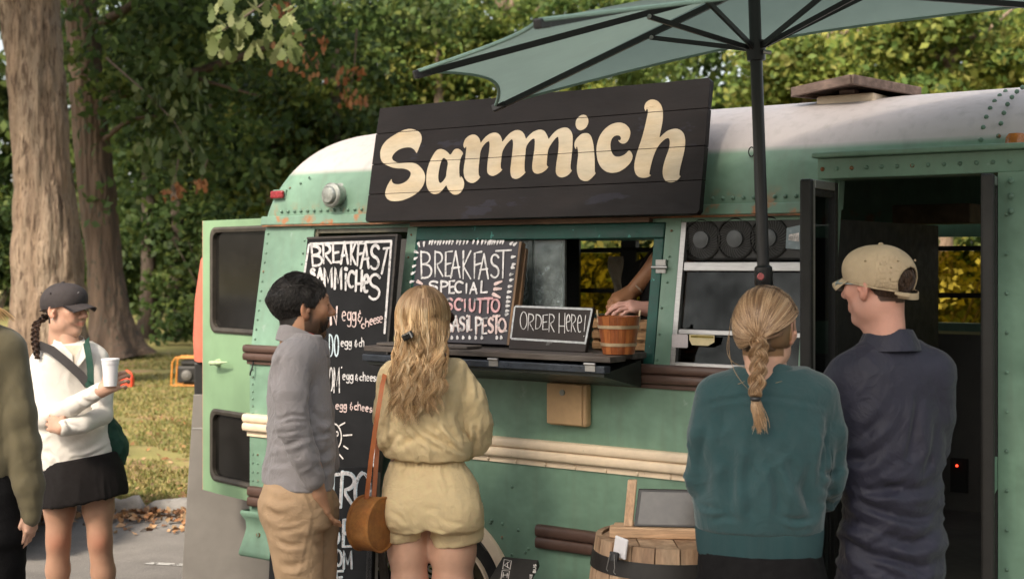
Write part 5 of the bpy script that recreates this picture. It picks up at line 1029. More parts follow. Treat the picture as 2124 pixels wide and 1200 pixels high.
# ================================================================ umbrella
M_FAB = pm('umbrella_canvas', lin((138, 156, 147)), .85, .07, 2.5, .2, 160, trans=.55, bdist=.002, wrinkle=.12, wscale=3.0)
M_BMET = pm('black_powder_coat', (.012, .011, .012), .38, .2, 12, .05, 60, spec=.5)
UY = 4.64
ap = at(1563, -44, UY); jn = at(1584, 572, UY); pdir = (jn-ap).normalized(); foot = ap+pdir*(ap.z/(-pdir.z))
um = thing('patio_umbrella', 'sage green patio umbrella on a black pole over the queue', 'umbrella', (foot.x, foot.y, 0)); uo = Vector((foot.x, foot.y, 0))
tips = {'A': at(866, 148, 4.15), 'B': at(1028, 219, 5.20), 'E': at(2170, 7, 4.80), 'G': at(2400, -70, 4.1), 'D': at(2330, -92, 3.36), 'C': at(1118, 42, 3.40)}
order = ['A', 'B', 'E', 'G', 'D', 'C']; scal = {'AB': .10, 'BE': .20, 'EG': .10, 'GD': .1, 'DC': .06, 'CA': .09}
for i, a in enumerate(order):
    b_ = order[(i+1) % 6]; pa, pb = tips[a], tips[b_]; m = MB(); P = []; N = 14
    for ti in range(N+1):
        row = []
        for si in range(N+1):
            t, s = ti/N, si/N; k = 4*s*(1-s); tt = t*(1-scal[a+b_]*k*t)
            p = ap+((pa*(1-s)+pb*s)-ap)*tt; p.z -= .022*k*t*(1-t)*4*.6+.012*math.sin(PI*t)*0; row.append(p-uo)
        P.append(row)
    m.grid(P); pn = m.build('canopy_panel', M_FAB, um, smooth=60)
    MB().tube(P[-1], .006, 6).build('hem', pm('canvas_hem', lin((120, 146, 136)), .85, .1, 20), pn)
    rib0 = ap+Vector((0, 0, -.02)); d = (pa-ap)
    MB().beam(rib0-uo, pa+Vector((0, 0, -.012))-uo, .013, .02).build('rib', M_BMET, um)
    MB().beam(pa-d.normalized()*.045+Vector((0, 0, -.010))-uo, pa+d.normalized()*.012+Vector((0, 0, -.008))-uo, .022, .026).build('rib_tip', M_BMET, um, bevel=.004)
hub = ap+pdir*((at(1567, 104, UY)-ap).length)
for a in order:
    fr_ = .335 if a in 'AG' else .37 if a in 'BE' else .29
    q = ap+(tips[a]-ap)*fr_+Vector((0, 0, -.03)); MB().beam(hub+(q-hub).normalized()*.02-uo, q-uo, .010, .016).build('strut', M_BMET, um)
    MB().lathe([(.007, -.012), (.007, .012)], q-uo, 8, 'Y').build('strut_pin', P_ALU, um)
MB().tube([hub+pdir*.035-uo, hub-pdir*.03-uo], [.030, .034], 14).build('runner_hub', M_BMET, um, smooth=40)
MB().tube([hub+pdir*.01+Vector((.018, -.03, 0))-uo, hub+pdir*.01+Vector((.045, -.03, -.004))-uo], .007, 8).build('runner_ring', P_ALU, um)
MB().tube([ap-uo, jn-uo], .0205, 16).build('pole', M_BMET, um, smooth=60)
MB().tube([jn-pdir*.02-uo, foot-pdir*.05-uo], .0165, 16).build('lower_pole', M_BMET, um, smooth=60)
MB().tube([jn-pdir*.035-uo, jn-pdir*.028-uo, jn+pdir*.03-uo, jn+pdir*.04-uo], [.022, .030, .031, .024], 16).build('tilt_collar', M_BMET, um, smooth=40)
kn = at(1572, 573, UY)+Vector((0, -.04, 0))
MB().tube([kn-uo+Vector((0, .03, 0)), kn-uo, kn-uo+Vector((0, -.012, 0))], [.014, .018, .017], 14).build('knob', M_BMET, um, smooth=40)
MB().tube([kn-uo+Vector((0, -.0125, 0)), kn-uo+Vector((0, -.016, 0))], [.012, .009], 14).build('knob_button', pm('red_knob_cap', (.45, .12, .12), .3, .2, 30), um, smooth=40)
MB().lathe([(.26, 0), (.26, .05), (.22, .07), (.04, .075), (.035, .3), (.02, .3)], (0, 0, 0), 28).build('base', M_BMET, um, smooth=40)

# ================================================================ bucket on the counter
def pail(root, n, r0, r1, h, mats, th=.009, z0=0.0, bulge=0.0):
    for k in range(n):
        a0, a1 = 2*PI*k/n+.008, 2*PI*(k+1)/n-.008; mt = random.choice(mats); P_o = []; P_i = []
        for t in np.linspace(0, 1, 7 if bulge else 2):
            r = r0+(r1-r0)*t+bulge*math.sin(PI*t); z = z0+h*t
            P_o.append([(r*math.cos(a), r*math.sin(a), z) for a in (a0, (a0+a1)/2, a1)]); P_i.append([((r-th)*math.cos(a), (r-th)*math.sin(a), z) for a in (a0, (a0+a1)/2, a1)])
        m = MB(); m.grid([[*o, *i[::-1], o[0]] for o, i in zip(P_o, P_i)])
        m.f.append((0, 1, 2, 3, 4, 5)); o = (len(P_o)-1)*7; m.f.append((o+5, o+4, o+3, o+2, o+1, o))
        m.build('stave', mt, root)
def hoop(root, r0, r1, z, w, mt, t=.003, n=40):
    MB().lathe([(r0+.0005, z), (r0+t, z), (r1+t, z+w), (r1+.0005, z+w), (r0+.0005, z)], (0, 0, 0), n, cap=False).build('hoop', mt, root, smooth=40)
pb = bw(*B(1283, 716, -.19)); pb.z = ZC+.003
bk = thing('wooden_bucket', 'small varnished wooden bucket with two pale hoops at the end of the counter', 'bucket', pb, .4)
Wk = [wood('bucket_stave_%d' % i, a, b, axis='Z', rough=.32, bump=.15) for i, (a, b) in enumerate((((.26, .075, .022), (.15, .04, .014)), ((.36, .12, .035), (.22, .06, .02)), ((.20, .055, .018), (.30, .10, .03))))]
pail(bk, 15, .060, .082, .142, Wk)
MB().lathe([(.001, .006), (.055, .006), (.055, .012), (.001, .012)], (0, 0, 0), 20, cap=False).build('bottom', Wk[0], bk)
M_HOOP = pm('pale_metal_hoop', (.52, .40, .26), .35, .2, 16, metal=.5)
hoop(bk, .0645, .0665, .030, .012, M_HOOP); hoop(bk, .0748, .0768, .096, .012, M_HOOP)
bk.rotation_euler = (0, 0, 0)
MB().hexa([(.074, -.012, .118), (.080, -.012, .118), (.080, .010, .118), (.074, .010, .118), (.078, -.006, .165), (.084, -.006, .165), (.084, .006, .165), (.078, .006, .165)]).build('ear', M_HOOP, bk, bevel=.003)
MB().hexa([(-.080, -.012, .118), (-.074, -.012, .118), (-.074, .010, .118), (-.080, .010, .118), (-.084, -.006, .165), (-.078, -.006, .165), (-.078, .006, .165), (-.084, .006, .165)]).build('ear', M_HOOP, bk, bevel=.003)
MB().tube([(.083*math.cos(t), .09*abs(math.sin(t))+.005, .152-.06*math.sin(t)) for t in np.linspace(0, PI, 16)], .0022, 6).build('bail', M_BMET, bk)
# ================================================================ things inside the hatch
def inb(u, v, y): return bw(*B(u, v, y))
Wl = wood('crate_wood', (.33, .19, .09), (.22, .12, .055))
cb = inb(1286, 720, .10); cb.z = ZC-.02; cr = thing('slatted_crate', 'pale slatted wooden crate behind the bucket inside the hatch', 'crate', cb, -TH)
for k in range(3): MB().box(-.13, .13, -.006, .006, .018+k*.042, .046+k*.042).build('slat', Wl, cr, bevel=.002)
for k in range(3): MB().box(-.13, .13, .194, .206, .018+k*.042, .046+k*.042).build('slat', Wl, cr, bevel=.002)
for sx in (-1, 1):
    MB().box(sx*.118-.012, sx*.118+.012, .0065, .193, .0, .14).build('end_board', Wl, cr)
wt = thing('worktop', 'dark steel worktop behind the serving hatch', 'worktop', BO, -TH)
MB().box(s_p1b+.02, s_p2a+.3, .16, .62, ZC-.05, ZC-.025).build('top', P_INT, wt); MB().box(s_p1b+.02, s_p2a+.3, .18, .60, ZF, ZC-.051).build('cabinet', P_INT, wt)
jb = inb(1118, 640, .40); jb.z = ZC-.024; jr = thing('glass_dome', 'clear glass dome on a white dotted stand behind the hatch pane', 'cake dome', jb)
MB().lathe([(.05, 0), (.055, .005), (.055, .075), (.05, .08)], (0, 0, 0), 24).build('stand', pm('white_ceramic', (.62, .60, .55), .35, .08, 20), jr, smooth=40)
MB().lathe([(.054, .082), (.054, .12), (.046, .15), (.028, .172), (.010, .18), (.012, .19), (.009, .2), (.0, .202)], (0, 0, 0), 24, cap=False).build('dome', glass('dome_glass', (0, 0, 0), .03, .05), jr, smooth=60)
tb = inb(1277, 545, .75); tw = thing('hanging_towel', 'pale striped towel hanging inside the bus before the far window', 'towel', tb, -TH)
m = MB(); m.grid([[(x+.012*math.sin(z*30+x*40)+(.02*(-z)/.2), .012*math.sin(x*90), z) for x in np.linspace(-.028+.03*(z < -.05)*0, .028, 12)] for z in np.linspace(.03, -.19, 12)]); m.build('cloth', pm('pale_towel', (.42, .36, .28), .9, .15, 30, weave=60), tw, smooth=80)
rb_ = thing('utensil_rail', 'dark rail with a hanging pan and a wire basket inside the bus', 'rail', inb(1300, 525, .78), -TH)
MB().tube([(-.18, 0, .02), (.35, 0, .02)], .006, 8).build('rail', P_BLK, rb_)
MB().lathe([(.055, 0), (.06, .03), (.05, .03)], (.07, .01, -.085), 20, 'Y').build('pan', P_BLK, rb_)
mm = MB()
for k in range(6): mm.tube([(.02+k*.03, -.02, -.10), (.02+k*.03, -.02, -.16)], .0016, 5); 
for k in range(3): mm.tube([(.02, -.02, -.10-k*.03), (.17, -.02, -.10-k*.03)], .0016, 5)
mm.build('wire_basket', P_BLK, rb_)['kind'] = 'stuff'
yb = inb(1180, 640, .35); yb.z = ZC-.024; bx_ = thing('yellow_box', 'small ochre box on the worktop left of the cook', 'box', yb, -TH)
MB().box(-.03, .03, -.02, .02, 0, .07).build('carton', pm('ochre_card', (.28, .19, .05), .6, .2, 20), bx_, bevel=.003); MB().box(-.031, .031, -.0205, -.0202, .02, .05).build('label_band', pm('brown_card', (.15, .09, .04), .6), bx_)
sw = inb(1262, 640, .22); sw.z = ZC-.022; sd_ = thing('sandwich', 'toasted sandwich being put together by the cook', 'sandwich', sw, -TH)
MB().lathe([(.02, 0), (.045, .004), (.05, .018), (.046, .024)], (.01, 0, 0), 16).build('lower_bun', pm('toast', (.38, .19, .07), .8, .3, 20), sd_, smooth=60)
MB().lathe([(.05, .024), (.055, .03), (.05, .036)], (.01, 0, 0), 16).build('filling', pm('dark_filling', (.10, .05, .02), .6, .4, 30), sd_, smooth=60)
MB().lathe([(.046, .036), (.05, .045), (.04, .062), (.015, .068), (0, .068)], (.01, 0, 0), 16).build('upper_bun', pm('toast', (.38, .19, .07)), sd_, smooth=60)

# ================================================================ barrel table, stand, card reader
bc_ = Vector(((1392-CU)/FPX*4.98, 4.98, 0)); br = thing('barrel', 'wooden barrel table with black hoops in front of the bus', 'barrel', bc_)
Wr = [wood('barrel_stave_%d' % i, a, b, axis='Z', rough=.6, bump=.4, spots=((.05, .028, .015), .30, 3.0), st=6) for i, (a, b) in enumerate((((.36, .24, .155), (.22, .13, .075)), ((.42, .29, .19), (.28, .17, .10)), ((.28, .17, .10), (.38, .26, .17)), ((.17, .10, .06), (.30, .19, .115))))]
HB = .805; pail(br, 20, .262, .268, HB, Wr, .022, 0, .045)
M_HB = pm('black_iron_hoop', (.014, .012, .011), .55, .3, 10, spots=((.08, .05, .03), .3, 20.0))
def rb(z): t = z/HB; return .262+.006*t+.045*math.sin(PI*t)
for z, w_ in ((.700, .055), (.52, .05), (.24, .05), (.045, .055)): hoop(br, rb(z), rb(z+w_), z, w_, M_HB, .004)
for i, x in enumerate(np.linspace(-.255, .255, 5)[:-1]):
    x1 = x+.126; h0, h1 = math.sqrt(.268**2-min(.26, abs(x+.002))**2), math.sqrt(.268**2-min(.26, abs(x1-.002))**2)
    hm = max(h0, h1); yl = .246
    def cl(xx): return math.sqrt(max(.0, .246**2-xx**2))
    pts = [(x+.002, -cl(x+.002)), (x+.063, -cl(x+.063)), (x1-.002, -cl(x1-.002)), (x1-.002, cl(x1-.002)), (x+.063, cl(x+.063)), (x+.002, cl(x+.002))]
    m = MB(); m.v = [(a, b, HB-.03) for a, b in pts]+[(a, b, HB-.006+random.uniform(-.002, .002)) for a, b in pts]; n_ = 6
    m.f = [tuple(range(n_-1, -1, -1)), tuple(range(n_, 2*n_))]+[(k, (k+1) % n_, n_+(k+1) % n_, n_+k) for k in range(n_)]
    m.build('lid_board', Wr[i % 4], br)
# framed screen on a wooden rest, standing on the barrel
sy = 4.95
st_ = thing('menu_screen', 'dark glass screen in a rough pale wood rest standing on the barrel', 'screen', (bc_.x, bc_.y, HB-.004), -.12)
so = Vector((bc_.x, bc_.y, HB-.004)); Rz = Matrix.Rotation(.12, 3, 'Z')
def S(u, v, Y=4.93): return Rz @ (at(u, v, Y)-so)
Wp = wood('rough_pale_wood', (.52, .34, .21), (.40, .24, .14), axis='X', spots=((.09, .05, .03), .30, 8.0), rough=.7)
Wpz = wood('rough_pale_wood_z', (.55, .37, .24), (.44, .27, .16), axis='Z', spots=((.12, .07, .04), .27, 8.0), rough=.7)
zb0, zb1 = 0.0, S(1400, 1088).z
xl = S(1264, 1100).x
MB().box(xl, xl+.40, -.075, -.02, .0, .038).build('base_rail', Wp, st_, bevel=.005)
MB().box(xl+.01, xl+.40, .02, .07, .0, .03).build('rear_rail', Wp, st_, bevel=.004)
p0, p1 = S(1293, 1088), S(1301, 1000)
MB().hexa([(p0.x, -.06, .039), (p0.x+.033, -.06, .039), (p0.x+.033, -.03, .039), (p0.x, -.03, .039), (p1.x, -.015, p1.z), (p1.x+.033, -.015, p1.z), (p1.x+.033, .015, p1.z), (p1.x, .015, p1.z)]).build('upright', Wpz, st_, bevel=.004)
xs0, xs1 = p0.x+.034, p0.x+.30; hz = S(1400, 1018).z
def scr(x, t, o): return (x+t*.016, -.058+.045*t+o, .040+(hz-.04)*t)
def sq(x0, x1, t0, t1, o0, o1): return MB().hexa([scr(x0, t0, o0), scr(x1, t0, o0), scr(x1, t0, o1), scr(x0, t0, o1), scr(x0, t1, o0), scr(x1, t1, o0), scr(x1, t1, o1), scr(x0, t1, o1)])
sq(xs0+.002, xs1, 0, 1, 0, .012).build('case', M_BMET, st_, bevel=.002)
sq(xs0+.014, xs1-.012, .06, .93, -.0015, -.0002).build('screen_glass', pm('grey_screen_glass', (.075, .068, .062), .16, .25, 6, .02, 20, spec=.55), st_)
MB().box(xs1+.002, xs1+.033, -.05, -.02, .039, hz+.04).build('upright', Wpz, st_, bevel=.004)
rp = Vector(((1271-CU)/FPX*4.78, 4.78, 0)); 
ang = math.atan2(rp.y-bc_.y, rp.x-bc_.x); 
ang = math.radians(-118); zc_ = .735; cc_ = Vector((bc_.x+math.cos(ang)*(rb(.73)+.012), bc_.y+math.sin(ang)*(rb(.73)+.012), .70))
xr_ = at(1271, 1137, 4.74); cc_ = Vector((xr_.x, xr_.y, xr_.z-.035))
dd = Vector((cc_.x-bc_.x, cc_.y-bc_.y, 0)); dd.normalize(); cc_ = Vector((bc_.x, bc_.y, 0))+dd*(rb(.72)+.010); cc_.z = xr_.z-.036
cr_ = thing('card_reader', 'white card reader clipped to the barrel with a binder clip', 'card reader', cc_, math.atan2(dd.y, dd.x)+PI/2)
MB().box(-.028, .028, -.006, .004, 0, .072).build('body', pm('white_plastic', (.66, .64, .66), .3, .05, 10), cr_, bevel=.009); MB().lathe([(.003, 0), (.003, -.001)], (0, -.0065, .012), 8, 'Y').build('button', P_INT, cr_)
cr_.rotation_euler = (0, .16, math.atan2(dd.y, dd.x)+PI/2)
cp = thing('binder_clip', 'black binder clip gripping the card reader on the barrel', 'clip', cc_+dd*.012+Vector((-.01, 0, -.004)), math.atan2(dd.y, dd.x)+PI/2)
MB().hexa([(-.018, -.010, -.004), (.018, -.010, -.004), (.018, .004, -.004), (-.018, .004, -.004), (-.018, -.004, .026), (.018, -.004, .026), (.018, .002, .026), (-.018, .002, .026)]).build('jaw', M_BMET, cp, bevel=.002)
MB().tube([(-.010, -.011, .02), (-.020, -.014, -.02), (-.024, -.014, -.034), (-.018, -.014, -.04)], .0015, 6).build('wire_arm', P_ALU, cp); MB().tube([(.008, -.011, .02), (.012, -.014, -.026), (.008, -.014, -.04), (.016, -.014, -.046)], .0015, 6).build('wire_arm', P_ALU, cp)
# ================================================================ slim black plank sign by the wheel
po = at(1030, 1200, 5.25); tlp = at(1043, 1153, 5.37); 
dn = (at(1030, 1200, 5.25)-tlp).normalized(); BLp = tlp+dn*((tlp.z-.015)/(-dn.z)); Xd = (at(1117, 1160, 5.31)-tlp).normalized()
pk = Board('plank_sign', 'slim black plank with boxed sideways letters leaning by the wheel arch', 'sign', BLp, BLp+Xd, tlp, .03)
wk = pk.q(1117, 1160)[0]; hk = pk.q(1043, 1153)[1]; xk = pk.q(1043, 1153)[0]
pk.slab([(xk, 0), (wk, 0), (wk, hk), (xk, hk)], pm('black_plank_paint', (.024, .022, .021), .55, .25, 8), 'board')
def vletters(bd, spec, wpx, mat):
    out = []; sc = np.linalg.norm(bd.q(1060, 1180)-bd.q(1050, 1180))/10
    for ch, u0, v0, u1, v1 in spec:
        for stt in G[ch]: out.append((np.array([bd.q(u1-(u1-u0)*(1-y), v1-(v1-v0)*x) if False else bd.q(u0+(u1-u0)*(1-y), v1-(v1-v0)*x) for x, y in stt]), wpx*sc))
    return bd.strokes(out, mat, 'lettering')
vletters(pk, [('A', 1046, 1164, 1057, 1178), ('I', 1043, 1186, 1054, 1198), ('B', 1106, 1182, 1111, 1187.5), ('U', 1106.5, 1176, 1111.5, 1181), ('S', 1107, 1170, 1112, 1175), ('N', 1098.5, 1196, 1103.5, 1201), ('E', 1099.5, 1191, 1104, 1195)], 1.5, CH_T)
lines(pk, [[(1046, 1160), (1061, 1163), (1058, 1181), (1043, 1180), (1046, 1160)], [(1042, 1183), (1057, 1184), (1054, 1204), (1039, 1203), (1042, 1183)], [(1052.5, 1188.5), (1052, 1197.5)], [(1044.5, 1187.5), (1043.5, 1197)]], 1.4, CH_T, 'letter_box')
# ================================================================ by the open rear door
gy_ = 7.75; gb = thing('grey_board', 'tall plain grey board standing behind the open rear door', 'board', ((440-CU)/FPX*gy_, gy_, 0))
xA = (376-440)/FPX*gy_; xB = (600-440)/FPX*gy_; xC = (396-440)/FPX*gy_; zT = at(396, 818, gy_+.06).z
M_GB = pm('grey_laminate', (.165, .152, .138), .55, .10, 3, .08, 30, spots=((.10, .09, .08), .25, 30.0))
MB().hexa([(xA, 0, 0), (xB, 0, 0), (xB, .03, 0), (xA, .03, 0), (xC, .06, zT), (xB+.02, .06, zT), (xB+.02, .09, zT), (xC, .09, zT)]).build('panel', M_GB, gb, bevel=.004)
zs = at(396, 891, gy_).z; MB().hexa([(xC-.003, .05*.9, zs), (xB, .05*.9, zs), (xB, .053, zs), (xC-.003, .053, zs), (xC-.003, .046, zs+.006), (xB, .046, zs+.006), (xB, .055, zs+.006), (xC-.003, .055, zs+.006)]).build('trim_strip', P_ALU, gb)
jp = at(424, 470, 7.95); jk = thing('coral_jacket', 'coral pink jacket hanging behind the open rear door', 'jacket', (jp.x, jp.y, 0))
def slv(pts, name, mat, par, o, rr, n=16, wr=.006):
    P = []
    for i, (p, r) in enumerate(zip(pts, rr)):
        P.append([(p[0]-o[0]+r*math.cos(a)*(1+.12*math.sin(3*a+i)), p[1]-o[1]+.6*r*math.sin(a), p[2]+wr*math.sin(5*a+i*2)) for a in np.linspace(0, 2*PI, n)])
    m = MB(); m.grid(P); m.f.append(tuple(range(n-1))); m.f.append(tuple((len(P)-1)*n+k for k in range(n-1))); return m.build(name, mat, par, smooth=80)
M_COR = pm('coral_cloth', (.42, .115, .075), .85, .15, 6, .3, 40, weave=90)
JZ = lambda v: at(424, v, 7.95).z
slv([(jp.x+.12, jp.y, JZ(492)), (jp.x+.09, jp.y, JZ(512)), (jp.x+.05, jp.y, JZ(540)), (jp.x+.035, jp.y, JZ(620)), (jp.x+.03, jp.y, JZ(700)), (jp.x+.03, jp.y, JZ(749))], 'sleeve', M_COR, jk, (jp.x, jp.y, 0), [.05, .07, .075, .085, .085, .082])
slv([(jp.x+.24, jp.y+.03, JZ(492)), (jp.x+.22, jp.y+.03, JZ(520)), (jp.x+.2, jp.y+.03, JZ(640)), (jp.x+.2, jp.y+.03, JZ(752))], 'body', M_COR, jk, (jp.x, jp.y, 0), [.10, .16, .16, .16])
MB().tube([(.08, .02, JZ(494)), (.2, .02, JZ(482)), (.34, .02, JZ(494))], .006, 6).build('hanger', P_BLK, jk)
MB().tube([(.2, .02, JZ(482)), (.2, .02, JZ(474)), (.215, .0, JZ(468)), (.225, -.02, JZ(473))], .003, 6).build('hanger_hook', P_ALU, jk)
bgp = at(424, 820, 7.95); bg_ = thing('black_crate', 'black box standing on the grey board behind the rear door', 'box', (bgp.x, 8.0, 0))
MB().box(-.06, .35, -.05, .15, zT-.2, JZ(751)).build('crate', pm('black_plastic_box', (.012, .012, .012), .5, .2, 8), bg_, bevel=.01); MB().box(-.055, .345, -.045, .145, 0, zT-.201).build('stand', P_INT, bg_)
# generator and fuel can far on the lawn
gg = thing('generator', 'small generator in an orange tube frame on the lawn', 'generator', gp(392, 20.1)); M_OR = pm('orange_tube', (.50, .19, .03), .45, .1, 10)
for y in (-.15, .15):
    MB().tube([(-.22, y, .02), (-.20, y, .36), (-.15, y, .42), (.18, y, .42), (.24, y, .34), (.26, y, .02), (-.22, y, .02)], .013, 8).build('frame', M_OR, gg, smooth=60)
MB().box(-.14, .18, -.13, .13, .05, .30).build('engine', P_BLK, gg, bevel=.03); MB().box(-.10, .16, -.11, .11, .302, .38).build('tank', P_INT, gg, bevel=.03)
MB().lathe([(.07, 0), (.075, -.03), (.03, -.05)], (.0, -.13, .17), 16, 'Y').build('recoil_cover', P_INTW, gg)
gc_ = thing('fuel_can', 'small red fuel can standing on the lawn behind the held cup', 'fuel can', gp(264, 20)); M_RED = pm('red_plastic', (.68, .06, .025), .4, .1, 10)
MB().hexa([(-.09, -.07, 0), (.09, -.07, 0), (.09, .07, 0), (-.09, .07, 0), (-.085, -.065, .15), (.085, -.065, .15), (.085, .065, .15), (-.085, .065, .15)]).build('can', M_RED, gc_, bevel=.02)
MB().tube([(-.06, 0, .14), (-.05, 0, .20), (.0, 0, .23), (.05, 0, .20), (.07, 0, .14)], .016, 8).build('handle', M_RED, gc_, smooth=60); MB().lathe([(.02, .14), (.02, .19), (.01, .2)], (-.075, 0, 0), 10).build('spout', P_BLK, gc_)
# ================================================================ parked dark car behind the woman in white
cX = (92-CU)/FPX*8.75; car = thing('parked_car', 'dark parked car whose front shows behind the woman in white', 'car', (cX, 8.95, 0)); M_CAR = pm('black_car_paint', (.010, .010, .012), .22, .1, 5, .0, 10, spec=.5, coat=.6)
prof = [(0, .22), (.0, .60), (-.05, .74), (-.12, .80), (-1.0, .92), (-1.15, .96), (-1.75, 1.40), (-2.0, 1.46), (-3.2, 1.46), (-3.7, 1.38), (-4.2, 1.02), (-4.45, .98), (-4.5, .55), (-4.48, .22)]
def carc(x0, r=.36): return [(x0+r*math.cos(a), .22+max(0, r*math.sin(a))+.08*(math.sin(a) > .2)) for a in np.linspace(PI, 0, 9)]
ol = [(x, z) for x, z in prof]
bot = carc(-3.75)+carc(-.80)
lower = [(x, z) for x, z in prof if z < 1.0 or x > -1.2]
MB().prism([(-4.48, .22)]+bot+[(0, .22), (.0, .60), (-.05, .74), (-.12, .80), (-1.0, .92), (-1.15, .96), (-4.2, 1.0), (-4.45, .96), (-4.5, .55)], -.88, .88).build('body', M_CAR, car, bevel=.05)
MB().hexa([(-4.15, -.78, .99), (-1.12, -.78, .96), (-1.12, .78, .96), (-4.15, .78, .99), (-3.6, -.60, 1.45), (-1.85, -.60, 1.45), (-1.85, .60, 1.45), (-3.6, .60, 1.45)]).build('cabin', G_BLK, car, bevel=.06)
MB().box(-3.55, -1.9, -.61, .61, 1.452, 1.475).build('roof', M_CAR, car, bevel=.01)
for x in (-.80, -3.75):
    for y in (-.86, .66):
        w_ = empty('wheel', (x, y, .33)); w_.parent = car
        MB().lathe([(.22, 0), (.30, -.01), (.33, .02), (.33, .18), (.30, .2), (.22, .2)], (0, 0, 0), 28, 'Y', cap=False).build('tyre', P_BLK, w_, smooth=40); MB().lathe([(.22, .0), (.2, .03), (.06, .01), (0, .0)], (0, 0, 0), 24, 'Y', cap=False).build('rim', P_ALU, w_, smooth=40)
for k in range(4): MB().box(.002, .02, -.5, .5, .47+k*.06, .485+k*.06).build('grille_bar', P_ALU, car)
MB().box(-.02, .001, -.52, .52, .45, .70).build('grille', P_BLK, car)
for y in (-.70, .70): MB().box(-.10, .012, y-.14, y+.14, .58, .72).build('headlight', pm('headlight_glass', (.3, .3, .32), .1, .1, 9, spec=.7), car, bevel=.03)
MB().box(-.03, .05, -.86, .86, .24, .42).build('bumper', M_CAR, car, bevel=.03)
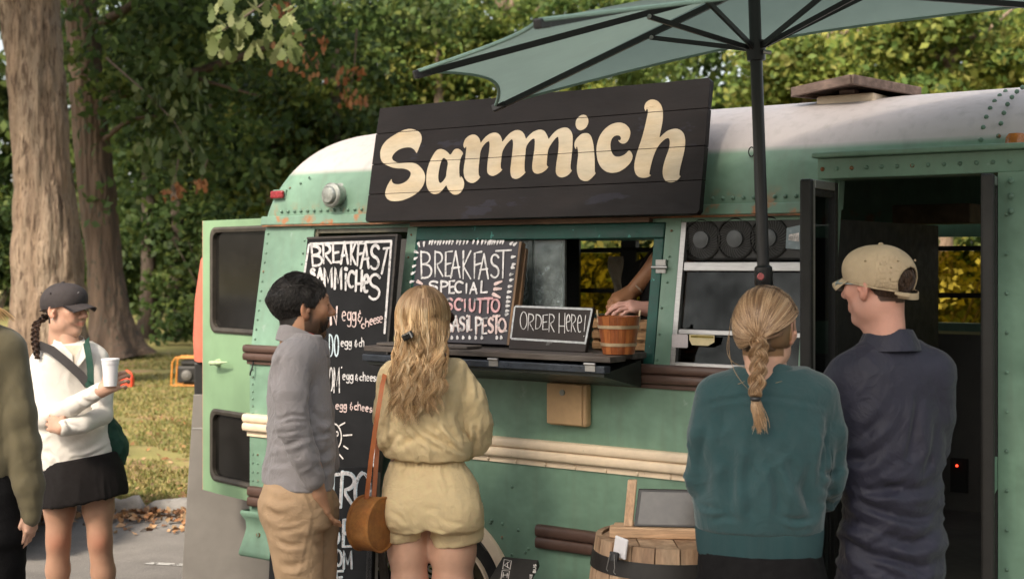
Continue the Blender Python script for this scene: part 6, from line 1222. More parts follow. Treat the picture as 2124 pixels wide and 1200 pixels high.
# ================================================================ people: bodies and clothes as blended volumes, meshed with surface nets
class Vol:
    def __init__(s, lo, hi, res):
        s.ax = [np.arange(lo[i]-2*res, hi[i]+3*res, res, dtype=np.float32) for i in range(3)]; s.res = res
        s.F = np.full([len(a) for a in s.ax], 1.0, np.float32)
    def _sl(s, lo, hi, pad):
        r = []
        for i in range(3):
            a, b = np.searchsorted(s.ax[i], lo[i]-pad), np.searchsorted(s.ax[i], hi[i]+pad); r.append(slice(max(0, a), max(a, b)))
        return tuple(r), np.meshgrid(*[s.ax[i][r[i]] for i in range(3)], indexing='ij', sparse=True)
    def _put(s, sl, d, k, op='add'):
        f = s.F[sl]
        if f.size == 0: return
        if op == 'add':
            h = np.maximum(k-np.abs(f-d), 0)/k; s.F[sl] = np.minimum(f, d)-h*h*k*.25
        else:
            d = -d; h = np.maximum(k-np.abs(f-d), 0)/k; s.F[sl] = np.maximum(f, d)+h*h*k*.25
    def cap(s, a, b, r1, r2, k=.02, op='add'):
        a, b = np.array(a, np.float32), np.array(b, np.float32); R = max(r1, r2)
        sl, (X, Y, Z) = s._sl(np.minimum(a, b)-R, np.maximum(a, b)+R, k+3*s.res); d = b-a; L2 = float(d@d)+1e-9
        t = np.clip(((X-a[0])*d[0]+(Y-a[1])*d[1]+(Z-a[2])*d[2])/L2, 0, 1)
        dist = np.sqrt((X-a[0]-t*d[0])**2+(Y-a[1]-t*d[1])**2+(Z-a[2]-t*d[2])**2)-(r1+(r2-r1)*t)
        s._put(sl, dist, k, op); return s
    def chain(s, pts, rs, k=.02):
        for i in range(len(pts)-1): s.cap(pts[i], pts[i+1], rs[i], rs[i+1], k)
        return s
    def ell(s, c, r, k=.02, op='add', R=None):
        c, r = np.array(c, np.float32), np.array(r, np.float32); m = float(max(r)) if R is not None else r
        sl, (X, Y, Z) = s._sl(c-m, c+m, k+3*s.res); x, y, z = X-c[0], Y-c[1], Z-c[2]
        if R is not None:
            M = np.array(R).T; x, y, z = M[0, 0]*x+M[0, 1]*y+M[0, 2]*z, M[1, 0]*x+M[1, 1]*y+M[1, 2]*z, M[2, 0]*x+M[2, 1]*y+M[2, 2]*z
        k0 = np.sqrt((x/r[0])**2+(y/r[1])**2+(z/r[2])**2); k1 = np.sqrt((x/r[0]**2)**2+(y/r[1]**2)**2+(z/r[2]**2)**2)+1e-6
        s._put(sl, k0*(k0-1)/k1, k, op); return s
    def loft(s, rows, yaw=0.0, k=.02, n=2.2, tilt=0.0, op='add'):
        """rows: (z, cx, cy, a, b) sorted by any z; a lateral, b front-back half sizes; yaw: heading from +y towards +x"""
        rows = np.array(sorted(rows, key=lambda q: q[0])); zz = rows[:, 0]; m = rows[:, 3:5].max()
        lo = np.array([rows[:, 1].min()-m, rows[:, 2].min()-m, zz[0]-abs(tilt)*m]); hi = np.array([rows[:, 1].max()+m, rows[:, 2].max()+m, zz[-1]+abs(tilt)*m])
        sl, (X, Y, Z) = s._sl(lo, hi, k+3*s.res)
        Zt = Z-tilt*(X-rows[:, 1].mean()) if tilt else Z
        zq = np.linspace(zz[0], zz[-1], 240)
        def cub(col):   # smooth interpolation
            v = np.interp(zq, zz, rows[:, col]); w = max(1, int(240*.018/max(.02, (zz[-1]-zz[0]))*2)); ker = np.ones(2*w+1)/(2*w+1); return np.convolve(np.pad(v, w, mode='edge'), ker, 'valid')
        g = lambda col: np.interp(Zt, zq, cub(col)).astype(np.float32)
        cx, cy, a, b = g(1), g(2), g(3), g(4); c, sn = math.cos(yaw), math.sin(yaw)
        x, y = X-cx, Y-cy; xl = x*c-y*sn; yl = x*sn+y*c
        q = (np.abs(xl/a)**n+np.abs(yl/b)**n)**(1/n); d = (q-1)*np.minimum(a, b)
        d = np.maximum(d, np.maximum(Zt-zz[-1], zz[0]-Zt)); s._put(sl, d.astype(np.float32), k, op); return s
    def mesh(s):
        F = s.F; nx, ny, nz = F.shape; neg = F < 0
        c = [neg[i:nx-1+i, j:ny-1+j, k:nz-1+k] for i in (0, 1) for j in (0, 1) for k in (0, 1)]
        tot = sum(q.astype(np.int8) for q in c); act = (tot > 0) & (tot < 8); idx = np.argwhere(act)
        vid = np.full(act.shape, -1, np.int32); vid[act] = np.arange(len(idx))
        off = np.array([(i, j, k) for i in (0, 1) for j in (0, 1) for k in (0, 1)])
        val = np.stack([F[idx[:, 0]+o[0], idx[:, 1]+o[1], idx[:, 2]+o[2]] for o in off], 1)
        acc = np.zeros((len(idx), 3)); cnt = np.zeros(len(idx))
        for a in range(8):
            for b in range(a+1, 8):
                if np.abs(off[a]-off[b]).sum() != 1: continue
                va, vb = val[:, a], val[:, b]; m = (va < 0) != (vb < 0); t = va[m]/(va[m]-vb[m])
                acc[m] += off[a]+(off[b]-off[a])*t[:, None]; cnt[m] += 1
        o = np.array([s.ax[i][0] for i in range(3)]); V = o+(idx+acc/cnt[:, None])*s.res
        Q = []
        for d in range(3):
            e = [0, 0, 0]; e[d] = 1
            A = neg[:nx-e[0], :ny-e[1], :nz-e[2]]; Bn = neg[e[0]:, e[1]:, e[2]:]; ch = np.argwhere(A != Bn)
            u, w = [(1, 2), (2, 0), (0, 1)][d]
            ok = (ch[:, u] > 0) & (ch[:, w] > 0) & (ch[:, u] < F.shape[u]-1) & (ch[:, w] < F.shape[w]-1); ch = ch[ok]
            sg_ = A[ch[:, 0], ch[:, 1], ch[:, 2]]
            def cell(du, dw):
                q = ch.copy(); q[:, u] -= du; q[:, w] -= dw; return vid[q[:, 0], q[:, 1], q[:, 2]]
            q = np.stack([cell(1, 1), cell(0, 1), cell(0, 0), cell(1, 0)], 1); q[~sg_] = q[~sg_][:, ::-1]; Q.append(q)
        return V, np.concatenate(Q)
def vnormals(V, F):
    n = np.cross(V[F[:, 2]]-V[F[:, 0]], V[F[:, 3 if F.shape[1] > 3 else 1]]-V[F[:, 1 if F.shape[1] > 3 else 0]]); N = np.zeros_like(V)
    for k in range(F.shape[1]): np.add.at(N, F[:, k], n)
    return N/(np.linalg.norm(N, axis=1)[:, None]+1e-9)
def folds(V, F, fl):
    """fl: list of (amplitude, (wavelength x,y,z), rotation about y in degrees, seed, mask(V) or None)"""
    N = vnormals(V, F); d = np.zeros(len(V))
    for amp, wl, ry, sd, mk in fl:
        c, s_ = math.cos(math.radians(ry)), math.sin(math.radians(ry)); P = np.stack([V[:, 0]*c+V[:, 2]*s_, V[:, 1], -V[:, 0]*s_+V[:, 2]*c], 1)
        Q = P/np.array(wl)+sd*3.7; Q = Q+(vnoise(P/.13, sd+5)-.5)[:, None]*.8; h = 1-np.abs(2*vnoise(Q, sd)-1); h = .65*(h**2.6)+.35*(1-np.abs(2*vnoise(Q*2.1, sd+9)-1))**2.2-.33
        d += amp*h*(mk(V) if mk else 1)
    return V+N*d[:, None]
def band(z0, z1, s=.03): return lambda V: 1/(1+np.exp(-(V[:, 2]-z0)/s))*1/(1+np.exp((V[:, 2]-z1)/s))
def near(p, r): p = np.array(p); return lambda V: np.exp(-np.sum((V-p)**2, 1)/(r*r))
def rotz(V, a):   # heading a from +y towards +x
    c, s_ = math.cos(a), math.sin(a); V = np.asarray(V); return np.stack([V[:, 0]*c+V[:, 1]*s_, -V[:, 0]*s_+V[:, 1]*c, V[:, 2]], 1)
def rotx(V, a):
    c, s_ = math.cos(a), math.sin(a); return np.stack([V[:, 0], V[:, 1]*c-V[:, 2]*s_, V[:, 1]*s_+V[:, 2]*c], 1)
M_SKIN = pm('skin', (.5, .3, .2), .5, .05, 14, .12, 180, attr='col', spec=.35, subs=.12, bdist=.001)
M_HAIR = pm('hair', (.2, .1, .05), .42, .05, 20, 0, attr='col', spec=.5)
M_EYEW = pm('eye_white', (.7, .68, .65), .2, .03, 30); M_IRIS = pm('dark_iris', (.03, .018, .01), .1, .1, 60)
class Person:
    def __init__(s, label, u0, Y, heading):
        s.Y = Y; s.b = Vector(((u0-CU)/FPX*Y, Y, 0)); s.e = thing('person', label, 'person', s.b); s.h = math.radians(heading); s.skin = []
    def p(s, u, v, dy=0.0): q = at(u, v, s.Y+dy)-s.b; return np.array(q)
    def z(s, v, dy=0.0): return float(at(0, v, s.Y+dy).z)
    def rows(s, R, rho=.62, dy=0.0, heading=None, grow=0.0):
        h = s.h if heading is None else math.radians(heading); out = []
        for r in R:
            v, uL, uR = r[:3]; rh = r[3] if len(r) > 3 else rho; dd = r[4] if len(r) > 4 else dy
            q = at((uL+uR)/2, v, s.Y+dd)-s.b; hw = (uR-uL)/2/FPX*(s.Y+dd)+grow
            a = hw/math.sqrt(math.cos(h)**2+(rh*math.sin(h))**2); out.append((q.z, q.x, q.y, a, a*rh))
        return out
    def cloth(s, name, vol, mat, fl=None, par=None, cr=None):
        V, F = vol.mesh()
        if fl: V = folds(V, F, fl)
        for lines_, depth, width in (cr or []): V = s.crease(V, F, lines_, depth, width)
        return arr_mesh(name, V, F, mat, par or s.e)
    def crease(s, V, F, lines_, depth, width):
        """pulled folds: a trough with a raised lip along each line over the garment's surface (lines in picture pixels)"""
        N = vnormals(V, F); W = V+np.array(s.b); uv = np.stack([CU+FPX*W[:, 0]/W[:, 1], CV-FPX*(W[:, 2]-CAMH)/W[:, 1]], 1); k = FPX/s.Y
        face = np.clip(-N[:, 1]*1.6, 0, 1); D = np.zeros(len(V))
        for ln in lines_:
            L = np.array(ln, float); w = width*random.uniform(.75, 1.35)*k; dp = depth*random.uniform(.7, 1.25); best = np.full(len(V), 1e9); sg_ = np.zeros(len(V)); tt = np.zeros(len(V))
            # smooth the polyline
            q = np.linspace(0, len(L)-1, 14); L = np.stack([np.interp(q, np.arange(len(L)), L[:, i]) for i in (0, 1)], 1); L[1:-1] = (L[:-2]+2*L[1:-1]+L[2:])/4; n = len(L)-1
            sel = np.where((uv[:, 0] > L[:, 0].min()-5*w) & (uv[:, 0] < L[:, 0].max()+5*w) & (uv[:, 1] > L[:, 1].min()-5*w) & (uv[:, 1] < L[:, 1].max()+5*w))[0]
            for i in range(n):
                a, b = L[i], L[i+1]; d = b-a; p_ = uv[sel]-a; t = np.clip((p_@d)/(d@d+1e-9), 0, 1); r = p_-t[:, None]*d; ds = np.hypot(r[:, 0], r[:, 1]); m = ds < best[sel]
                ix = sel[m]; best[ix] = ds[m]; sg_[ix] = np.sign(d[0]*p_[m, 1]-d[1]*p_[m, 0]); tt[ix] = (i+t[m])/n
            x = best*sg_/w; prof = -np.exp(-x*x)+.85*np.exp(-((x-1.7)/1.05)**2)+.25*np.exp(-((x+2.0)/1.2)**2)
            D += np.where(best < 1e8, dp*prof*np.clip(np.sin(PI*np.clip(tt, .02, .98)), 0, 1)**.6, 0)*face
        return V+N*D[:, None]
    def add_skin(s, V, F, col): s.skin.append((V, F, col))
    def finish(s, name='body'):
        Vs, Fs, Cs, o = [], [], [], 0
        for V, F, c in s.skin:
            Vs.append(V); Fs.append(F+o); o += len(V); Cs.append(c if np.ndim(c) == 2 else np.tile(np.array(c), (len(V), 1)))
        V = np.concatenate(Vs); C = np.concatenate(Cs)*(.92+.16*fbm(V*22, 2, 3))[:, None]
        return arr_mesh(name, V, np.concatenate(Fs), M_SKIN, s.e, attrs={'col': C})
def make_head(tone, female=False, beard=0.0, smile=0.0, hairmask=None, haircol=(.01, .008, .006), neck=True):
    """face towards +y, origin at mid-head, chin about -.115, crown .115"""
    v = Vol((-.105, -.13, -.25 if neck else -.14), (.105, .15, .13), .0042); j = .9 if female else 1.0
    v.ell((0, -.014, .034), (.076, .098, .082), .01); v.ell((0, .026, -.030), (.060*j, .068, .084), .03); v.ell((0, .040, .03), (.062, .055, .06), .03)
    v.ell((0, .068, -.100), (.022*j, .018, .016), .03)
    for sx in (-1, 1):
        v.ell((sx*.050*j, .0, -.062), (.016, .035, .028), .035); v.ell((sx*.040, .064, -.014), (.022, .020, .019), .025)
    v.cap((-.034, .086, .030), (.034, .086, .030), .010, .010, .02)
    for sx in (-1, 1): v.ell((sx*.031, .102, .012), (.017, .015, .012), .018, 'sub')
    v.cap((0, .094, .022), (0, .117*(.985 if female else 1), -.022), .0075, .0115, .014); v.ell((0, .113, -.026), (.013, .013, .010), .01)
    for sx in (-1, 1): v.ell((sx*.0125, .102, -.029), (.008, .011, .008), .008); v.ell((sx*.031, .086, .012), (.0135, .0125, .0115), .006)
    w = .021+.006*smile
    v.cap((-w, .088-.006*smile, -.058+.005*smile), (0, .0945, -.056), .005, .0075, .010); v.cap((w, .088-.006*smile, -.058+.005*smile), (0, .0945, -.056), .005, .0075, .010)
    v.cap((-w*.8, .087, -.067+.003*smile), (0, .092, -.069), .005, .0085, .010); v.cap((w*.8, .087, -.067+.003*smile), (0, .092, -.069), .005, .0085, .010)
    for sx in (-1, 1): v.cap((sx*(w+.004), .092, -.060+.008*smile), (0, .110, -.0625), .0022, .0022, .006, 'sub')
    if smile:
        for sx in (-1, 1): v.ell((sx*.036, .072, -.040), (.016, .016, .018), .02)
    for sx in (-1, 1):
        R = np.array(Matrix.Rotation(sx*.35, 3, 'Z') @ Matrix.Rotation(-.18, 3, 'X'))
        v.ell((sx*.080, -.008, .000), (.0085, .020, .032), .010, 'add', R); v.ell((sx*.078, -.004, -.026), (.008, .011, .012), .01); v.ell((sx*.090, -.003, .004), (.0075, .011, .018), .006, 'sub', R)
        v.ell((sx*.086, .006, -.004), (.006, .006, .008), .006)
    if neck: v.cap((0, -.030, -.06), (0, -.038, -.145), .052*j, .052*j, .035); v.cap((0, .02, -.10), (0, -.01, -.15), .036*j, .038*j, .03)
    V, F = v.mesh(); c = np.tile(np.array(tone, float), (len(V), 1)); x, y, z = V.T
    def mixc(m, k): c[:] = c*(1-m[:, None])+np.array(k)*m[:, None]
    red = np.exp(-(((np.abs(x)-.045)/.02)**2+((z+.02)/.022)**2))*(y > .02)*.4+np.exp(-((x/.014)**2+((z+.022)/.014)**2))*(y > .1)*.35+(np.abs(x) > .074)*(np.abs(y) < .03)*.35
    mixc(np.clip(red, 0, .5), np.array(tone)*np.array([1.02, .68, .60]))
    lip = np.exp(-((x/(w+.002))**4+((z+.0625-.10*smile*np.abs(x))/.009)**4))*(y > .07); mixc(lip*.75, np.array(tone)*np.array([.82, .42, .40]))
    brow = np.exp(-(((np.abs(x)-.033)/.017)**4+((z-.036+.12*(np.abs(x)-.033)**2*20)/.005)**2))*(y > .05); mixc(brow*.85, haircol)
    lid = np.exp(-(((np.abs(x)-.031)/.014)**4+((z-.0075)/.0028)**2))*(y > .08); mixc(lid*.9, (.02, .012, .008))
    if beard:
        b = 1/(1+np.exp(-(-.036-z-.35*np.maximum(0, np.abs(.04-y)-.05)+.01*(vnoise(V*60, 2)-.5))/.006))*(y > -.012)*(z > -.128); b = np.maximum(b*(1-lip), np.exp(-((x/.03)**4+((z+.044)/.006)**2))*(y > .08)); side = 1/(1+np.exp(-(z*-1+.03)/.01))*np.exp(-((y-.012)/.016)**2)*(np.abs(x) > .05)*(z > -.07)
        mixc(np.clip(np.maximum(b, side), 0, 1)*beard, haircol)
    if hairmask is not None: mixc(hairmask(V), haircol)
    return V, F, c
def tubes(P, r, col, sides=3):
    """P (S,n,3) paths, r (S,n) radii, col (S,3) -> verts, quads, colours"""
    S_, n, _ = P.shape; T = np.gradient(P, axis=1); T /= np.linalg.norm(T, axis=2)[..., None]+1e-9
    ref = np.where(np.abs(T[..., 1:2]) < .9, np.array([0, 1., 0]), np.array([1., 0, 0])); N = np.cross(T, ref); N /= np.linalg.norm(N, axis=2)[..., None]+1e-9; Bn = np.cross(T, N)
    A = np.arange(sides)*2*PI/sides; V = P[:, :, None]+r[..., None, None]*(N[:, :, None]*np.cos(A)[:, None]+Bn[:, :, None]*np.sin(A)[:, None])
    i = np.arange(S_)[:, None, None]*n*sides+np.arange(n-1)[None, :, None]*sides; k = np.arange(sides)[None, None]; k2 = (k+1) % sides
    Q = np.stack([i+k, i+k2, i+sides+k2, i+sides+k], -1).reshape(-1, 4)
    return V.reshape(-1, 3), Q, np.repeat(col, n*sides, 0)
def hair_obj(name, parts, par):
    Vs, Fs, Cs, o = [], [], [], 0
    for V, F, c in parts: Vs.append(V); Fs.append(F+o); Cs.append(c); o += len(V)
    return arr_mesh(name, np.concatenate(Vs), np.concatenate(Fs), M_HAIR, par, attrs={'col': np.concatenate(Cs)})
def tint(n, cols, var=.2): cols = np.array(cols); return cols[rng.integers(0, len(cols), n)]*rng.uniform(1-var, 1+var, (n, 1))
def taper(n, S_, r, tip=.25): return r*np.interp(np.linspace(0, 1, n), [0, .1, .75, 1], [.7, 1, 1, tip])[None]*np.ones((S_, 1))
def short_hair(S_, mask, comb, L, r, cols, R=(.079, .101, .085), c0=(0, -.014, .034), lift=.012, back=0.0):
    d = rng.normal(size=(S_*4, 3)); d /= np.linalg.norm(d, axis=1)[:, None]; p = np.array(c0)+d*np.array(R); keep = mask(p) > .5; p, d = p[keep][:S_], d[keep][:S_]; S_ = len(p)
    n = 6; t = np.linspace(0, 1, n)[None, :, None]; nm = d/np.array(R); nm /= np.linalg.norm(nm, axis=1)[:, None]
    cd = comb(p)+rng.normal(size=(S_, 3))*.14+np.stack([vnoise(p*28, 5), vnoise(p*28, 6), vnoise(p*28, 7)], 1)*1.1-.55; cd -= nm*np.sum(cd*nm, 1)[:, None]; cd /= np.linalg.norm(cd, axis=1)[:, None]+1e-9; ln = L(p)*rng.uniform(.7, 1.2, S_)
    lf = lift*(.4+1.5*vnoise(p*35, 8)*rng.uniform(.6, 1.4, S_))[:, None, None]
    P = p[:, None]+cd[:, None]*t*ln[:, None, None]+nm[:, None]*(lf*np.sin(t*PI*.75)*(ln/.04)[:, None, None]-.35*(t*ln[:, None, None])**2/.09)
    return tubes(P, taper(n, S_, r, .3), tint(S_, cols))
def great_hair(S_, cands, K, Hc, R, cols, r, n=14, bulge=.03, seed=0, hd=0.0):
    """strands combed over an ellipsoid from start directions to a gathering direction K (unit, ellipsoid space)"""
    d0 = cands(S_); d0 /= np.linalg.norm(d0, axis=1)[:, None]; K = np.array(K, float); K /= np.linalg.norm(K); om = np.arccos(np.clip(d0@K, -1, 1))[:, None, None]; t = np.linspace(0, 1, n)[None, :, None]
    D = (np.sin((1-t)*om)*d0[:, None]+np.sin(t*om)*K)/np.sin(om+1e-6); D /= np.linalg.norm(D, axis=2)[..., None]
    ph = vnoise(d0*6, seed)*6; rad = 1+bulge*np.sin(t*PI)*(.6+.8*vnoise(d0*4, seed+1)[:, None, None])+rng.normal(size=(S_, 1, 1))*.006+.008*np.sin(t*9+ph[:, None, None])
    P = D*rad*np.array(R); P = rotz(P.reshape(-1, 3), hd).reshape(P.shape)+np.array(Hc)
    lock = vnoise(d0*9, seed+2); cc = np.array(cols); w = np.clip((lock-.25)/.5, 0, .999)*len(cc); col = cc[w.astype(int)]*rng.uniform(.75, 1.25, (S_, 1))
    return tubes(P, taper(n, S_, r, .8), col)
def braid(path, amp, rs, period, cols, fil=46, fr=.0011, dirx=(1, 0, 0), diry=(0, -1, 0)):
    path = np.array(path, float); seg = np.concatenate([[0], np.cumsum(np.linalg.norm(np.diff(path, axis=0), axis=1))]); Lt = seg[-1]; n = max(30, int(Lt/.004)); sq_ = np.linspace(0, Lt, n)
    C = np.stack([np.interp(sq_, seg, path[:, i]) for i in range(3)], 1); ker = np.ones(9)/9
    C = np.stack([np.convolve(np.pad(C[:, i], 4, mode='edge'), ker, 'valid') for i in range(3)], 1)
    th = sq_/period*2*PI; X, Yv = np.array(dirx, float), np.array(diry, float); Ps = []; tp = np.interp(sq_/Lt, [0, .1, .8, 1], [1, 1, .85, .6])
    for i in range(3):
        p = th+2*PI*i/3; cen = C+(X*(amp*np.sin(p)*tp)[:, None])+Yv*(amp*.62*np.sin(2*p)*tp)[:, None]
        a = rng.random(fil)*2*PI; rr = np.sqrt(rng.random(fil))*rs
        for q in range(fil): tw = a[q]+th*.35; Ps.append(cen+X*(rr[q]*np.cos(tw)*tp)[:, None]+(Yv*.8+np.array([0, 0, .6]))*(rr[q]*np.sin(tw)*tp)[:, None])
    P = np.array(Ps); return tubes(P, np.full(P.shape[:2], fr), tint(len(P), cols, .3))
def make_hand(vol_res=.0032, stub=.035, curl=(.5, .6, .5), spread=.12, thumb=(.5, .5), L=1.0):
    """wrist at the origin, fingers along +x, thumb on +y, palm facing -z; returns mesh"""
    v = Vol((-.07, -.06, -.09), (.20, .09, .05), vol_res)
    v.cap((-stub, 0, 0), (.0, 0, 0), .026, .025, .01); v.cap((0, .006, 0), (.07, .028, .002), .021, .0135, .02); v.cap((0, -.004, 0), (.078, .008, .003), .020, .0135, .02); v.cap((0, -.008, 0), (.074, -.012, .002), .019, .013, .02); v.cap((0, -.010, 0), (.066, -.030, 0), .018, .012, .02); v.ell((.035, .022, -.010), (.03, .016, .014), .015)
    fl = [(.072, .029, .044, .0096), (.080, .009, .049, .0098), (.076, -.012, .045, .0093), (.068, -.031, .035, .0083)]
    for i, (bx_, by_, ln, r) in enumerate(fl):
        p = np.array([bx_, by_, .002]); a = 0; yw_ = spread*(1.2-i*.8)
        for j, (f_, c_) in enumerate(zip((1, .62, .5), curl)):
            a += c_*(1+.06*i); d = np.array([math.cos(a)*math.cos(yw_), math.sin(yw_)*.8, -math.sin(a)]); q = p+d*ln*f_; v.cap(p, q, r*(1-.07*j), r*(1-.07*(j+1)), .005); p = q
    p = np.array([.018, .026, -.008]); a0 = thumb[0]
    for j, (ln, r) in enumerate(((.042, .0125), (.032, .0105), (.026, .0095))):
        an = a0-thumb[1]*.5*j; d = np.array([math.cos(an), math.sin(an), -.28-.12*j]); d /= np.linalg.norm(d); q = p+d*ln; v.cap(p, q, r, r*.9, .008); p = q
    V, F = v.mesh(); return V*L, F
def place_hand(V, wrist, xdir, zdir, mirror=False):
    x = np.array(xdir, float); x /= np.linalg.norm(x); z = np.array(zdir, float); z -= x*(x@z); z /= np.linalg.norm(z); y = np.cross(z, x)
    V = V.copy()
    if mirror: V[:, 1] *= -1
    return np.array(wrist)+V[:, :1]*x+V[:, 1:2]*y+V[:, 2:]*z
def ring(name, P0, P1, mat, par, th=.004, cl=True):
    """band between two rings of points with thickness, rolled at the upper edge"""
    P0, P1 = np.array(P0), np.array(P1); c0, c1 = P0.mean(0), P1.mean(0)
    def inn(P, c): d = P-c; d[:, 2] = 0; return P-d/(np.linalg.norm(d, axis=1)[:, None]+1e-9)*th
    mid = (P0+P1)/2; mid = mid+(mid-mid.mean(0))*np.array([.03, .03, 0])
    rows = [P0, mid, P1, P1+np.array([0, 0, th*.5])-(P1-inn(P1, c1))*.5, inn(P1, c1), inn(mid, mid.mean(0)), inn(P0, c0)]
    m = MB(); m.grid([[tuple(q) for q in (list(r)+([r[0]] if cl else []))] for r in rows]); return m.build(name, mat, par, smooth=70)
def ell_ring(c, a, b, h, n=40, tiltf=0.0, a0=0.0, a1=2*PI):
    """ring in plan: a lateral, b along heading; tiltf lifts the front"""
    out = []
    for t in np.linspace(a0, a1, n, endpoint=(a1-a0) < 6.2): x, y = a*math.sin(t), b*math.cos(t); q = rotz(np.array([[x, y, tiltf*y]]), h)[0]; out.append(np.array(c)+q)
    return out
def shoes(P, pts, mat, hd):
    for q in pts:
        v = Vol(np.array(q)-.2, np.array(q)+.2, .008); f = np.array([math.sin(hd), math.cos(hd), 0]); q = np.array(q, float); q[2] = 0
        v.cap(q+[0, 0, .045]-f*.06, q+[0, 0, .035]+f*.13, .042, .034, .02); v.cap(q+[0, 0, .05], q+[0, 0, .1], .045, .045, .03); V, F = v.mesh(); V[:, 2] = np.maximum(V[:, 2], .006); arr_mesh('shoe', V, F, mat, P.e)
TONE = {'fair': (.56, .33, .235), 'tan': (.44, .235, .14), 'rosy': (.55, .29, .22), 'legs': (.40, .225, .15)}
M_SHOE = pm('dark_shoe', (.03, .028, .026), .6, .2, 10)
def visor(P, par, Hc, hd, mat, rot=None, length=.075, droop=.0, base=(0, .088, .035), half=.078, name='visor'):
    rows = []
    for o in (.0, .0035):
        for t in np.linspace(0, 1, 7):
            row = []
            for s in np.linspace(-1, 1, 15):
                x = s*half*(1-.10*t*t); y = base[1]-.052*(s*s)*(1-.35*t)+length*t*(1-.28*s*s); z = base[2]-.012*t-droop*t-.022*s*s*(.4+.6*t)+o; row.append((x, y, z))
            rows.append(row)
    A = np.array(rows); top, bot = A[7:], A[:7]; V = np.concatenate([top.reshape(-1, 3), bot.reshape(-1, 3)]); V = rotz(V, hd)+np.array(Hc); n = 7*15
    F = [(i*15+j, i*15+j+1, (i+1)*15+j+1, (i+1)*15+j) for i in range(6) for j in range(14)]; F += [tuple(n+k for k in f[::-1]) for f in F]
    for j in range(14): F.append((6*15+j, 6*15+j+1, n+6*15+j+1, n+6*15+j))
    for i in range(6):
        for j in (0, 14): F.append((i*15+j, (i+1)*15+j, n+(i+1)*15+j, n+i*15+j))
    return arr_mesh(name, V, np.array(F), mat, par)

# ---------------------------------------------------------------- man in the grey pullover
P1 = Person('dark haired bearded man in a grey pullover and tan trousers, hand in pocket', 620, 5.11, 64); p = P1.p
hm = lambda V: (V[:, 2] > np.interp(V[:, 1], [-.12, -.06, -.028, .0, .03, .055, .075, .1], [-.075, -.066, -.02, .022, .016, .052, .072, .085])).astype(float)*(np.abs(V[:, 0]) < .0835)
V, F, c = make_head(TONE['tan'], False, .84, 0, hm, (.012, .009, .007)); HD = math.radians(66); Hc = p(625, 640)
V = rotx(V, math.radians(4)); P1.add_skin(rotz(V, HD)+Hc, F, c)
v = Vol(p(500, 1160, -.3), p(720, 690, .3)[[0, 1, 2]], .012); v = Vol((p(500, 0)[0], -.32, .55), (p(730, 0)[0], .32, 1.52), .012)
v.loft(P1.rows([(720, 605, 655), (770, 590, 655), (850, 580, 662), (950, 580, 665), (1060, 580, 660)]), P1.h, .02); v.cap(p(645, 970, -.16), p(668, 1056, -.10), .036, .032, .02); v.cap(p(604, 880, -.19), p(645, 970, -.16), .04, .036, .02)
V, F = v.mesh(); P1.add_skin(V, F, np.array(TONE['tan'])*.95)
V, F = make_hand(curl=(.15, .2, .2), spread=.05, thumb=(.6, .4)); V = place_hand(V, p(658, 1022, -.135), p(690, 1100, -.05)-p(658, 1022, -.135), (-.75, -.6, .1), True); P1.add_skin(V, F, np.array(TONE['tan'])*.95)
P1.finish()
M_GREY = pm('grey_knit', lin((132, 127, 128)), .85, .07, 5, .35, 260, sheen=.2, weave=160, bdist=.0015, wrinkle=.34, wscale=12)
v = Vol((p(525, 0)[0], -.36, P1.z(1020)), (p(715, 0)[0], .32, P1.z(660)), .006)
v.loft(P1.rows([(692, 598, 668), (706, 585, 672), (722, 574, 673), (745, 564, 676), (785, 555, 682), (820, 552, 687), (860, 552, 692), (900, 552, 697), (940, 549, 697), (970, 545, 696), (992, 541, 693), (1004, 542, 691)]), P1.h, .02, tilt=-.05)
v.cap(p(612, 745, -.13), p(640, 745, .15), .075, .075, .05)
v.chain([p(606, 752, -.15), p(602, 815, -.20), p(606, 880, -.215)], [.070, .059, .055], .010); v.chain([p(606, 880, -.215), p(628, 940, -.205), p(650, 990, -.175)], [.055, .048, .042], .010)
v.chain([p(645, 752, .15), p(660, 860, .19), p(680, 960, .14)], [.065, .055, .045], .03)
el = p(606, 885, -.20)
P1.cloth('pullover', v, M_GREY, [(.010, (.5, .5, .035), 12, 1, near(p(608, 895, -.21), .085)), (.007, (.3, .3, .03), -15, 8, near(p(600, 850, -.2), .06)), (.012, (.16, .16, .07), 38, 2, band(P1.z(1000), P1.z(860))), (.009, (.20, .2, .06), -30, 3, near(p(590, 800, -.1), .12)), (.008, (.1, .1, .16), 15, 5, near(p(590, 760, -.15), .09)), (.005, (.12, .12, .3), 20, 4, band(P1.z(900), P1.z(730)))], cr=[
    ([[(530+x/3, 660+y/3) for x, y in L] for L in ([(128, 640), (220, 602), (322, 610)], [(126, 668), (220, 640), (318, 638)], [(132, 694), (225, 668), (312, 664)], [(135, 722), (230, 700), (310, 690)], [(140, 752), (230, 735), (305, 715)], [(160, 797), (240, 770), (305, 742)])], .0075, .0075),
    ([[(530+x/3, 660+y/3) for x, y in L] for L in ([(340, 560), (420, 640), (475, 615)], [(330, 740), (420, 722), (485, 700)], [(350, 830), (430, 850), (490, 800)], [(60, 880), (120, 900), (205, 905)], [(75, 760), (105, 792), (150, 772)], [(340, 640), (400, 700), (470, 720)], [(60, 800), (95, 850), (150, 858)], [(380, 900), (430, 930), (480, 905)])], .008, .011),
    ([[(530+x/3, 660+y/3) for x, y in L] for L in ([(185, 190), (130, 290), (115, 400), (128, 520)], [(335, 330), (368, 420), (330, 570)], [(150, 300), (135, 380), (140, 470)], [(350, 420), (345, 500), (320, 560)])], .007, .009)])
c0, c1 = p(628, 722, 0), p(631, 690, 0)
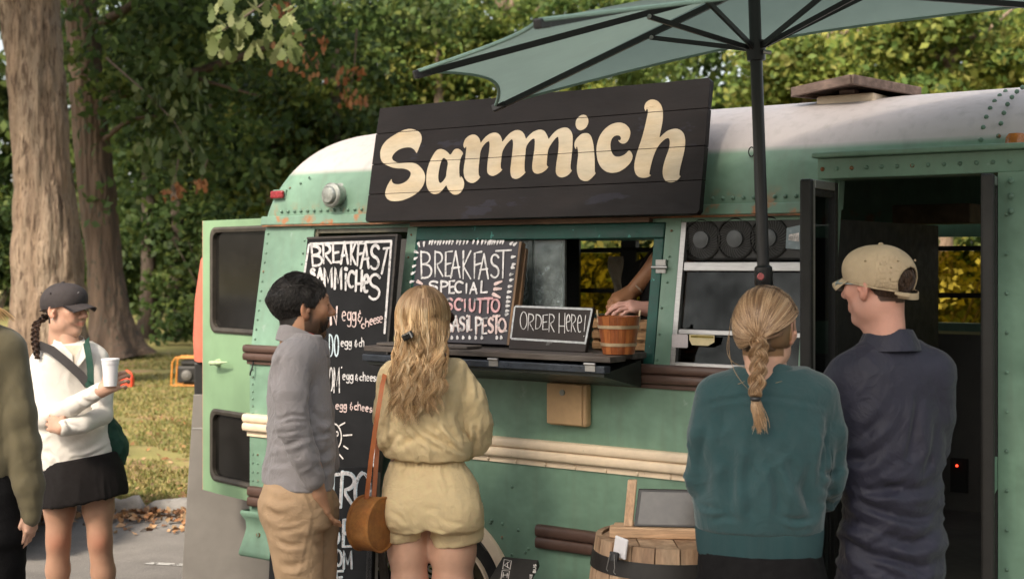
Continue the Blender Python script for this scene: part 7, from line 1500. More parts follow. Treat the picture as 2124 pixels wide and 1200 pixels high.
ring('collar', ell_ring(c0, .090, .100, HD, 40, -.35), ell_ring(c1, .072, .086, HD, 40, -.42), M_GREY, P1.e, .007)
ring('undershirt_collar', ell_ring(p(630, 705), .066, .072, HD, 30, -.35), ell_ring(p(631, 688), .062, .068, HD, 30, -.38), pm('red_shirt', (.45, .03, .02), .8), P1.e, .004)
q = P1.p(608, 812, -.255); m = MB()
m.grid([[(q[0]+(x-.5)*.066, q[1]+.028*abs(x-.5)**2*4+.002, q[2]+(z-.5)*.032) for x in np.linspace(0, 1, 8)] for z in (0, 1)]); m.build('sleeve_badge', pm('blue_grey_badge', (.23, .25, .34), .7, .25, 60), P1.e, smooth=60)
m = MB(); m.tube([(q[0]-.040+.028*t, q[1]+.024-.016*t, q[2]-.012+.028*math.sin(t*1.4)) for t in np.linspace(0, 1, 8)], .0016, 5); m.build('badge_arc', pm('red_print', (.5, .08, .06), .7), P1.e)
M_TAN = pm('tan_chino', lin((166, 138, 108)), .8, .10, 5, .3, 200, weave=140, bdist=.0015, wrinkle=.3, wscale=10)
v = Vol((p(515, 0)[0], -.30, 0.05), (p(725, 0)[0], .30, P1.z(975)), .009)
v.loft(P1.rows([(975, 549, 688), (1000, 545, 690), (1025, 543, 692), (1055, 548, 692), (1085, 556, 690)]), P1.h, .03)
v.chain([p(605, 1050, -.075), p(632, 1290, -.085), p(628, 1500, -.07)], [.105, .070, .058], .03); v.chain([p(648, 1050, .075), p(655, 1290, .08), p(652, 1500, .08)], [.100, .068, .055], .03); v.ell(p(585, 1050, -.02), (.085, .10, .09), .04)
P1.cloth('trousers', v, M_TAN, [(.005, (.25, .25, .05), 25, 11, band(P1.z(1260), P1.z(1020))), (.005, (.2, .2, .07), -35, 12, near(p(640, 1080, -.1), .13))], cr=[
    ([[(480+x/3.16, 820+y/3.16) for x, y in L] for L in ([(215, 650), (310, 690), (425, 680)], [(285, 830), (370, 832), (475, 808)], [(305, 882), (400, 872), (485, 850)], [(330, 1100), (400, 1122), (475, 1090)], [(300, 950), (380, 985), (470, 975)], [(230, 740), (290, 790), (380, 790)], [(520, 860), (560, 900), (620, 890)], [(560, 960), (590, 990), (630, 980)])], .009, .011), ([[(480+x/3.16, 820+y/3.16) for x, y in L] for L in ([(545, 780), (505, 950), (450, 1190)], [(480, 600), (520, 700), (545, 765)], [(545, 768), (590, 720), (625, 620)], [(200, 580), (280, 600), (365, 622)])], .004, .0055)])
shoes(P1, [p(628, 1545, -.07), p(652, 1545, .08)], M_SHOE, HD)
DK = [(.010, .008, .007), (.018, .014, .012), (.006, .005, .005), (.034, .028, .024), (.06, .052, .046)]
def comb1(q): w = np.clip((q[:, 2]-.05)/.05, 0, 1)[:, None]; return np.array([[.25, .75, .1]])*w+np.array([[0, -.35, -1.0]])*(1-w)
a = short_hair(15000, hm, comb1, lambda q: np.interp(q[:, 2], [-.07, .0, .06, .1], [.008, .015, .030, .040]), .0008, DK, lift=.009)
bm_ = lambda q: ((q[:, 2] < -.045) & (q[:, 1] > .0) & (q[:, 2] > -.125)).astype(float)
b = short_hair(900, bm_, lambda q: np.array([[0, .5, -1.0]])*np.ones((len(q), 1)), lambda q: np.full(len(q), .012), .0008, DK, R=(.062, .071, .088), c0=(0, .027, -.032), lift=.004)
def toW(part, hd, Hc, tl=0.0): V, F, c = part; return rotz(rotx(V, tl), hd)+Hc, F, c
hair_obj('hair', [toW(a, HD, Hc, math.radians(4))], P1.e); hair_obj('beard', [toW(b, HD, Hc, math.radians(4))], P1.e)

# ---------------------------------------------------------------- woman in yellow
P2 = Person('woman with long wavy blonde hair in a yellow blouse and shorts, seen from behind', 895, 5.27, 18); p = P2.p
HD = math.radians(42); Hc = p(878, 664, -.01); V, F, c = make_head(TONE['fair'], True, 0, 0, lambda V: (((V[:, 2] > .06) | (V[:, 1] < -.01)) & (V[:, 2] > -.075)).astype(float), (.22, .12, .05)); P2.add_skin(rotz(V, HD)+Hc, F, c)
v = Vol((p(760, 0)[0], -.25, .05), (p(1030, 0)[0], .40, 1.50), .009)
v.cap(p(878, 720, 0), p(880, 765, .0), .046, .058, .04); v.cap(p(828, 772, 0), p(932, 765, 0), .040, .040, .06); v.loft(P2.rows([(765, 825, 938), (800, 806, 945), (900, 812, 940), (1000, 808, 972), (1060, 800, 985)]), P2.h, .03)
v.chain([p(843, 1050, 0), p(846, 1140, -.0), p(850, 1210, 0), p(852, 1290, .0), p(856, 1350, .01), p(858, 1480, .01)], [.082, .072, .064, .052, .054, .036], .03); v.chain([p(941, 1050, 0), p(940, 1140, 0), p(940, 1210, 0), p(938, 1290, 0), p(936, 1350, .01), p(934, 1480, .01)], [.090, .082, .070, .054, .056, .036], .03)
v.chain([p(945, 775), p(982, 885, .03), p(945, 915, .24), p(880, 900, .30)], [.042, .036, .03, .026], .02)
V, F = v.mesh(); lg = np.clip((.62-V[:, 2])/.1, 0, 1)[:, None]; P2.add_skin(V, F, np.array(TONE['fair'])*(1-lg)+np.array((.50, .26, .20))*lg); P2.finish()
M_YEL = pm('yellow_gauze', lin((255, 229, 178)), .9, .06, 7, .9, 60, sheen=.15, weave=110, trans=.12, bdist=.005, wrinkle=.4, wscale=13)
v = Vol((p(765, 0)[0], -.28, P2.z(962)), (p(1030, 0)[0], .40, P2.z(735)), .0065)
v.loft(P2.rows([(756, 818, 944, .5), (768, 800, 955, .55), (790, 790, 962, .6), (830, 784, 962, .66), (870, 783, 962, .72), (905, 786, 966, .76), (926, 788, 976, .80), (940, 793, 976, .80), (948, 806, 966, .74)]), P2.h, .02, tilt=-.02)
v.cap(p(822, 776, 0), p(944, 768, 0), .044, .044, .05)
v.chain([p(945, 772, 0), p(972, 825, .0), p(982, 875, .02), p(980, 908, .06)], [.048, .062, .066, .062], .010); v.chain([p(980, 908, .06), p(960, 925, .17), p(935, 915, .26)], [.060, .052, .038], .03)
v.chain([p(812, 780, .0), p(806, 850, .05), p(812, 905, .12), p(850, 905, .26)], [.046, .052, .052, .036], .02)
P2.cloth('blouse', v, M_YEL, [(.013, (.05, .05, .30), 8, 21, band(P2.z(955), P2.z(840))), (.012, (.22, .2, .055), -32, 22, band(P2.z(960), P2.z(860))), (.010, (.05, .05, .25), -18, 23, near(p(975, 850, 0), .12)), (.007, (.08, .08, .2), 25, 24, band(P2.z(870), P2.z(760))), (.0035, (.03, .03, .03), 0, 25, None)], cr=[
    ([[(780+x/4, 580+y/4) for x, y in L] for L in ([(555, 880), (590, 1000), (612, 1170)], [(640, 1070), (672, 1120), (690, 1210)], [(700, 700), (650, 780), (560, 830)], [(820, 760), (850, 900), (860, 1050)], [(760, 720), (770, 850), (740, 1000)])], .007, .010),
    ([[(720+x/3.528, 860+y/3.528) for x, y in L] for L in ([(520, 95), (640, 165), (860, 285)], [(400, 125), (300, 215), (280, 290)], [(350, 255), (450, 182), (540, 165)], [(820, 30), (862, 150), (885, 275)], [(600, 55), (720, 170), (810, 255)], [(440, 60), (520, 150), (640, 240)], [(930, 60), (950, 160), (920, 280)], [(700, 60), (780, 160), (850, 230)], [(260, 60), (280, 160), (300, 260)])], .010, .011)])
v = Vol((p(770, 0)[0], -.28, P2.z(1135)), (p(1025, 0)[0], .30, P2.z(940)), .0065)
v.loft(P2.rows([(942, 820, 950, .66), (955, 814, 957, .68), (985, 797, 983, .74), (1015, 793, 992, .76), (1045, 791, 998, .76), (1070, 790, 1001, .76), (1085, 790, 1001, .74)]), P2.h, .02)
v.loft(P2.rows([(1050, 791, 890, .95, -.005), (1085, 790, 883, .95, -.005), (1117, 789, 880, .95, -.005)]), P2.h, .010, tilt=.10); v.loft(P2.rows([(1050, 889, 1000, .95, -.005), (1090, 891, 1002, .95, -.005), (1123, 892, 1001, .95, -.005)]), P2.h, .010, tilt=.10)
v.ell(p(846, 1058, -.085), (.082, .07, .075), .06); v.ell(p(940, 1062, -.085), (.086, .07, .078), .06); v.cap(p(889, 1030, -.20), p(888, 1125, -.19), .012, .020, .04, 'sub'); v.cap(p(887, 1104, -.3), p(887, 1104, .3), .008, .008, .02, 'sub'); v.cap(p(887, 1130, -.3), p(887, 1130, .3), .020, .020, .015, 'sub')
P2.cloth('shorts', v, M_YEL, [(.006, (.035, .035, .2), 0, 31, band(P2.z(985), P2.z(940))), (.005, (.2, .2, .05), 28, 32, band(P2.z(1135), P2.z(1050))), (.006, (.16, .16, .09), -40, 33, None), (.003, (.03, .03, .03), 0, 34, None)], cr=[
    ([[(720+x/3.528, 860+y/3.528) for x, y in L] for L in ([(430, 640), (478, 790), (565, 890)], [(255, 835), (380, 862), (490, 850)], [(600, 815), (760, 880), (915, 865)], [(700, 820), (620, 880), (590, 935)], [(520, 690), (600, 690), (700, 700)], [(420, 340), (430, 430), (400, 520)], [(700, 350), (720, 450), (760, 560)], [(300, 700), (380, 740), (440, 800)], [(640, 700), (720, 780), (860, 800)])], .0055, .010), ([[(720+x/3.528, 860+y/3.528) for x, y in L] for L in [[(330+k*42, 310), (330+k*41, 350), (328+k*41, 390)] for k in range(13)]], .004, .005)])
shoes(P2, [p(858, 1510, .03), p(934, 1510, .03)], pm('tan_sandal', (.3, .17, .09), .6), P2.h)
# hair: crown to nape, then waves down the back
BL = np.array([(.58, .38, .19), (.68, .48, .27), (.46, .28, .13), (.76, .57, .35), (.33, .19, .085)]); ROOT = np.array((.22, .125, .062))
Hq = Hc+np.array([0, -.006, .020])
def hp(el_, ph_, rr):   # point on the hair ellipsoid of the turned head
    return Hq+rotz(np.array([[.088*math.cos(el_)*math.sin(ph_), -.118*math.cos(el_)*math.cos(ph_), .110*math.sin(el_)]])*rr, HD)[0]
def long_hair(nl, per):
    Ps, Cs = [], []; n = 44; t = np.linspace(0, 1, n)
    for i in range(nl):
        ph = math.radians(random.uniform(-112, 128)); top = random.random() < .5
        vend = random.uniform(800, 884)-16*abs(ph); ue = np.interp(math.degrees(ph), [-112, -30, 40, 128], [815, 836, 872, 908])+random.uniform(-14, 14)
        A, wl, w0 = random.uniform(.009, .019), random.uniform(.10, .16), random.uniform(0, 6.28); cc = BL[random.randrange(5)]*random.uniform(.8, 1.2); out = random.uniform(0, .035)
        el0 = math.radians(random.uniform(76, 91) if random.random() < .75 else random.uniform(40, 76))
        for k in range(per):
            dp = random.gauss(0, .075); ph_ = ph+dp; rr = 1+.02*math.sin(.36*9+i); e1 = hp(-.10, ph_, rr); cl = random.gauss(0, 1)
            pend = p(ue+cl*3.2, vend+random.uniform(-14, 10), -.155-out*.6+random.gauss(0, .006)); mid = p(ue*.45+.55*(CU+FPX*(e1[0]+P2.b.x)/P2.Y), 735, -.125-out*.4+random.gauss(0, .006)); Q = []
            for tt in t:
                if tt < .36:
                    el_ = el0+(-.10-el0)*(tt/.36); rr = 1+.02*math.sin(tt*9+i); Q.append(hp(el_, ph_, rr))
                else:
                    s = (tt-.36)/.64; q = (1-s)**2*e1+2*s*(1-s)*mid+s*s*pend; w = A*min(1, s*1.8); z_ = (e1[2]-q[2])
                    q = q+np.array([w*math.sin(z_/wl*6.28+w0), w*.6*math.cos(z_/wl*6.28+w0*1.3), 0])
                    if top and abs(ph) < 1.2: g = .62*math.exp(-((q[2]-P2.z(697))/.035)**2); q[0] += (p(846, 697)[0]-q[0])*g
                    Q.append(q)
            Ps.append(Q); Cs.append(cc*random.uniform(.85, 1.15))
    P = np.array(Ps); Cs = np.array(Cs); V, Q, C = tubes(P, taper(n, len(P), .0010, .4), Cs)
    rt = np.clip((V[:, 2]-P2.z(660))/.09, 0, 1)[:, None]*.75; return V, Q, C*(1-rt)+ROOT*rt*(.7+.6*rng.random((len(C), 1)))
hv = Vol((p(790, 0)[0], -.22, P2.z(880)), (p(950, 0)[0], .1, P2.z(590)), .008); hv.ell(Hc+np.array([-.006, -.010, .004]), (.079, .092, .094), .02)
hv.loft(P2.rows([(668, 832, 906, .8, -.03), (720, 828, 906, .6, -.06), (770, 828, 900, .4, -.105), (810, 832, 895, .3, -.13), (840, 846, 885, .25, -.14)]), 0, .03); fc = rotz(np.array([[.0, .12, -.03]]), HD)[0]+Hc; hv.ell(fc, (.075, .075, .12), .02, 'sub')
V, F = hv.mesh(); hair_obj('hair', [long_hair(190, 14), (V, F, np.tile(ROOT*.75, (len(V), 1)))], P2.e)
q = p(846, 696, -.15); M_CLIP = pm('black_gloss_plastic', (.008, .007, .007), .15, .1, 10, spec=.6)
R3 = Matrix.Rotation(-.5, 3, 'Y'); cl_ = MB(); cl_.obox(q, R3 @ Vector((1, 0, 0)), (0, 1, 0), R3 @ Vector((0, 0, 1)), .022, .014, .013); co = cl_.build('hair_clip', M_CLIP, P2.e, bevel=.006)
mm = MB(); mm.obox(Vector(q)+R3 @ Vector((.012, -.0145, 0)), R3 @ Vector((1, 0, 0)), (0, 1, 0), R3 @ Vector((0, 0, 1)), .0025, .0015, .013); mm.build('clip_bar', P_ALU, co)
# sunglasses and earring
gl = Vol((-.08, .02, -.02), (.08, .13, .04), .003)
for sx in (-1, 1): gl.ell((sx*.034, .108, .010), (.027, .006, .022), .004)
gl.cap((-.012, .112, .016), (.012, .112, .016), .0028, .0028, .003); gl.cap((.060, .100, .018), (.079, .01, .014), .0032, .0028, .003); gl.cap((-.060, .100, .018), (-.079, .01, .014), .0032, .0028, .003)
V, F = gl.mesh(); arr_mesh('sunglasses', rotz(V, HD)+Hc, F, pm('brown_lens', (.035, .014, .012), .12, .1, 9, spec=.6), P2.e)
ec = rotz(np.array([[.083, -.006, -.055]]), HD)[0]+Hc; m = MB(); m.tube([ec+np.array([0, .020*math.cos(t), .020*math.sin(t)]) for t in np.linspace(0, 2*PI, 20)], .0016, 6, False); m.build('hoop_earring', pm('gold', (.75, .5, .2), .25, .05, 9, metal=1), P2.e)
# round rattan bag hanging from a leather strap
bg0 = P2.p(772, 1085, -.10)+np.array(P2.b); rbag = thing('rattan_bag', 'round honey coloured rattan bag on a tan leather strap at her hip', 'handbag', bg0, math.radians(-28))
M_RAT = pm('rattan', (.40, .17, .045), .5, .22, 30, .6, 90, weave=220, hue=(.30, .11, .03)); R_ = .096
MB().lathe([(R_, -.042), (R_+.003, -.026), (R_+.003, .026), (R_, .042)], (0, 0, 0), 40, 'X', cap=False).build('rim_band', M_RAT, rbag, smooth=40)
for sx in (-1, 1): MB().lathe([(R_+.001, sx*.040), (R_-.008, sx*.045), (R_*.6, sx*.049), (0.001, sx*.050)], (0, 0, 0), 40, 'X', cap=False).build('side_disc', M_RAT, rbag, smooth=40)
m = MB(); m.tube([(-.044, (R_+.002)*math.cos(t), (R_+.002)*math.sin(t)) for t in np.linspace(0, 2*PI, 40)], .0055, 6, False); m.build('edge_coil', M_RAT, rbag, smooth=60)
m = MB(); m.tube([(.044, (R_+.002)*math.cos(t), (R_+.002)*math.sin(t)) for t in np.linspace(0, 2*PI, 40)], .0055, 6, False); m.build('edge_coil', M_RAT, rbag, smooth=60)
M_LEA = pm('tan_leather', (.36, .105, .03), .5, .15, 20)
Rb = Matrix.Rotation(math.radians(28), 3, 'Z'); loc = lambda u, v, dy: np.array(Rb @ (Vector(P2.p(u, v, dy)+np.array(P2.b))-Vector(bg0)))
def strap(pts, w, par, name, mat, side=(0, 1, 0)):
    m = MB(); P = []
    for q in pts: P.append([tuple(np.array(q)-np.array(side)*w/2), tuple(np.array(q)+np.array(side)*w/2)])
    o = [[(a[0][0], a[0][1], a[0][2]), (a[1][0], a[1][1], a[1][2]), (a[1][0]-.002, a[1][1], a[1][2]), (a[0][0]-.002, a[0][1], a[0][2]), a[0]] for a in P]; m.grid(o); return m.build(name, mat, par, smooth=60)
strap([loc(800, 770, -.03), loc(793, 800, -.11), loc(780, 880, -.13), loc(769, 960, -.13), loc(760, 1040, -.12), loc(755, 1075, -.12)], .016, rbag, 'strap', M_LEA, (.9, .4, 0)); strap([loc(800, 770, -.03), loc(796, 790, .05), loc(785, 900, .03), loc(778, 1000, -.03), loc(776, 1030, -.06)], .016, rbag, 'strap', M_LEA, (.9, .4, 0))
for dz in (0, .016): m = MB(); q = loc(753, 1085, -.125); m.tube([q+np.array([-.010, 0, dz-.008]), q+np.array([.012, -.006, dz-.008])], .0055, 8); m.build('toggle', M_LEA, rbag, smooth=60)
# ---------------------------------------------------------------- woman in the teal sweatshirt
P3 = Person('woman with a blonde braid in a teal sweatshirt, seen from behind', 1578, 4.14, 14); p = P3.p
HD = math.radians(36); Hc = p(1590, 686, .0); V, F, c = make_head(TONE['fair'], True, 0, 0, lambda V: (((V[:, 2] > .05) | (V[:, 1] < -.02)) & (V[:, 2] > -.07)).astype(float), (.20, .11, .05)); V = V*1.02; P3.add_skin(rotz(V, HD)+Hc, F, c)
v = Vol((p(1430, 0)[0], -.25, .05), (p(1760, 0)[0], .4, 1.46), .012); v.loft(P3.rows([(770, 1550, 1645), (820, 1490, 1685), (950, 1490, 1680), (1150, 1490, 1670)]), P3.h, .03); v.cap(p(1595, 740), p(1592, 790), .050, .06, .03)
v.chain([p(1515, 1250), p(1520, 1460), p(1525, 1740)], [.07, .05, .04], .03); v.chain([p(1640, 1250), p(1640, 1460), p(1640, 1740)], [.07, .05, .04], .03); v.cap(p(1578, 1140), p(1578, 1260), .07, .09, .03); V, F = v.mesh(); P3.add_skin(V, F, np.array(TONE['fair'])); P3.finish()
M_TEALC = pm('teal_fleece', lin((38, 66, 69)), .9, .10, 6, .25, 300, sheen=.25, bdist=.0015, wrinkle=.26, wscale=9)
v = Vol((p(1395, 0)[0], -.27, P3.z(1120)), (p(1785, 0)[0], .42, P3.z(755)), .0068)
v.loft(P3.rows([(766, 1552, 1652, .75), (774, 1525, 1672, .7), (786, 1498, 1692, .6), (805, 1476, 1708, .58), (840, 1464, 1714, .60), (900, 1456, 1712, .64), (980, 1451, 1709, .66), (1050, 1446, 1706, .66), (1085, 1443, 1705, .64), (1096, 1447, 1702, .62)]), P3.h, .02)
v.cap(p(1500, 812), p(1690, 812), .055, .055, .06)
v.chain([p(1486, 822), p(1470, 900, .0), p(1464, 985, .02)], [.064, .060, .056], .012); v.chain([p(1464, 985, .02), p(1475, 1030, .12), p(1530, 1020, .26)], [.056, .05, .042], .02)
v.chain([p(1695, 825), p(1712, 900, .0), p(1713, 985, .03)], [.064, .060, .057], .012); v.chain([p(1713, 985, .03), p(1700, 1020, .12), p(1640, 1015, .27)], [.057, .05, .042], .02)
P3.cloth('sweatshirt', v, M_TEALC, [(.013, (.12, .12, .4), 24, 41, band(P3.z(1090), P3.z(880))), (.011, (.12, .12, .4), -26, 42, band(P3.z(1090), P3.z(900))), (.007, (.25, .2, .06), -20, 43, near(p(1715, 960), .12)), (.010, (.06, .06, .2), -22, 44, near(p(1690, 890, -.05), .10)), (.009, (.06, .06, .2), 18, 45, near(p(1485, 890, -.05), .10)), (.004, (.05, .05, .1), 0, 46, band(P3.z(1098), P3.z(1060)))], cr=[
    ([[(1380+x*.6, 480+y*.6) for x, y in L] for L in ([(565, 640), (548, 760), (530, 890)], [(505, 790), (488, 900), (505, 985)], [(425, 770), (470, 890), (510, 960)], [(150, 630), (125, 760), (140, 920)], [(205, 690), (235, 850), (220, 990)], [(300, 740), (285, 880), (305, 1005)], [(375, 800), (395, 900), (385, 1000)], [(110, 700), (100, 820), (115, 930)], [(610, 740), (590, 850), (560, 930)], [(590, 660), (600, 760), (585, 860)])], .011, .017),
    ([[(1380+x*.6, 480+y*.6) for x, y in L] for L in ([(95, 920), (130, 950), (200, 960)], [(540, 880), (580, 900), (620, 870)], [(545, 930), (590, 945), (615, 920)], [(160, 1000), (200, 985), (260, 995)], [(400, 985), (450, 1000), (520, 990)], [(530, 820), (570, 840), (620, 810)])], .007, .010), ([[(1446, 846), (1500, 828), (1580, 821), (1660, 829), (1736, 850)], [(1700, 880), (1716, 930), (1716, 1000)]], .0035, .006)])
v = Vol((p(1400, 0)[0], -.27, P3.z(1160)), (p(1780, 0)[0], .3, P3.z(1080)), .0085); v.loft(P3.rows([(1088, 1446, 1703, .62), (1098, 1444, 1705, .62), (1125, 1447, 1702, .62), (1148, 1449, 1699, .62), (1151, 1451, 1697, .62)]), P3.h, .01)
P3.cloth('ribbed_hem', v, pm('teal_rib', lin((36, 62, 65)), .9, .08, 6, .5, 200, stretch=(1, 1, .05), bdist=.002), [(.004, (.14, .14, .3), 0, 47, None)])
ring('neckband', ell_ring(p(1600, 778, 0), .076, .070, P3.h, 36, -.25), ell_ring(p(1600, 764, 0), .068, .062, P3.h, 36, -.28), M_TEALC, P3.e, .006)
v = Vol((p(1410, 0)[0], -.27, .05), (p(1760, 0)[0], .3, P3.z(1140)), .011); v.loft(P3.rows([(1140, 1452, 1697, .66), (1165, 1450, 1705, .70), (1200, 1446, 1714, .74), (1260, 1446, 1714, .7)]), P3.h, .03); v.chain([p(1512, 1250), p(1520, 1460), p(1525, 1720)], [.10, .07, .05], .03); v.chain([p(1648, 1250), p(1640, 1460), p(1640, 1720)], [.10, .07, .05], .03)
M_BLKC = pm('black_cloth', (.006, .0055, .006), .85, .2, 8, .3, 200, wrinkle=.2, spec=.15); P3.cloth('leggings', v, M_BLKC, [(.005, (.2, .2, .05), 15, 48, None)]); shoes(P3, [p(1525, 1775), p(1640, 1775)], M_SHOE, P3.h)
HB_ = [(.17, .095, .050), (.30, .185, .10), (.42, .28, .165), (.25, .145, .075), (.54, .38, .24), (.35, .22, .12)]
K = rotz(np.array([[-.10, -.96, -.14]]), 0)[0]; kp = p(1573, 704, -.110); Hq3 = Hc+np.array([0, -.004, .020]); Kd = rotz((kp-Hq3)[None], -HD)[0]/np.array([.090, .122, .114]); 
hd3 = 0.0
def cand3(n):
    az = np.radians(rng.uniform(-128, 128, n)); el_ = np.radians(rng.uniform(-14, 88, n)); el_ = np.where(np.abs(az) > 1.1, np.maximum(el_, .02+.35*(np.abs(az)-1.1)), el_)
    return np.stack([np.cos(el_)*np.sin(az), -np.cos(el_)*np.cos(az), np.sin(el_)], 1)
cap3 = Vol(Hc-.14, Hc+.14, .006); cap3.ell(Hc+np.array([0, -.006, .006]), (.079, .095, .092), .02); fc = rotz(np.array([[0, .12, -.03]]), HD)[0]+Hc; cap3.ell(fc, (.085, .078, .115), .02, 'sub'); cap3.ell(Hc+np.array([.0, -.05, -.125]), (.12, .10, .075), .02, 'sub')
Vc, Fc = cap3.mesh()
def cand3b(n): az = np.radians(rng.uniform(-125, -40, n)); el_ = np.radians(rng.uniform(-10, 62, n)); return np.stack([np.cos(el_)*np.sin(az), -np.cos(el_)*np.cos(az), np.sin(el_)], 1)
parts = [great_hair(2600, cand3b, Kd, Hq3, (.090, .122, .114), HB_, .0011, 16, .035, 5, HD), great_hair(6500, cand3, Kd, Hq3, (.090, .122, .114), HB_, .0011, 16, .035, 5, HD), (Vc, Fc, np.tile(np.array((.13, .07, .03)), (len(Vc), 1)))]
def nape(n): az = np.radians(rng.uniform(-65, 70, n)); el_ = np.radians(rng.uniform(-46, -20, n)); return np.stack([np.cos(el_)*np.sin(az), -np.cos(el_)*np.cos(az), np.sin(el_)], 1)
parts.append(great_hair(500, nape, Kd, Hq3, (.078, .108, .112), [(.09, .05, .025), (.15, .09, .045)], .0010, 10, .02, 9, HD))
hair_obj('hair', parts, P3.e)
bp = [p(1573, 700, -.118), p(1574, 735, -.125), p(1573, 765, -.135), p(1570, 795, -.150), p(1567, 824, -.160)]
bo_ = hair_obj('braid', [braid(bp, .0165, .0150, .112, [(.46, .30, .175), (.36, .22, .115), (.58, .41, .26), (.26, .15, .075)], 60, .0012)], P3.e)
n = 16; Sx = 150; tl_ = []
for k in range(Sx):
    a, b = random.gauss(0, .008), random.gauss(0, .006); e_ = p(1578+random.gauss(0, 8), random.uniform(870, 900), -.165); s_ = p(1568, 828, -.162)+np.array([a*.6, b*.6, 0]); mid = p(1572+random.gauss(0, 9), 858, -.175)+np.array([a, b, 0]); tl_.append([(1-t)**2*s_+2*t*(1-t)*mid+t*t*e_ for t in np.linspace(0, 1, n)])
hair_obj('braid_tail', [tubes(np.array(tl_), taper(n, Sx, .0013, .3), tint(Sx, [(.50, .32, .18), (.58, .40, .25), (.38, .24, .13)], .2))], P3.e)
m = MB(); q = p(1567, 827, -.161); m.lathe([(.013, -.006), (.0155, -.003), (.0155, .003), (.013, .006)], q, 14); m.build('hair_tie', M_BMET, P3.e, smooth=50)
fl_ = []
for (a, b, c_, d) in ((1516, 660, 1560, 815), (1512, 690, 1556, 765), (1602, 770, 1622, 790), (1560, 770, 1545, 790)): s_, e_ = p(a, b, -.02), p(c_, d, -.10); fl_.append([(1-t)*s_+t*e_+np.array([-.03*math.sin(t*PI), 0, -.02*math.sin(t*PI)]) for t in np.linspace(0, 1, 14)])
hair_obj('loose_strands', [tubes(np.array(fl_), taper(14, len(fl_), .0010, .4), tint(len(fl_), [(.4, .25, .12)]))], P3.e)
ec = rotz(np.array([[.082, .0, -.034]]), HD)[0]+Hc; m = MB(); m.lathe([(.0005, -.004), (.004, 0), (.0005, .004)], ec, 8); m.build('pearl_stud', pm('pearl', (.7, .68, .62), .2), P3.e)

# ---------------------------------------------------------------- man in navy with a tan cap
P4 = Person('man in a navy polo shirt and backward glance under a tan cap, seen from behind', 1845, 4.33, -16); P4.e['label'] = 'man in a navy polo shirt and tan cap with glasses, seen from behind'; p = P4.p
HD = math.radians(-40); Hc = p(1820, 596, .0); hm4 = lambda V: ((V[:, 2] > np.interp(V[:, 1], [-.12, -.05, -.02, .0, .03, .1], [-.045, -.040, .01, .02, .02, .05])) & (np.abs(V[:, 0]) < .083)).astype(float)
V, F, c = make_head(TONE['rosy'], False, 0.0, 0, hm4, (.045, .022, .012)); P4.add_skin(rotz(V*1.03, HD)+Hc, F, c)
v = Vol((p(1690, 0)[0], -.25, .05), (p(1990, 0)[0], .4, 1.52), .012); v.loft(P4.rows([(735, 1805, 1885), (780, 1780, 1915), (900, 1775, 1915), (1150, 1785, 1910)]), P4.h, .03); v.cap(p(1835, 660), p(1843, 715), .055, .052, .03)
v.chain([p(1745, 805), p(1745, 960, .14), p(1800, 960, .34)], [.04, .036, .03], .02); v.chain([p(1940, 800), p(1928, 955, .14), p(1850, 955, .34)], [.04, .036, .03], .02); V, F = v.mesh(); P4.add_skin(V, F, np.array(TONE['rosy'])); P4.finish()
M_NAVY = pm('navy_pique', lin((31, 31, 48)), .55, .10, 6, .30, 260, sheen=.12, weave=260, bdist=.0015, wrinkle=.34, wscale=9)
v = Vol((p(1680, 0)[0], -.30, P4.z(1235)), (p(2005, 0)[0], .40, P4.z(690)), .0068)
v.loft(P4.rows([(704, 1796, 1900, .75), (716, 1778, 1918, .66), (732, 1756, 1938, .6), (752, 1738, 1956, .58), (790, 1728, 1966, .58), (850, 1726, 1964, .62), (920, 1734, 1962, .64), (1000, 1742, 1957, .64), (1080, 1744, 1955, .64), (1150, 1738, 1957, .66), (1200, 1732, 1960, .68), (1222, 1730, 1962, .68)]), P4.h, .02)
v.cap(p(1762, 780), p(1938, 770), .060, .060, .06)
v.chain([p(1938, 790), p(1940, 860, .02), p(1930, 930, .09)], [.064, .060, .052], .012); v.chain([p(1930, 930, .09), p(1890, 960, .28)], [.05, .042], .02)
v.chain([p(1746, 800), p(1742, 870, .02), p(1748, 940, .09)], [.064, .060, .052], .012); v.chain([p(1748, 940, .09), p(1790, 960, .28)], [.05, .042], .02)
P4.cloth('polo_shirt', v, M_NAVY, [(.017, (.30, .25, .075), 32, 51, band(P4.z(1230), P4.z(940))), (.014, (.25, .2, .06), -28, 52, band(P4.z(1240), P4.z(1030))), (.009, (.10, .1, .3), -28, 53, near(p(1790, 900, -.1), .16)), (.010, (.10, .1, .3), 24, 54, near(p(1930, 900, -.08), .13)), (.006, (.08, .08, .2), 40, 55, near(p(1750, 800, -.08), .1)), (.004, (.09, .09, .09), 0, 56, None)], cr=[
    ([[(1380+x*.6, 480+y*.6) for x, y in L] for L in ([(640, 735), (700, 690), (765, 630)], [(640, 880), (740, 900), (840, 870)], [(620, 890), (720, 960), (880, 1000), (965, 955)], [(700, 850), (800, 900), (900, 890), (985, 800)], [(560, 960), (650, 1010), (760, 1010)], [(600, 1050), (720, 1120), (880, 1150)], [(860, 1090), (920, 1040), (968, 960)], [(570, 1020), (640, 1090), (760, 1180)], [(740, 1040), (840, 1080), (960, 1060)], [(780, 1130), (880, 1170), (965, 1130)], [(620, 780), (690, 790), (760, 740)], [(880, 560), (860, 700), (840, 800)], [(940, 640), (930, 760), (890, 860)])], .012, .016)])
ring('collar_stand', ell_ring(p(1845, 720, 0), .083, .088, P4.h, 40, .02), ell_ring(p(1842, 692, 0), .072, .076, P4.h, 40, -.15), M_NAVY, P4.e, .004)
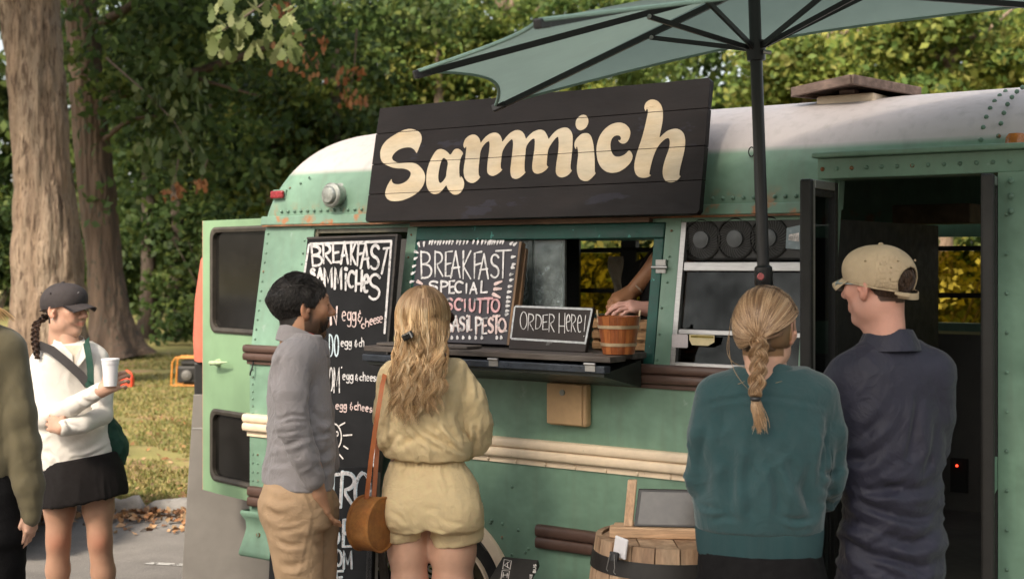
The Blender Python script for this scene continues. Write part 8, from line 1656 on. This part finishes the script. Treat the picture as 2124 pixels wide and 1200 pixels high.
ring('collar', ell_ring(p(1844, 728, 0), .098, .104, P4.h, 44, -.06), ell_ring(p(1842, 689, 0), .0745, .080, P4.h, 44, -.15), M_NAVY, P4.e, .004)
v = Vol((p(1690, 0)[0], -.3, .05), (p(1990, 0)[0], .3, P4.z(1185)), .012); v.loft(P4.rows([(1185, 1742, 1950, .7), (1230, 1740, 1955, .7), (1290, 1740, 1955, .7)]), P4.h, .03); v.chain([p(1795, 1280), p(1795, 1470), p(1795, 1700)], [.10, .07, .055], .03); v.chain([p(1905, 1280), p(1905, 1470), p(1905, 1700)], [.10, .07, .055], .03); P4.cloth('trousers', v, M_BLKC); shoes(P4, [p(1795, 1725), p(1905, 1725)], M_SHOE, P4.h)
hair_obj('hair', [toW(short_hair(3600, lambda q: hm4(q)*(q[:, 2] < .06), lambda q: np.array([[0, -.4, -1.0]])*np.ones((len(q), 1)), lambda q: np.interp(q[:, 2], [-.06, .0, .05], [.008, .014, .02]), .0011, [(.055, .028, .014), (.035, .018, .01), (.08, .042, .022)], R=(.081, .104, .088), lift=.006), HD, Hc)], P4.e)
def make_cap(P, Hc, hd, mat, name, opening, sc=1.0, pl=(.006, .17), label=None):
    v = Vol((-.11, -.14, -.05), (.11, .13, .15), .0042); v.ell((0, -.012, .034), (.089, .112, .094), .01); v.ell((0, .045, .06), (.07, .06, .055), .03)
    X, Y, Z = np.meshgrid(*v.ax, indexing='ij', sparse=True); v.F = np.maximum(v.F, (pl[0]+pl[1]*Y)-Z+0*X)
    if opening: v.ell((0, -.125, .016), (.046, .07, .044), .003, 'sub')
    inn = Vol((-.11, -.14, -.05), (.11, .13, .15), .0042); inn.ell((0, -.012, .032), (.0835, .1065, .088), .01); v.F = np.maximum(v.F, -inn.F)
    # panel seams
    Vv, Ff = v.mesh(); N = vnormals(Vv, Ff); az = np.arctan2(Vv[:, 0], Vv[:, 1]+.012); g = np.exp(-((np.abs((az/(PI/3)+.5) % 1-.5)*np.hypot(Vv[:, 0], Vv[:, 1]))/.0022)**2)*(Vv[:, 2] > .03)
    Vv = Vv-N*(g*.0014)[:, None]; o = arr_mesh(name, rotz(Vv*sc, hd)+Hc, Ff, mat, P.e)
    def part(Vp): return [tuple(q) for q in rotz(np.array(Vp)*sc, hd)+Hc]
    m = MB(); m.lathe([(.0085, -.002), (.008, .003), (.004, .0055), (0, .006)], part([(0, -.012, .128)])[0], 12); m.build('button', mat, o, smooth=50)
    for az_ in (-2.6, -1.6, -.55, .55, 1.6, 2.6):
        q = np.array([.081*math.sin(az_), -.012+.102*math.cos(az_), .079]); m = MB(); d = np.array([math.sin(az_)*.7, math.cos(az_)*.7, .6]); a, b = part([q, q+d*.006]); m.tube([a, b], [.0038, .0030], 8); m.build('eyelet', mat, o, smooth=50)
    if opening:
        st = [(.058*math.sin(t)*1.0, -.012-.1135*math.cos(t*.62), -.019-.006*math.cos(t*1.5)) for t in np.linspace(-1, 1, 16)]; m = MB(); w = .0095
        P_ = [[np.array(q)+np.array([0, 0, w]), np.array(q)+np.array([0, -.003, w]), np.array(q)+np.array([0, -.003, -w]), np.array(q)+np.array([0, 0, -w]), np.array(q)+np.array([0, 0, w])] for q in st]; m.grid([part(r) for r in P_]); m.build('strap', mat, o, smooth=60)
        m = MB(); m.tube(part([(-.030, -.127, -.022), (-.050, -.120, -.020), (-.064, -.105, -.014)]), [.009, .008, .004], 8); m.build('strap_tail', mat, o, smooth=60)
    # stitched lower edge
    m = MB(); E = [(.0872*math.sin(t), -.012+.1105*math.cos(t), pl[0]+pl[1]*(-.012+.1105*math.cos(t))+.002) for t in (np.linspace(-2.55, 2.55, 50) if opening else np.linspace(-PI, PI, 60))]; m.tube(part(E), .0022, 6, False); m.build('edge_binding', mat, o, smooth=60)
    return o
M_TANC = pm('tan_cotton', lin((174, 154, 126)), .85, .09, 9, .4, 180, weave=170, bdist=.0015)
cpo = make_cap(P4, Hc, HD, M_TANC, 'cap', True, 1.04); visor(P4, cpo, Hc+np.array([0, 0, .004]), HD, M_TANC, length=.070, droop=.016)
gl = Vol((-.09, -.02, -.02), (.09, .14, .04), .0030)
for sx in (-1, 1): gl.ell((sx*.034, .110, .006), (.027, .0035, .020), .004); gl.cap((sx*.062, .106, .013), (sx*.084, .0, .010), .0030, .0026, .003)
gl.cap((-.012, .113, .012), (.012, .113, .012), .0026, .0026, .003); V, F = gl.mesh(); arr_mesh('glasses', rotz(V*1.03, HD)+Hc, F, pm('pale_clear_frame', (.22, .27, .27), .15, .1, 9, spec=.7), P4.e)

# ---------------------------------------------------------------- woman in white at the left
P5 = Person('smiling woman in a white quarter zip, black skirt and dark cap, holding a cup', 160, 6.5, 162); p = P5.p
HD = math.radians(112); Hc = p(135, 643, 0.0); V, F, c = make_head(TONE['fair'], True, 0, 1.0, lambda V: ((V[:, 1] < -.035) & (V[:, 2] > -.06)).astype(float), (.03, .016, .010)); P5.add_skin(rotz(V, HD)+Hc, F, c)
v = Vol((p(40, 0)[0], -.32, .04), (p(280, 0)[0], .2, 1.56), .0095); v.cap(p(140, 690), p(145, 735), .047, .055, .03); v.loft(P5.rows([(726, 105, 188), (800, 100, 195), (950, 112, 215), (1010, 112, 222)]), P5.h, .03)
v.chain([p(124, 985, 0), p(124, 1055, 0), p(121, 1110, -.012), p(121, 1128, -.012), p(120, 1180, .01), p(119, 1310, .01)], [.085, .071, .053, .052, .054, .035], .02); v.chain([p(203, 985, 0), p(204, 1055, 0), p(207, 1110, -.012), p(208, 1128, -.012), p(214, 1185, .01), p(222, 1310, .01)], [.085, .070, .053, .052, .054, .035], .02)
for q in (p(121, 1122, -.045), p(208, 1122, -.045)): v.ell(q, (.026, .022, .030), .02)
V, F = v.mesh(); lg = np.clip((1.0-V[:, 2])/.1, 0, 1)[:, None]; kn_ = sum(np.exp(-np.sum((V-p(u, 1124, -.06))**2, 1)/.05**2) for u in (121, 208))[:, None]; P5.add_skin(V, F, (np.array(TONE['fair'])*(1-lg)+np.array(TONE['legs'])*lg)*(1-kn_*np.array([[.10, .30, .34]])))
# arms: her right arm across the front holding the cup, her left hand on the right elbow
wr = p(211, 808, -.26); V, F = make_hand(stub=.01, curl=(.55, .75, .6), spread=.06, thumb=(1.0, .3), L=.95); P5.add_skin(place_hand(V, wr, p(250, 786, -.27)-wr, (.10, -1.0, .30), False), F, np.array(TONE['fair'])*.97)
wl_ = p(128, 886, -.24); V, F = make_hand(stub=.01, curl=(.30, .55, .5), spread=.10, thumb=(1.15, .2), L=.95); P5.add_skin(place_hand(V, wl_, p(88, 870, -.16)-wl_, (-.1, -1.0, .12), True), F, np.array(TONE['fair'])*.97)
P5.finish()
M_WHT = pm('white_jersey', lin((222, 216, 208)), .85, .05, 6, .25, 220, sheen=.1, weave=150, trans=.06, bdist=.0015, wrinkle=.2, wscale=9)
v = Vol((p(35, 0)[0], -.36, P5.z(990)), (p(275, 0)[0], .22, P5.z(700)), .0068)
v.loft(P5.rows([(712, 112, 178, .7), (720, 92, 198, .62), (735, 82, 206, .58), (775, 80, 208, .58), (830, 80, 212, .60), (880, 80, 218, .62), (920, 83, 227, .64), (950, 88, 236, .64), (966, 91, 239, .64)]), P5.h, .02, tilt=.09)
v.cap(p(96, 745), p(194, 740), .050, .050, .05)
v.chain([p(86, 748, -.01), p(82, 810, -.03), p(93, 868, -.09)], [.052, .047, .044], .02); v.chain([p(93, 868, -.09), p(150, 842, -.21), p(207, 810, -.25)], [.044, .040, .034], .012)
v.chain([p(202, 746, -.01), p(212, 805, -.03), p(213, 860, -.08)], [.050, .047, .044], .02); v.chain([p(213, 860, -.08), p(172, 880, -.20), p(135, 886, -.235)], [.043, .038, .035], .012)
P5.cloth('quarter_zip', v, M_WHT, cr=[([[(60+x/2.86, 780+y/2.86) for x, y in L] for L in ([(90, 430), (150, 480), (170, 520)], [(260, 450), (350, 430), (440, 380)], [(250, 490), (340, 480), (450, 430)], [(200, 260), (240, 280), (290, 300)], [(300, 120), (340, 150), (400, 160)], [(220, 240), (230, 280), (260, 310)], [(380, 60), (390, 100), (430, 110)], [(100, 180), (130, 260), (120, 340)])], .008, .010)], fl=[(.008, (.2, .2, .045), 30, 61, band(P5.z(975), P5.z(880))), (.007, (.10, .1, .2), 30, 62, band(P5.z(860), P5.z(740))), (.006, (.05, .1, .05), 0, 63, near(p(140, 885, -.25), .07)), (.006, (.05, .1, .05), 0, 64, near(p(195, 815, -.25), .07))])
ring('collar', ell_ring(p(144, 728, -.005), .080, .075, P5.h, 36, -.32, .42, 2*PI-.42), ell_ring(p(143, 702, .0), .068, .066, P5.h, 36, -.25, .52, 2*PI-.52), M_WHT, P5.e, .004, False)
fz = lambda u, v_, dy: p(u, v_, dy)
m = MB(); m.add([p(132, 716, -.085), p(168, 716, -.085), p(158, 764, -.128), p(152, 766, -.130)], [(0, 1, 2, 3)]); m.build('undershirt', pm('oat_shirt', lin((205, 190, 170)), .85), P5.e)
for sgn, pts in ((-1, [(126, 708, -.075), (150, 735, -.110), (153, 768, -.132), (138, 745, -.112)]), (1, [(175, 706, -.07), (157, 738, -.110), (156, 768, -.132), (182, 735, -.10)])):
    m = MB(); m.add([p(*q) for q in pts]+[p(q[0], q[1], q[2]-.004) for q in pts], [(0, 1, 2, 3), (4, 5, 6, 7), (0, 1, 5, 4), (1, 2, 6, 5), (2, 3, 7, 6), (3, 0, 4, 7)]); m.build('lapel', M_WHT, P5.e)
v = Vol((p(50, 0)[0], -.30, P5.z(1065)), (p(300, 0)[0], .28, P5.z(940)), .008); v.loft(P5.rows([(945, 94, 240, .70), (965, 92, 249, .71), (1000, 91, 257, .73), (1030, 91, 262, .74), (1037, 91, 263, .74)]), P5.h, .01, tilt=.16)
P5.cloth('skirt', v, pm('black_skirt_cloth', (.010, .008, .008), .8, .15, 6, .2, 200, spec=.2), [(.012, (.07, .07, .5), 0, 65, band(P5.z(1060), P5.z(990)))]); shoes(P5, [p(119, 1330), p(222, 1330)], pm('white_trainer', (.6, .58, .55), .6), P5.h)
M_DCAP = pm('charcoal_cotton', lin((58, 52, 52)), .85, .14, 9, .4, 180, weave=170, bdist=.0015); cpo = make_cap(P5, Hc, HD, M_DCAP, 'cap', False, 1.0, (.012, .16)); visor(P5, cpo, Hc, HD, M_DCAP, length=.078, droop=.010)
lg_ = rotz(np.array([[-.0, .098, .072]]), HD)[0]+Hc; fw_ = np.array([math.sin(HD), math.cos(HD), 0]); sd3 = np.array([math.cos(HD), -math.sin(HD), 0])
m = MB(); m.tube([lg_+fw_*.004-sd3*-.018+sd3*.014*math.cos(t)+np.array([0, 0, .014*math.sin(t)])-fw_*.006 for t in np.linspace(0, 2*PI, 18)], .0018, 6, False); m.build('cap_emblem', pm('pale_thread', (.5, .47, .45), .8), cpo)
DB = [(.035, .017, .010), (.055, .027, .015), (.022, .011, .007), (.08, .04, .022)]
def sidehair(n): d = np.stack([rng.uniform(.5, 1, n)*np.where(rng.random(n) < .5, -1, 1), rng.uniform(-.8, .05, n), rng.uniform(.0, .30, n)], 1); return d
parts = [great_hair(1300, sidehair, (0, -.98, -.12), Hc, (.081, .104, .100), DB, .0011, 12, .02, 7, HD)]
bk_ = rotz(np.array([[0, -.108, -.02]]), HD)[0]+Hc
bpth = [bk_, bk_+np.array([-.015, -.01, -.03]), p(76, 668, -.02), p(72, 695, -.06), p(74, 722, -.09), p(78, 745, -.10)]
parts.append(braid(bpth, .0115, .0105, .075, DB, 40, .0011)); hair_obj('hair', parts, P5.e)
ec = rotz(np.array([[.083, -.002, -.038]]), HD)[0]+Hc; m = MB(); m.lathe([(.0005, -.005), (.005, 0), (.0005, .005)], ec, 8); m.build('pearl_stud', pm('pearl', (.7, .68, .62), .2), P5.e)
for sx in (-1, 1):
    for r_, yy, mt in ((.0118, .0885, M_EYEW), (.006, .0975, M_IRIS)):
        q = rotz(np.array([[sx*.031, yy, .0095]]), HD)[0]+Hc; m = MB(); m.lathe([(r_*.05, -r_), (r_*.7, -r_*.7), (r_, 0), (r_*.7, r_*.7), (r_*.05, r_)], q, 10); m.build('eye', mt, P5.e, smooth=60)
# cup, sling bag
cq = np.array(P5.b)+p(229, 800, -.285); cup = thing('foam_cup', 'white foam cup in the hand of the woman in white', 'cup', cq)
CUP = pm('white_foam', (.78, .76, .78), .75, .04, 60, .2, 160)
MB().lathe([(.0, .0), (.028, .0), (.031, .04), (.0365, .112), (.039, .113), (.0392, .121), (.0370, .122)], (0, 0, 0), 28, cap=False).build('wall', CUP, cup, smooth=40); MB().lathe([(.0385, .112), (.0398, .1135), (.0398, .1215), (.036, .1225), (.001, .1226)], (0, 0, 0), 28, cap=False).build('lid', CUP, cup, smooth=30); MB().lathe([(.0365, .095), (.0378, .098), (.0382, .111)], (0, 0, 0), 28, cap=False).build('rim_step', CUP, cup, smooth=30)
bgp_ = np.array(P5.b)+p(235, 960, .02); tote = thing('sling_bag', 'dark green cloth sling bag behind the hip of the woman in white', 'bag', bgp_); tb0 = np.array(bgp_)-np.array(P5.b)
v = Vol(p(185, 975, -.12)-tb0, p(285, 840, .25)[[0, 1, 2]]-tb0, .008); v = Vol((p(180, 0)[0]-tb0[0], -.12, P5.z(975)-tb0[2]), (p(285, 0)[0]-tb0[0], .22, P5.z(835)-tb0[2]), .008)
v.loft([(P5.z(v_)-tb0[2], p((a+b)/2, 900, .05)[0]-tb0[0], .05, (b-a)/2/446, w) for v_, a, b, w in ((845, 208, 222, .03), (880, 206, 236, .05), (910, 210, 256, .07), (930, 214, 267, .075), (950, 222, 262, .06), (966, 236, 252, .035))], 0, .02)
V, F = v.mesh(); V = folds(V, F, [(.012, (.06, .06, .2), 25, 71, None), (.008, (.04, .04, .1), -30, 72, None)]); M_DG = pm('dark_green_cloth', lin((26, 62, 50)), .8, .15, 8, .2, 120); arr_mesh('bag', V, F, M_DG, tote)
def ribbon(pts, w, name, mat, par, o):
    m = MB(); P = [np.array(q)-o for q in pts]; n = len(P); L = []
    for i, q in enumerate(P):
        t = P[min(i+1, n-1)]-P[max(i-1, 0)]; t /= np.linalg.norm(t); s_ = np.cross(t, np.array([0, -1.0, 0])); s_ /= np.linalg.norm(s_); b_ = np.array([0, -.004, 0]); L.append([q-s_*w/2, q+s_*w/2, q+s_*w/2+b_, q-s_*w/2+b_, q-s_*w/2])
    m.grid([[tuple(a) for a in r] for r in L]); return m.build(name, mat, par, smooth=60)
ribbon([p(76, 722, -.03), p(84, 716, -.085), p(108, 726, -.125), p(140, 752, -.145), p(168, 778, -.15), p(184, 798, -.155)], .040, 'strap', pm('black_webbing', (.035, .030, .030), .7, .1, 20, weave=200), tote, tb0)
ribbon([p(181, 702, -.03), p(179, 710, -.09), p(184, 735, -.125), p(188, 765, -.145), p(188, 800, -.16)], .030, 'shoulder_loop', M_DG, tote, tb0)
kq = p(189, 802, -.165)-tb0; m = MB(); m.tube([kq+np.array([-.02, 0, .02]), kq, kq+np.array([.012, 0, -.03])], [.012, .022, .010], 10); m.build('knot', M_DG, tote, smooth=60)
# ---------------------------------------------------------------- person in olive at the left edge
P6 = Person('person in an olive sweatshirt and black trousers cut off by the left edge', -60, 5.37, 10); p = P6.p
V, F, c = make_head(TONE['fair'], True, 0, 0); Hc = p(-62, 602); P6.add_skin(rotz(V, math.radians(-10))+Hc, F, c)
v = Vol((p(-190, 0)[0], -.25, .05), (p(110, 0)[0], .3, 1.46), .012); v.loft(P6.rows([(680, -100, -20), (720, -140, 20), (900, -145, 20), (1010, -150, 30)]), P6.h, .03); V, F = v.mesh(); P6.add_skin(V, F, np.array(TONE['fair']))
wr = p(62, 1062, -.02); V, F = make_hand(curl=(.35, .45, .4), spread=.05, thumb=(.45, .3), L=.92); P6.add_skin(place_hand(V, wr, p(63, 1115, -.02)-wr, (1, -.35, 0), True), F, np.array(TONE['fair'])*1.02); P6.finish()
M_OLV = pm('olive_fleece', lin((96, 88, 66)), .92, .08, 6, .3, 260, sheen=.2, bdist=.0015, wrinkle=.16, wscale=6)
v = Vol((p(-210, 0)[0], -.27, P6.z(1100)), (p(120, 0)[0], .3, P6.z(650)), .009)
v.loft(P6.rows([(664, -95, -22), (676, -125, 5), (700, -150, 30), (740, -160, 40), (850, -165, 40), (940, -165, 42), (968, -162, 42), (982, -158, 36)]), P6.h, .02); v.cap(p(-140, 722), p(16, 718), .055, .055, .05)
v.chain([p(18, 728), p(38, 860, -.02), p(45, 920, -.02)], [.066, .064, .064], .02); v.chain([p(45, 920, -.02), p(56, 1000, -.02), p(60, 1038, -.02)], [.064, .058, .046], .02); v.chain([p(61, 1040, -.02), p(63, 1072, -.02)], [.040, .037], .008); v.chain([p(-140, 728), p(-165, 880), p(-170, 1040)], [.066, .06, .045], .02)
P6.cloth('sweatshirt', v, M_OLV, [(.009, (.06, .06, .35), 12, 81, band(P6.z(1050), P6.z(780))), (.010, (.2, .2, .06), 30, 82, near(p(40, 930), .12)), (.008, (.1, .1, .25), -15, 83, None)])
v = Vol((p(-200, 0)[0], -.27, .05), (p(80, 0)[0], .3, P6.z(955)), .012); v.loft(P6.rows([(960, -158, 36), (1000, -160, 46), (1060, -160, 52), (1120, -160, 52)]), P6.h, .03); v.chain([p(-5, 1110), p(5, 1290), p(5, 1480)], [.108, .075, .06], .03); v.chain([p(-105, 1110), p(-110, 1290), p(-110, 1480)], [.105, .075, .06], .03)
P6.cloth('trousers', v, M_BLKC, [(.008, (.2, .2, .06), 20, 84, None)]); shoes(P6, [p(5, 1495), p(-110, 1495)], M_SHOE, P6.h)
def cand6(n): az = np.radians(rng.uniform(-130, 130, n)); el_ = np.radians(rng.uniform(0, 88, n)); return np.stack([np.cos(el_)*np.sin(az), -np.cos(el_)*np.cos(az), np.sin(el_)], 1)
pp6 = []
for k in range(700):
    az = math.radians(random.uniform(-120, 110)); s_ = Hc+np.array([.01*math.sin(az), -.01, .115]); m1 = Hc+np.array([.105*math.sin(az), -.135*math.cos(az), .08]); m2 = Hc+np.array([.09*math.sin(az), -.12*math.cos(az), -.08]); e_ = p(-70+56*math.sin(az)+random.gauss(0, 6), random.uniform(645, 665), -.09*math.cos(az)-.03); pp6.append([(1-t)**3*s_+3*t*(1-t)**2*m1+3*t*t*(1-t)*m2+t**3*e_ for t in np.linspace(0, 1, 16)])
for k in range(60):
    e_ = p(random.uniform(-5, 34), random.uniform(655, 668), random.uniform(-.06, .0)); s_ = p(-30, 640, -.05); pp6.append([(1-t)*s_+t*e_+np.array([0, 0, .02*math.sin(t*PI)]) for t in np.linspace(0, 1, 16)])
hair_obj('hair', [tubes(np.array(pp6), taper(16, len(pp6), .0016, .3), tint(len(pp6), [(.42, .26, .11), (.3, .17, .07), (.52, .34, .16)]))], P6.e)
# ---------------------------------------------------------------- cook inside the hatch
cy_ = bw(*B(1400, 640, .42)).y; P7 = Person('cook reaching in from the right behind the serving hatch, only forearms showing', 1425, cy_, -100); p = P7.p; P7.b.z = 0
Zf = ZF; TC = (.33, .16, .085)
v = Vol((p(1260, 0)[0], -.35, ZF), (p(1520, 0)[0], .35, 1.95), .010); v.loft([(ZF+.86, 0, .05, .15, .10), (1.55, 0, .05, .17, .11), (1.78, 0, .05, .18, .11), (1.90, 0, .05, .08, .07)], 0, .03); v.chain([(.0, .05, ZF+.9), (.0, .05, ZF+.05)], [.14, .07], .03)
for u_, a_, b_ in ((1400, p(1395, 520, -.02), p(1350, 555, .02)),): v.chain([np.array([-.08, .0, 1.78]), p(1372, 540, -.02), p(1308, 607, .02)], [.055, .045, .030], .02)
v.chain([np.array([-.02, -.10, 1.74]), p(1420, 655, -.18), p(1345, 642, -.16)], [.055, .042, .030], .02); V, F = v.mesh(); P7.add_skin(V, F, np.array(TC))
V, F = make_head(TC)[:2]; P7.add_skin(rotz(V*.95, math.radians(-100))+np.array([0.0, .05, 1.98]), F, np.array(TC))
V, F = make_hand(curl=(.6, .7, .5), thumb=(.6, .4)); w_ = p(1310, 606, .02); P7.add_skin(place_hand(V, w_, p(1268, 625, .0)-w_, (.2, -.35, 1)), F, np.array(TC))
V, F = make_hand(curl=(.3, .4, .3), thumb=(.6, .4)); w_ = p(1345, 640, -.16); P7.add_skin(place_hand(V, w_, p(1295, 634, -.18)-w_, (.1, -.5, 1), True), F, np.array((.52, .29, .24))); P7.finish()
v = Vol((p(1300, 0)[0], -.3, ZF+.1), (p(1540, 0)[0], .35, 1.92), .012); v.loft([(ZF+.15, 0, .05, .15, .12), (ZF+.6, 0, .05, .16, .12), (1.55, 0, .05, .19, .13), (1.76, 0, .05, .20, .13), (1.86, 0, .05, .12, .10)], 0, .02); P7.cloth('apron', v, M_BLKC)
m = MB(); wq = p(1322, 596, .012); m.tube([wq+np.array([.033*math.cos(t)*.6, .033*math.sin(t), -.033*math.cos(t)*.6]) for t in np.linspace(0, 2*PI, 20)], .004, 6, False); m.build('wristband', pm('pale_band', (.55, .45, .35), .6), P7.e)
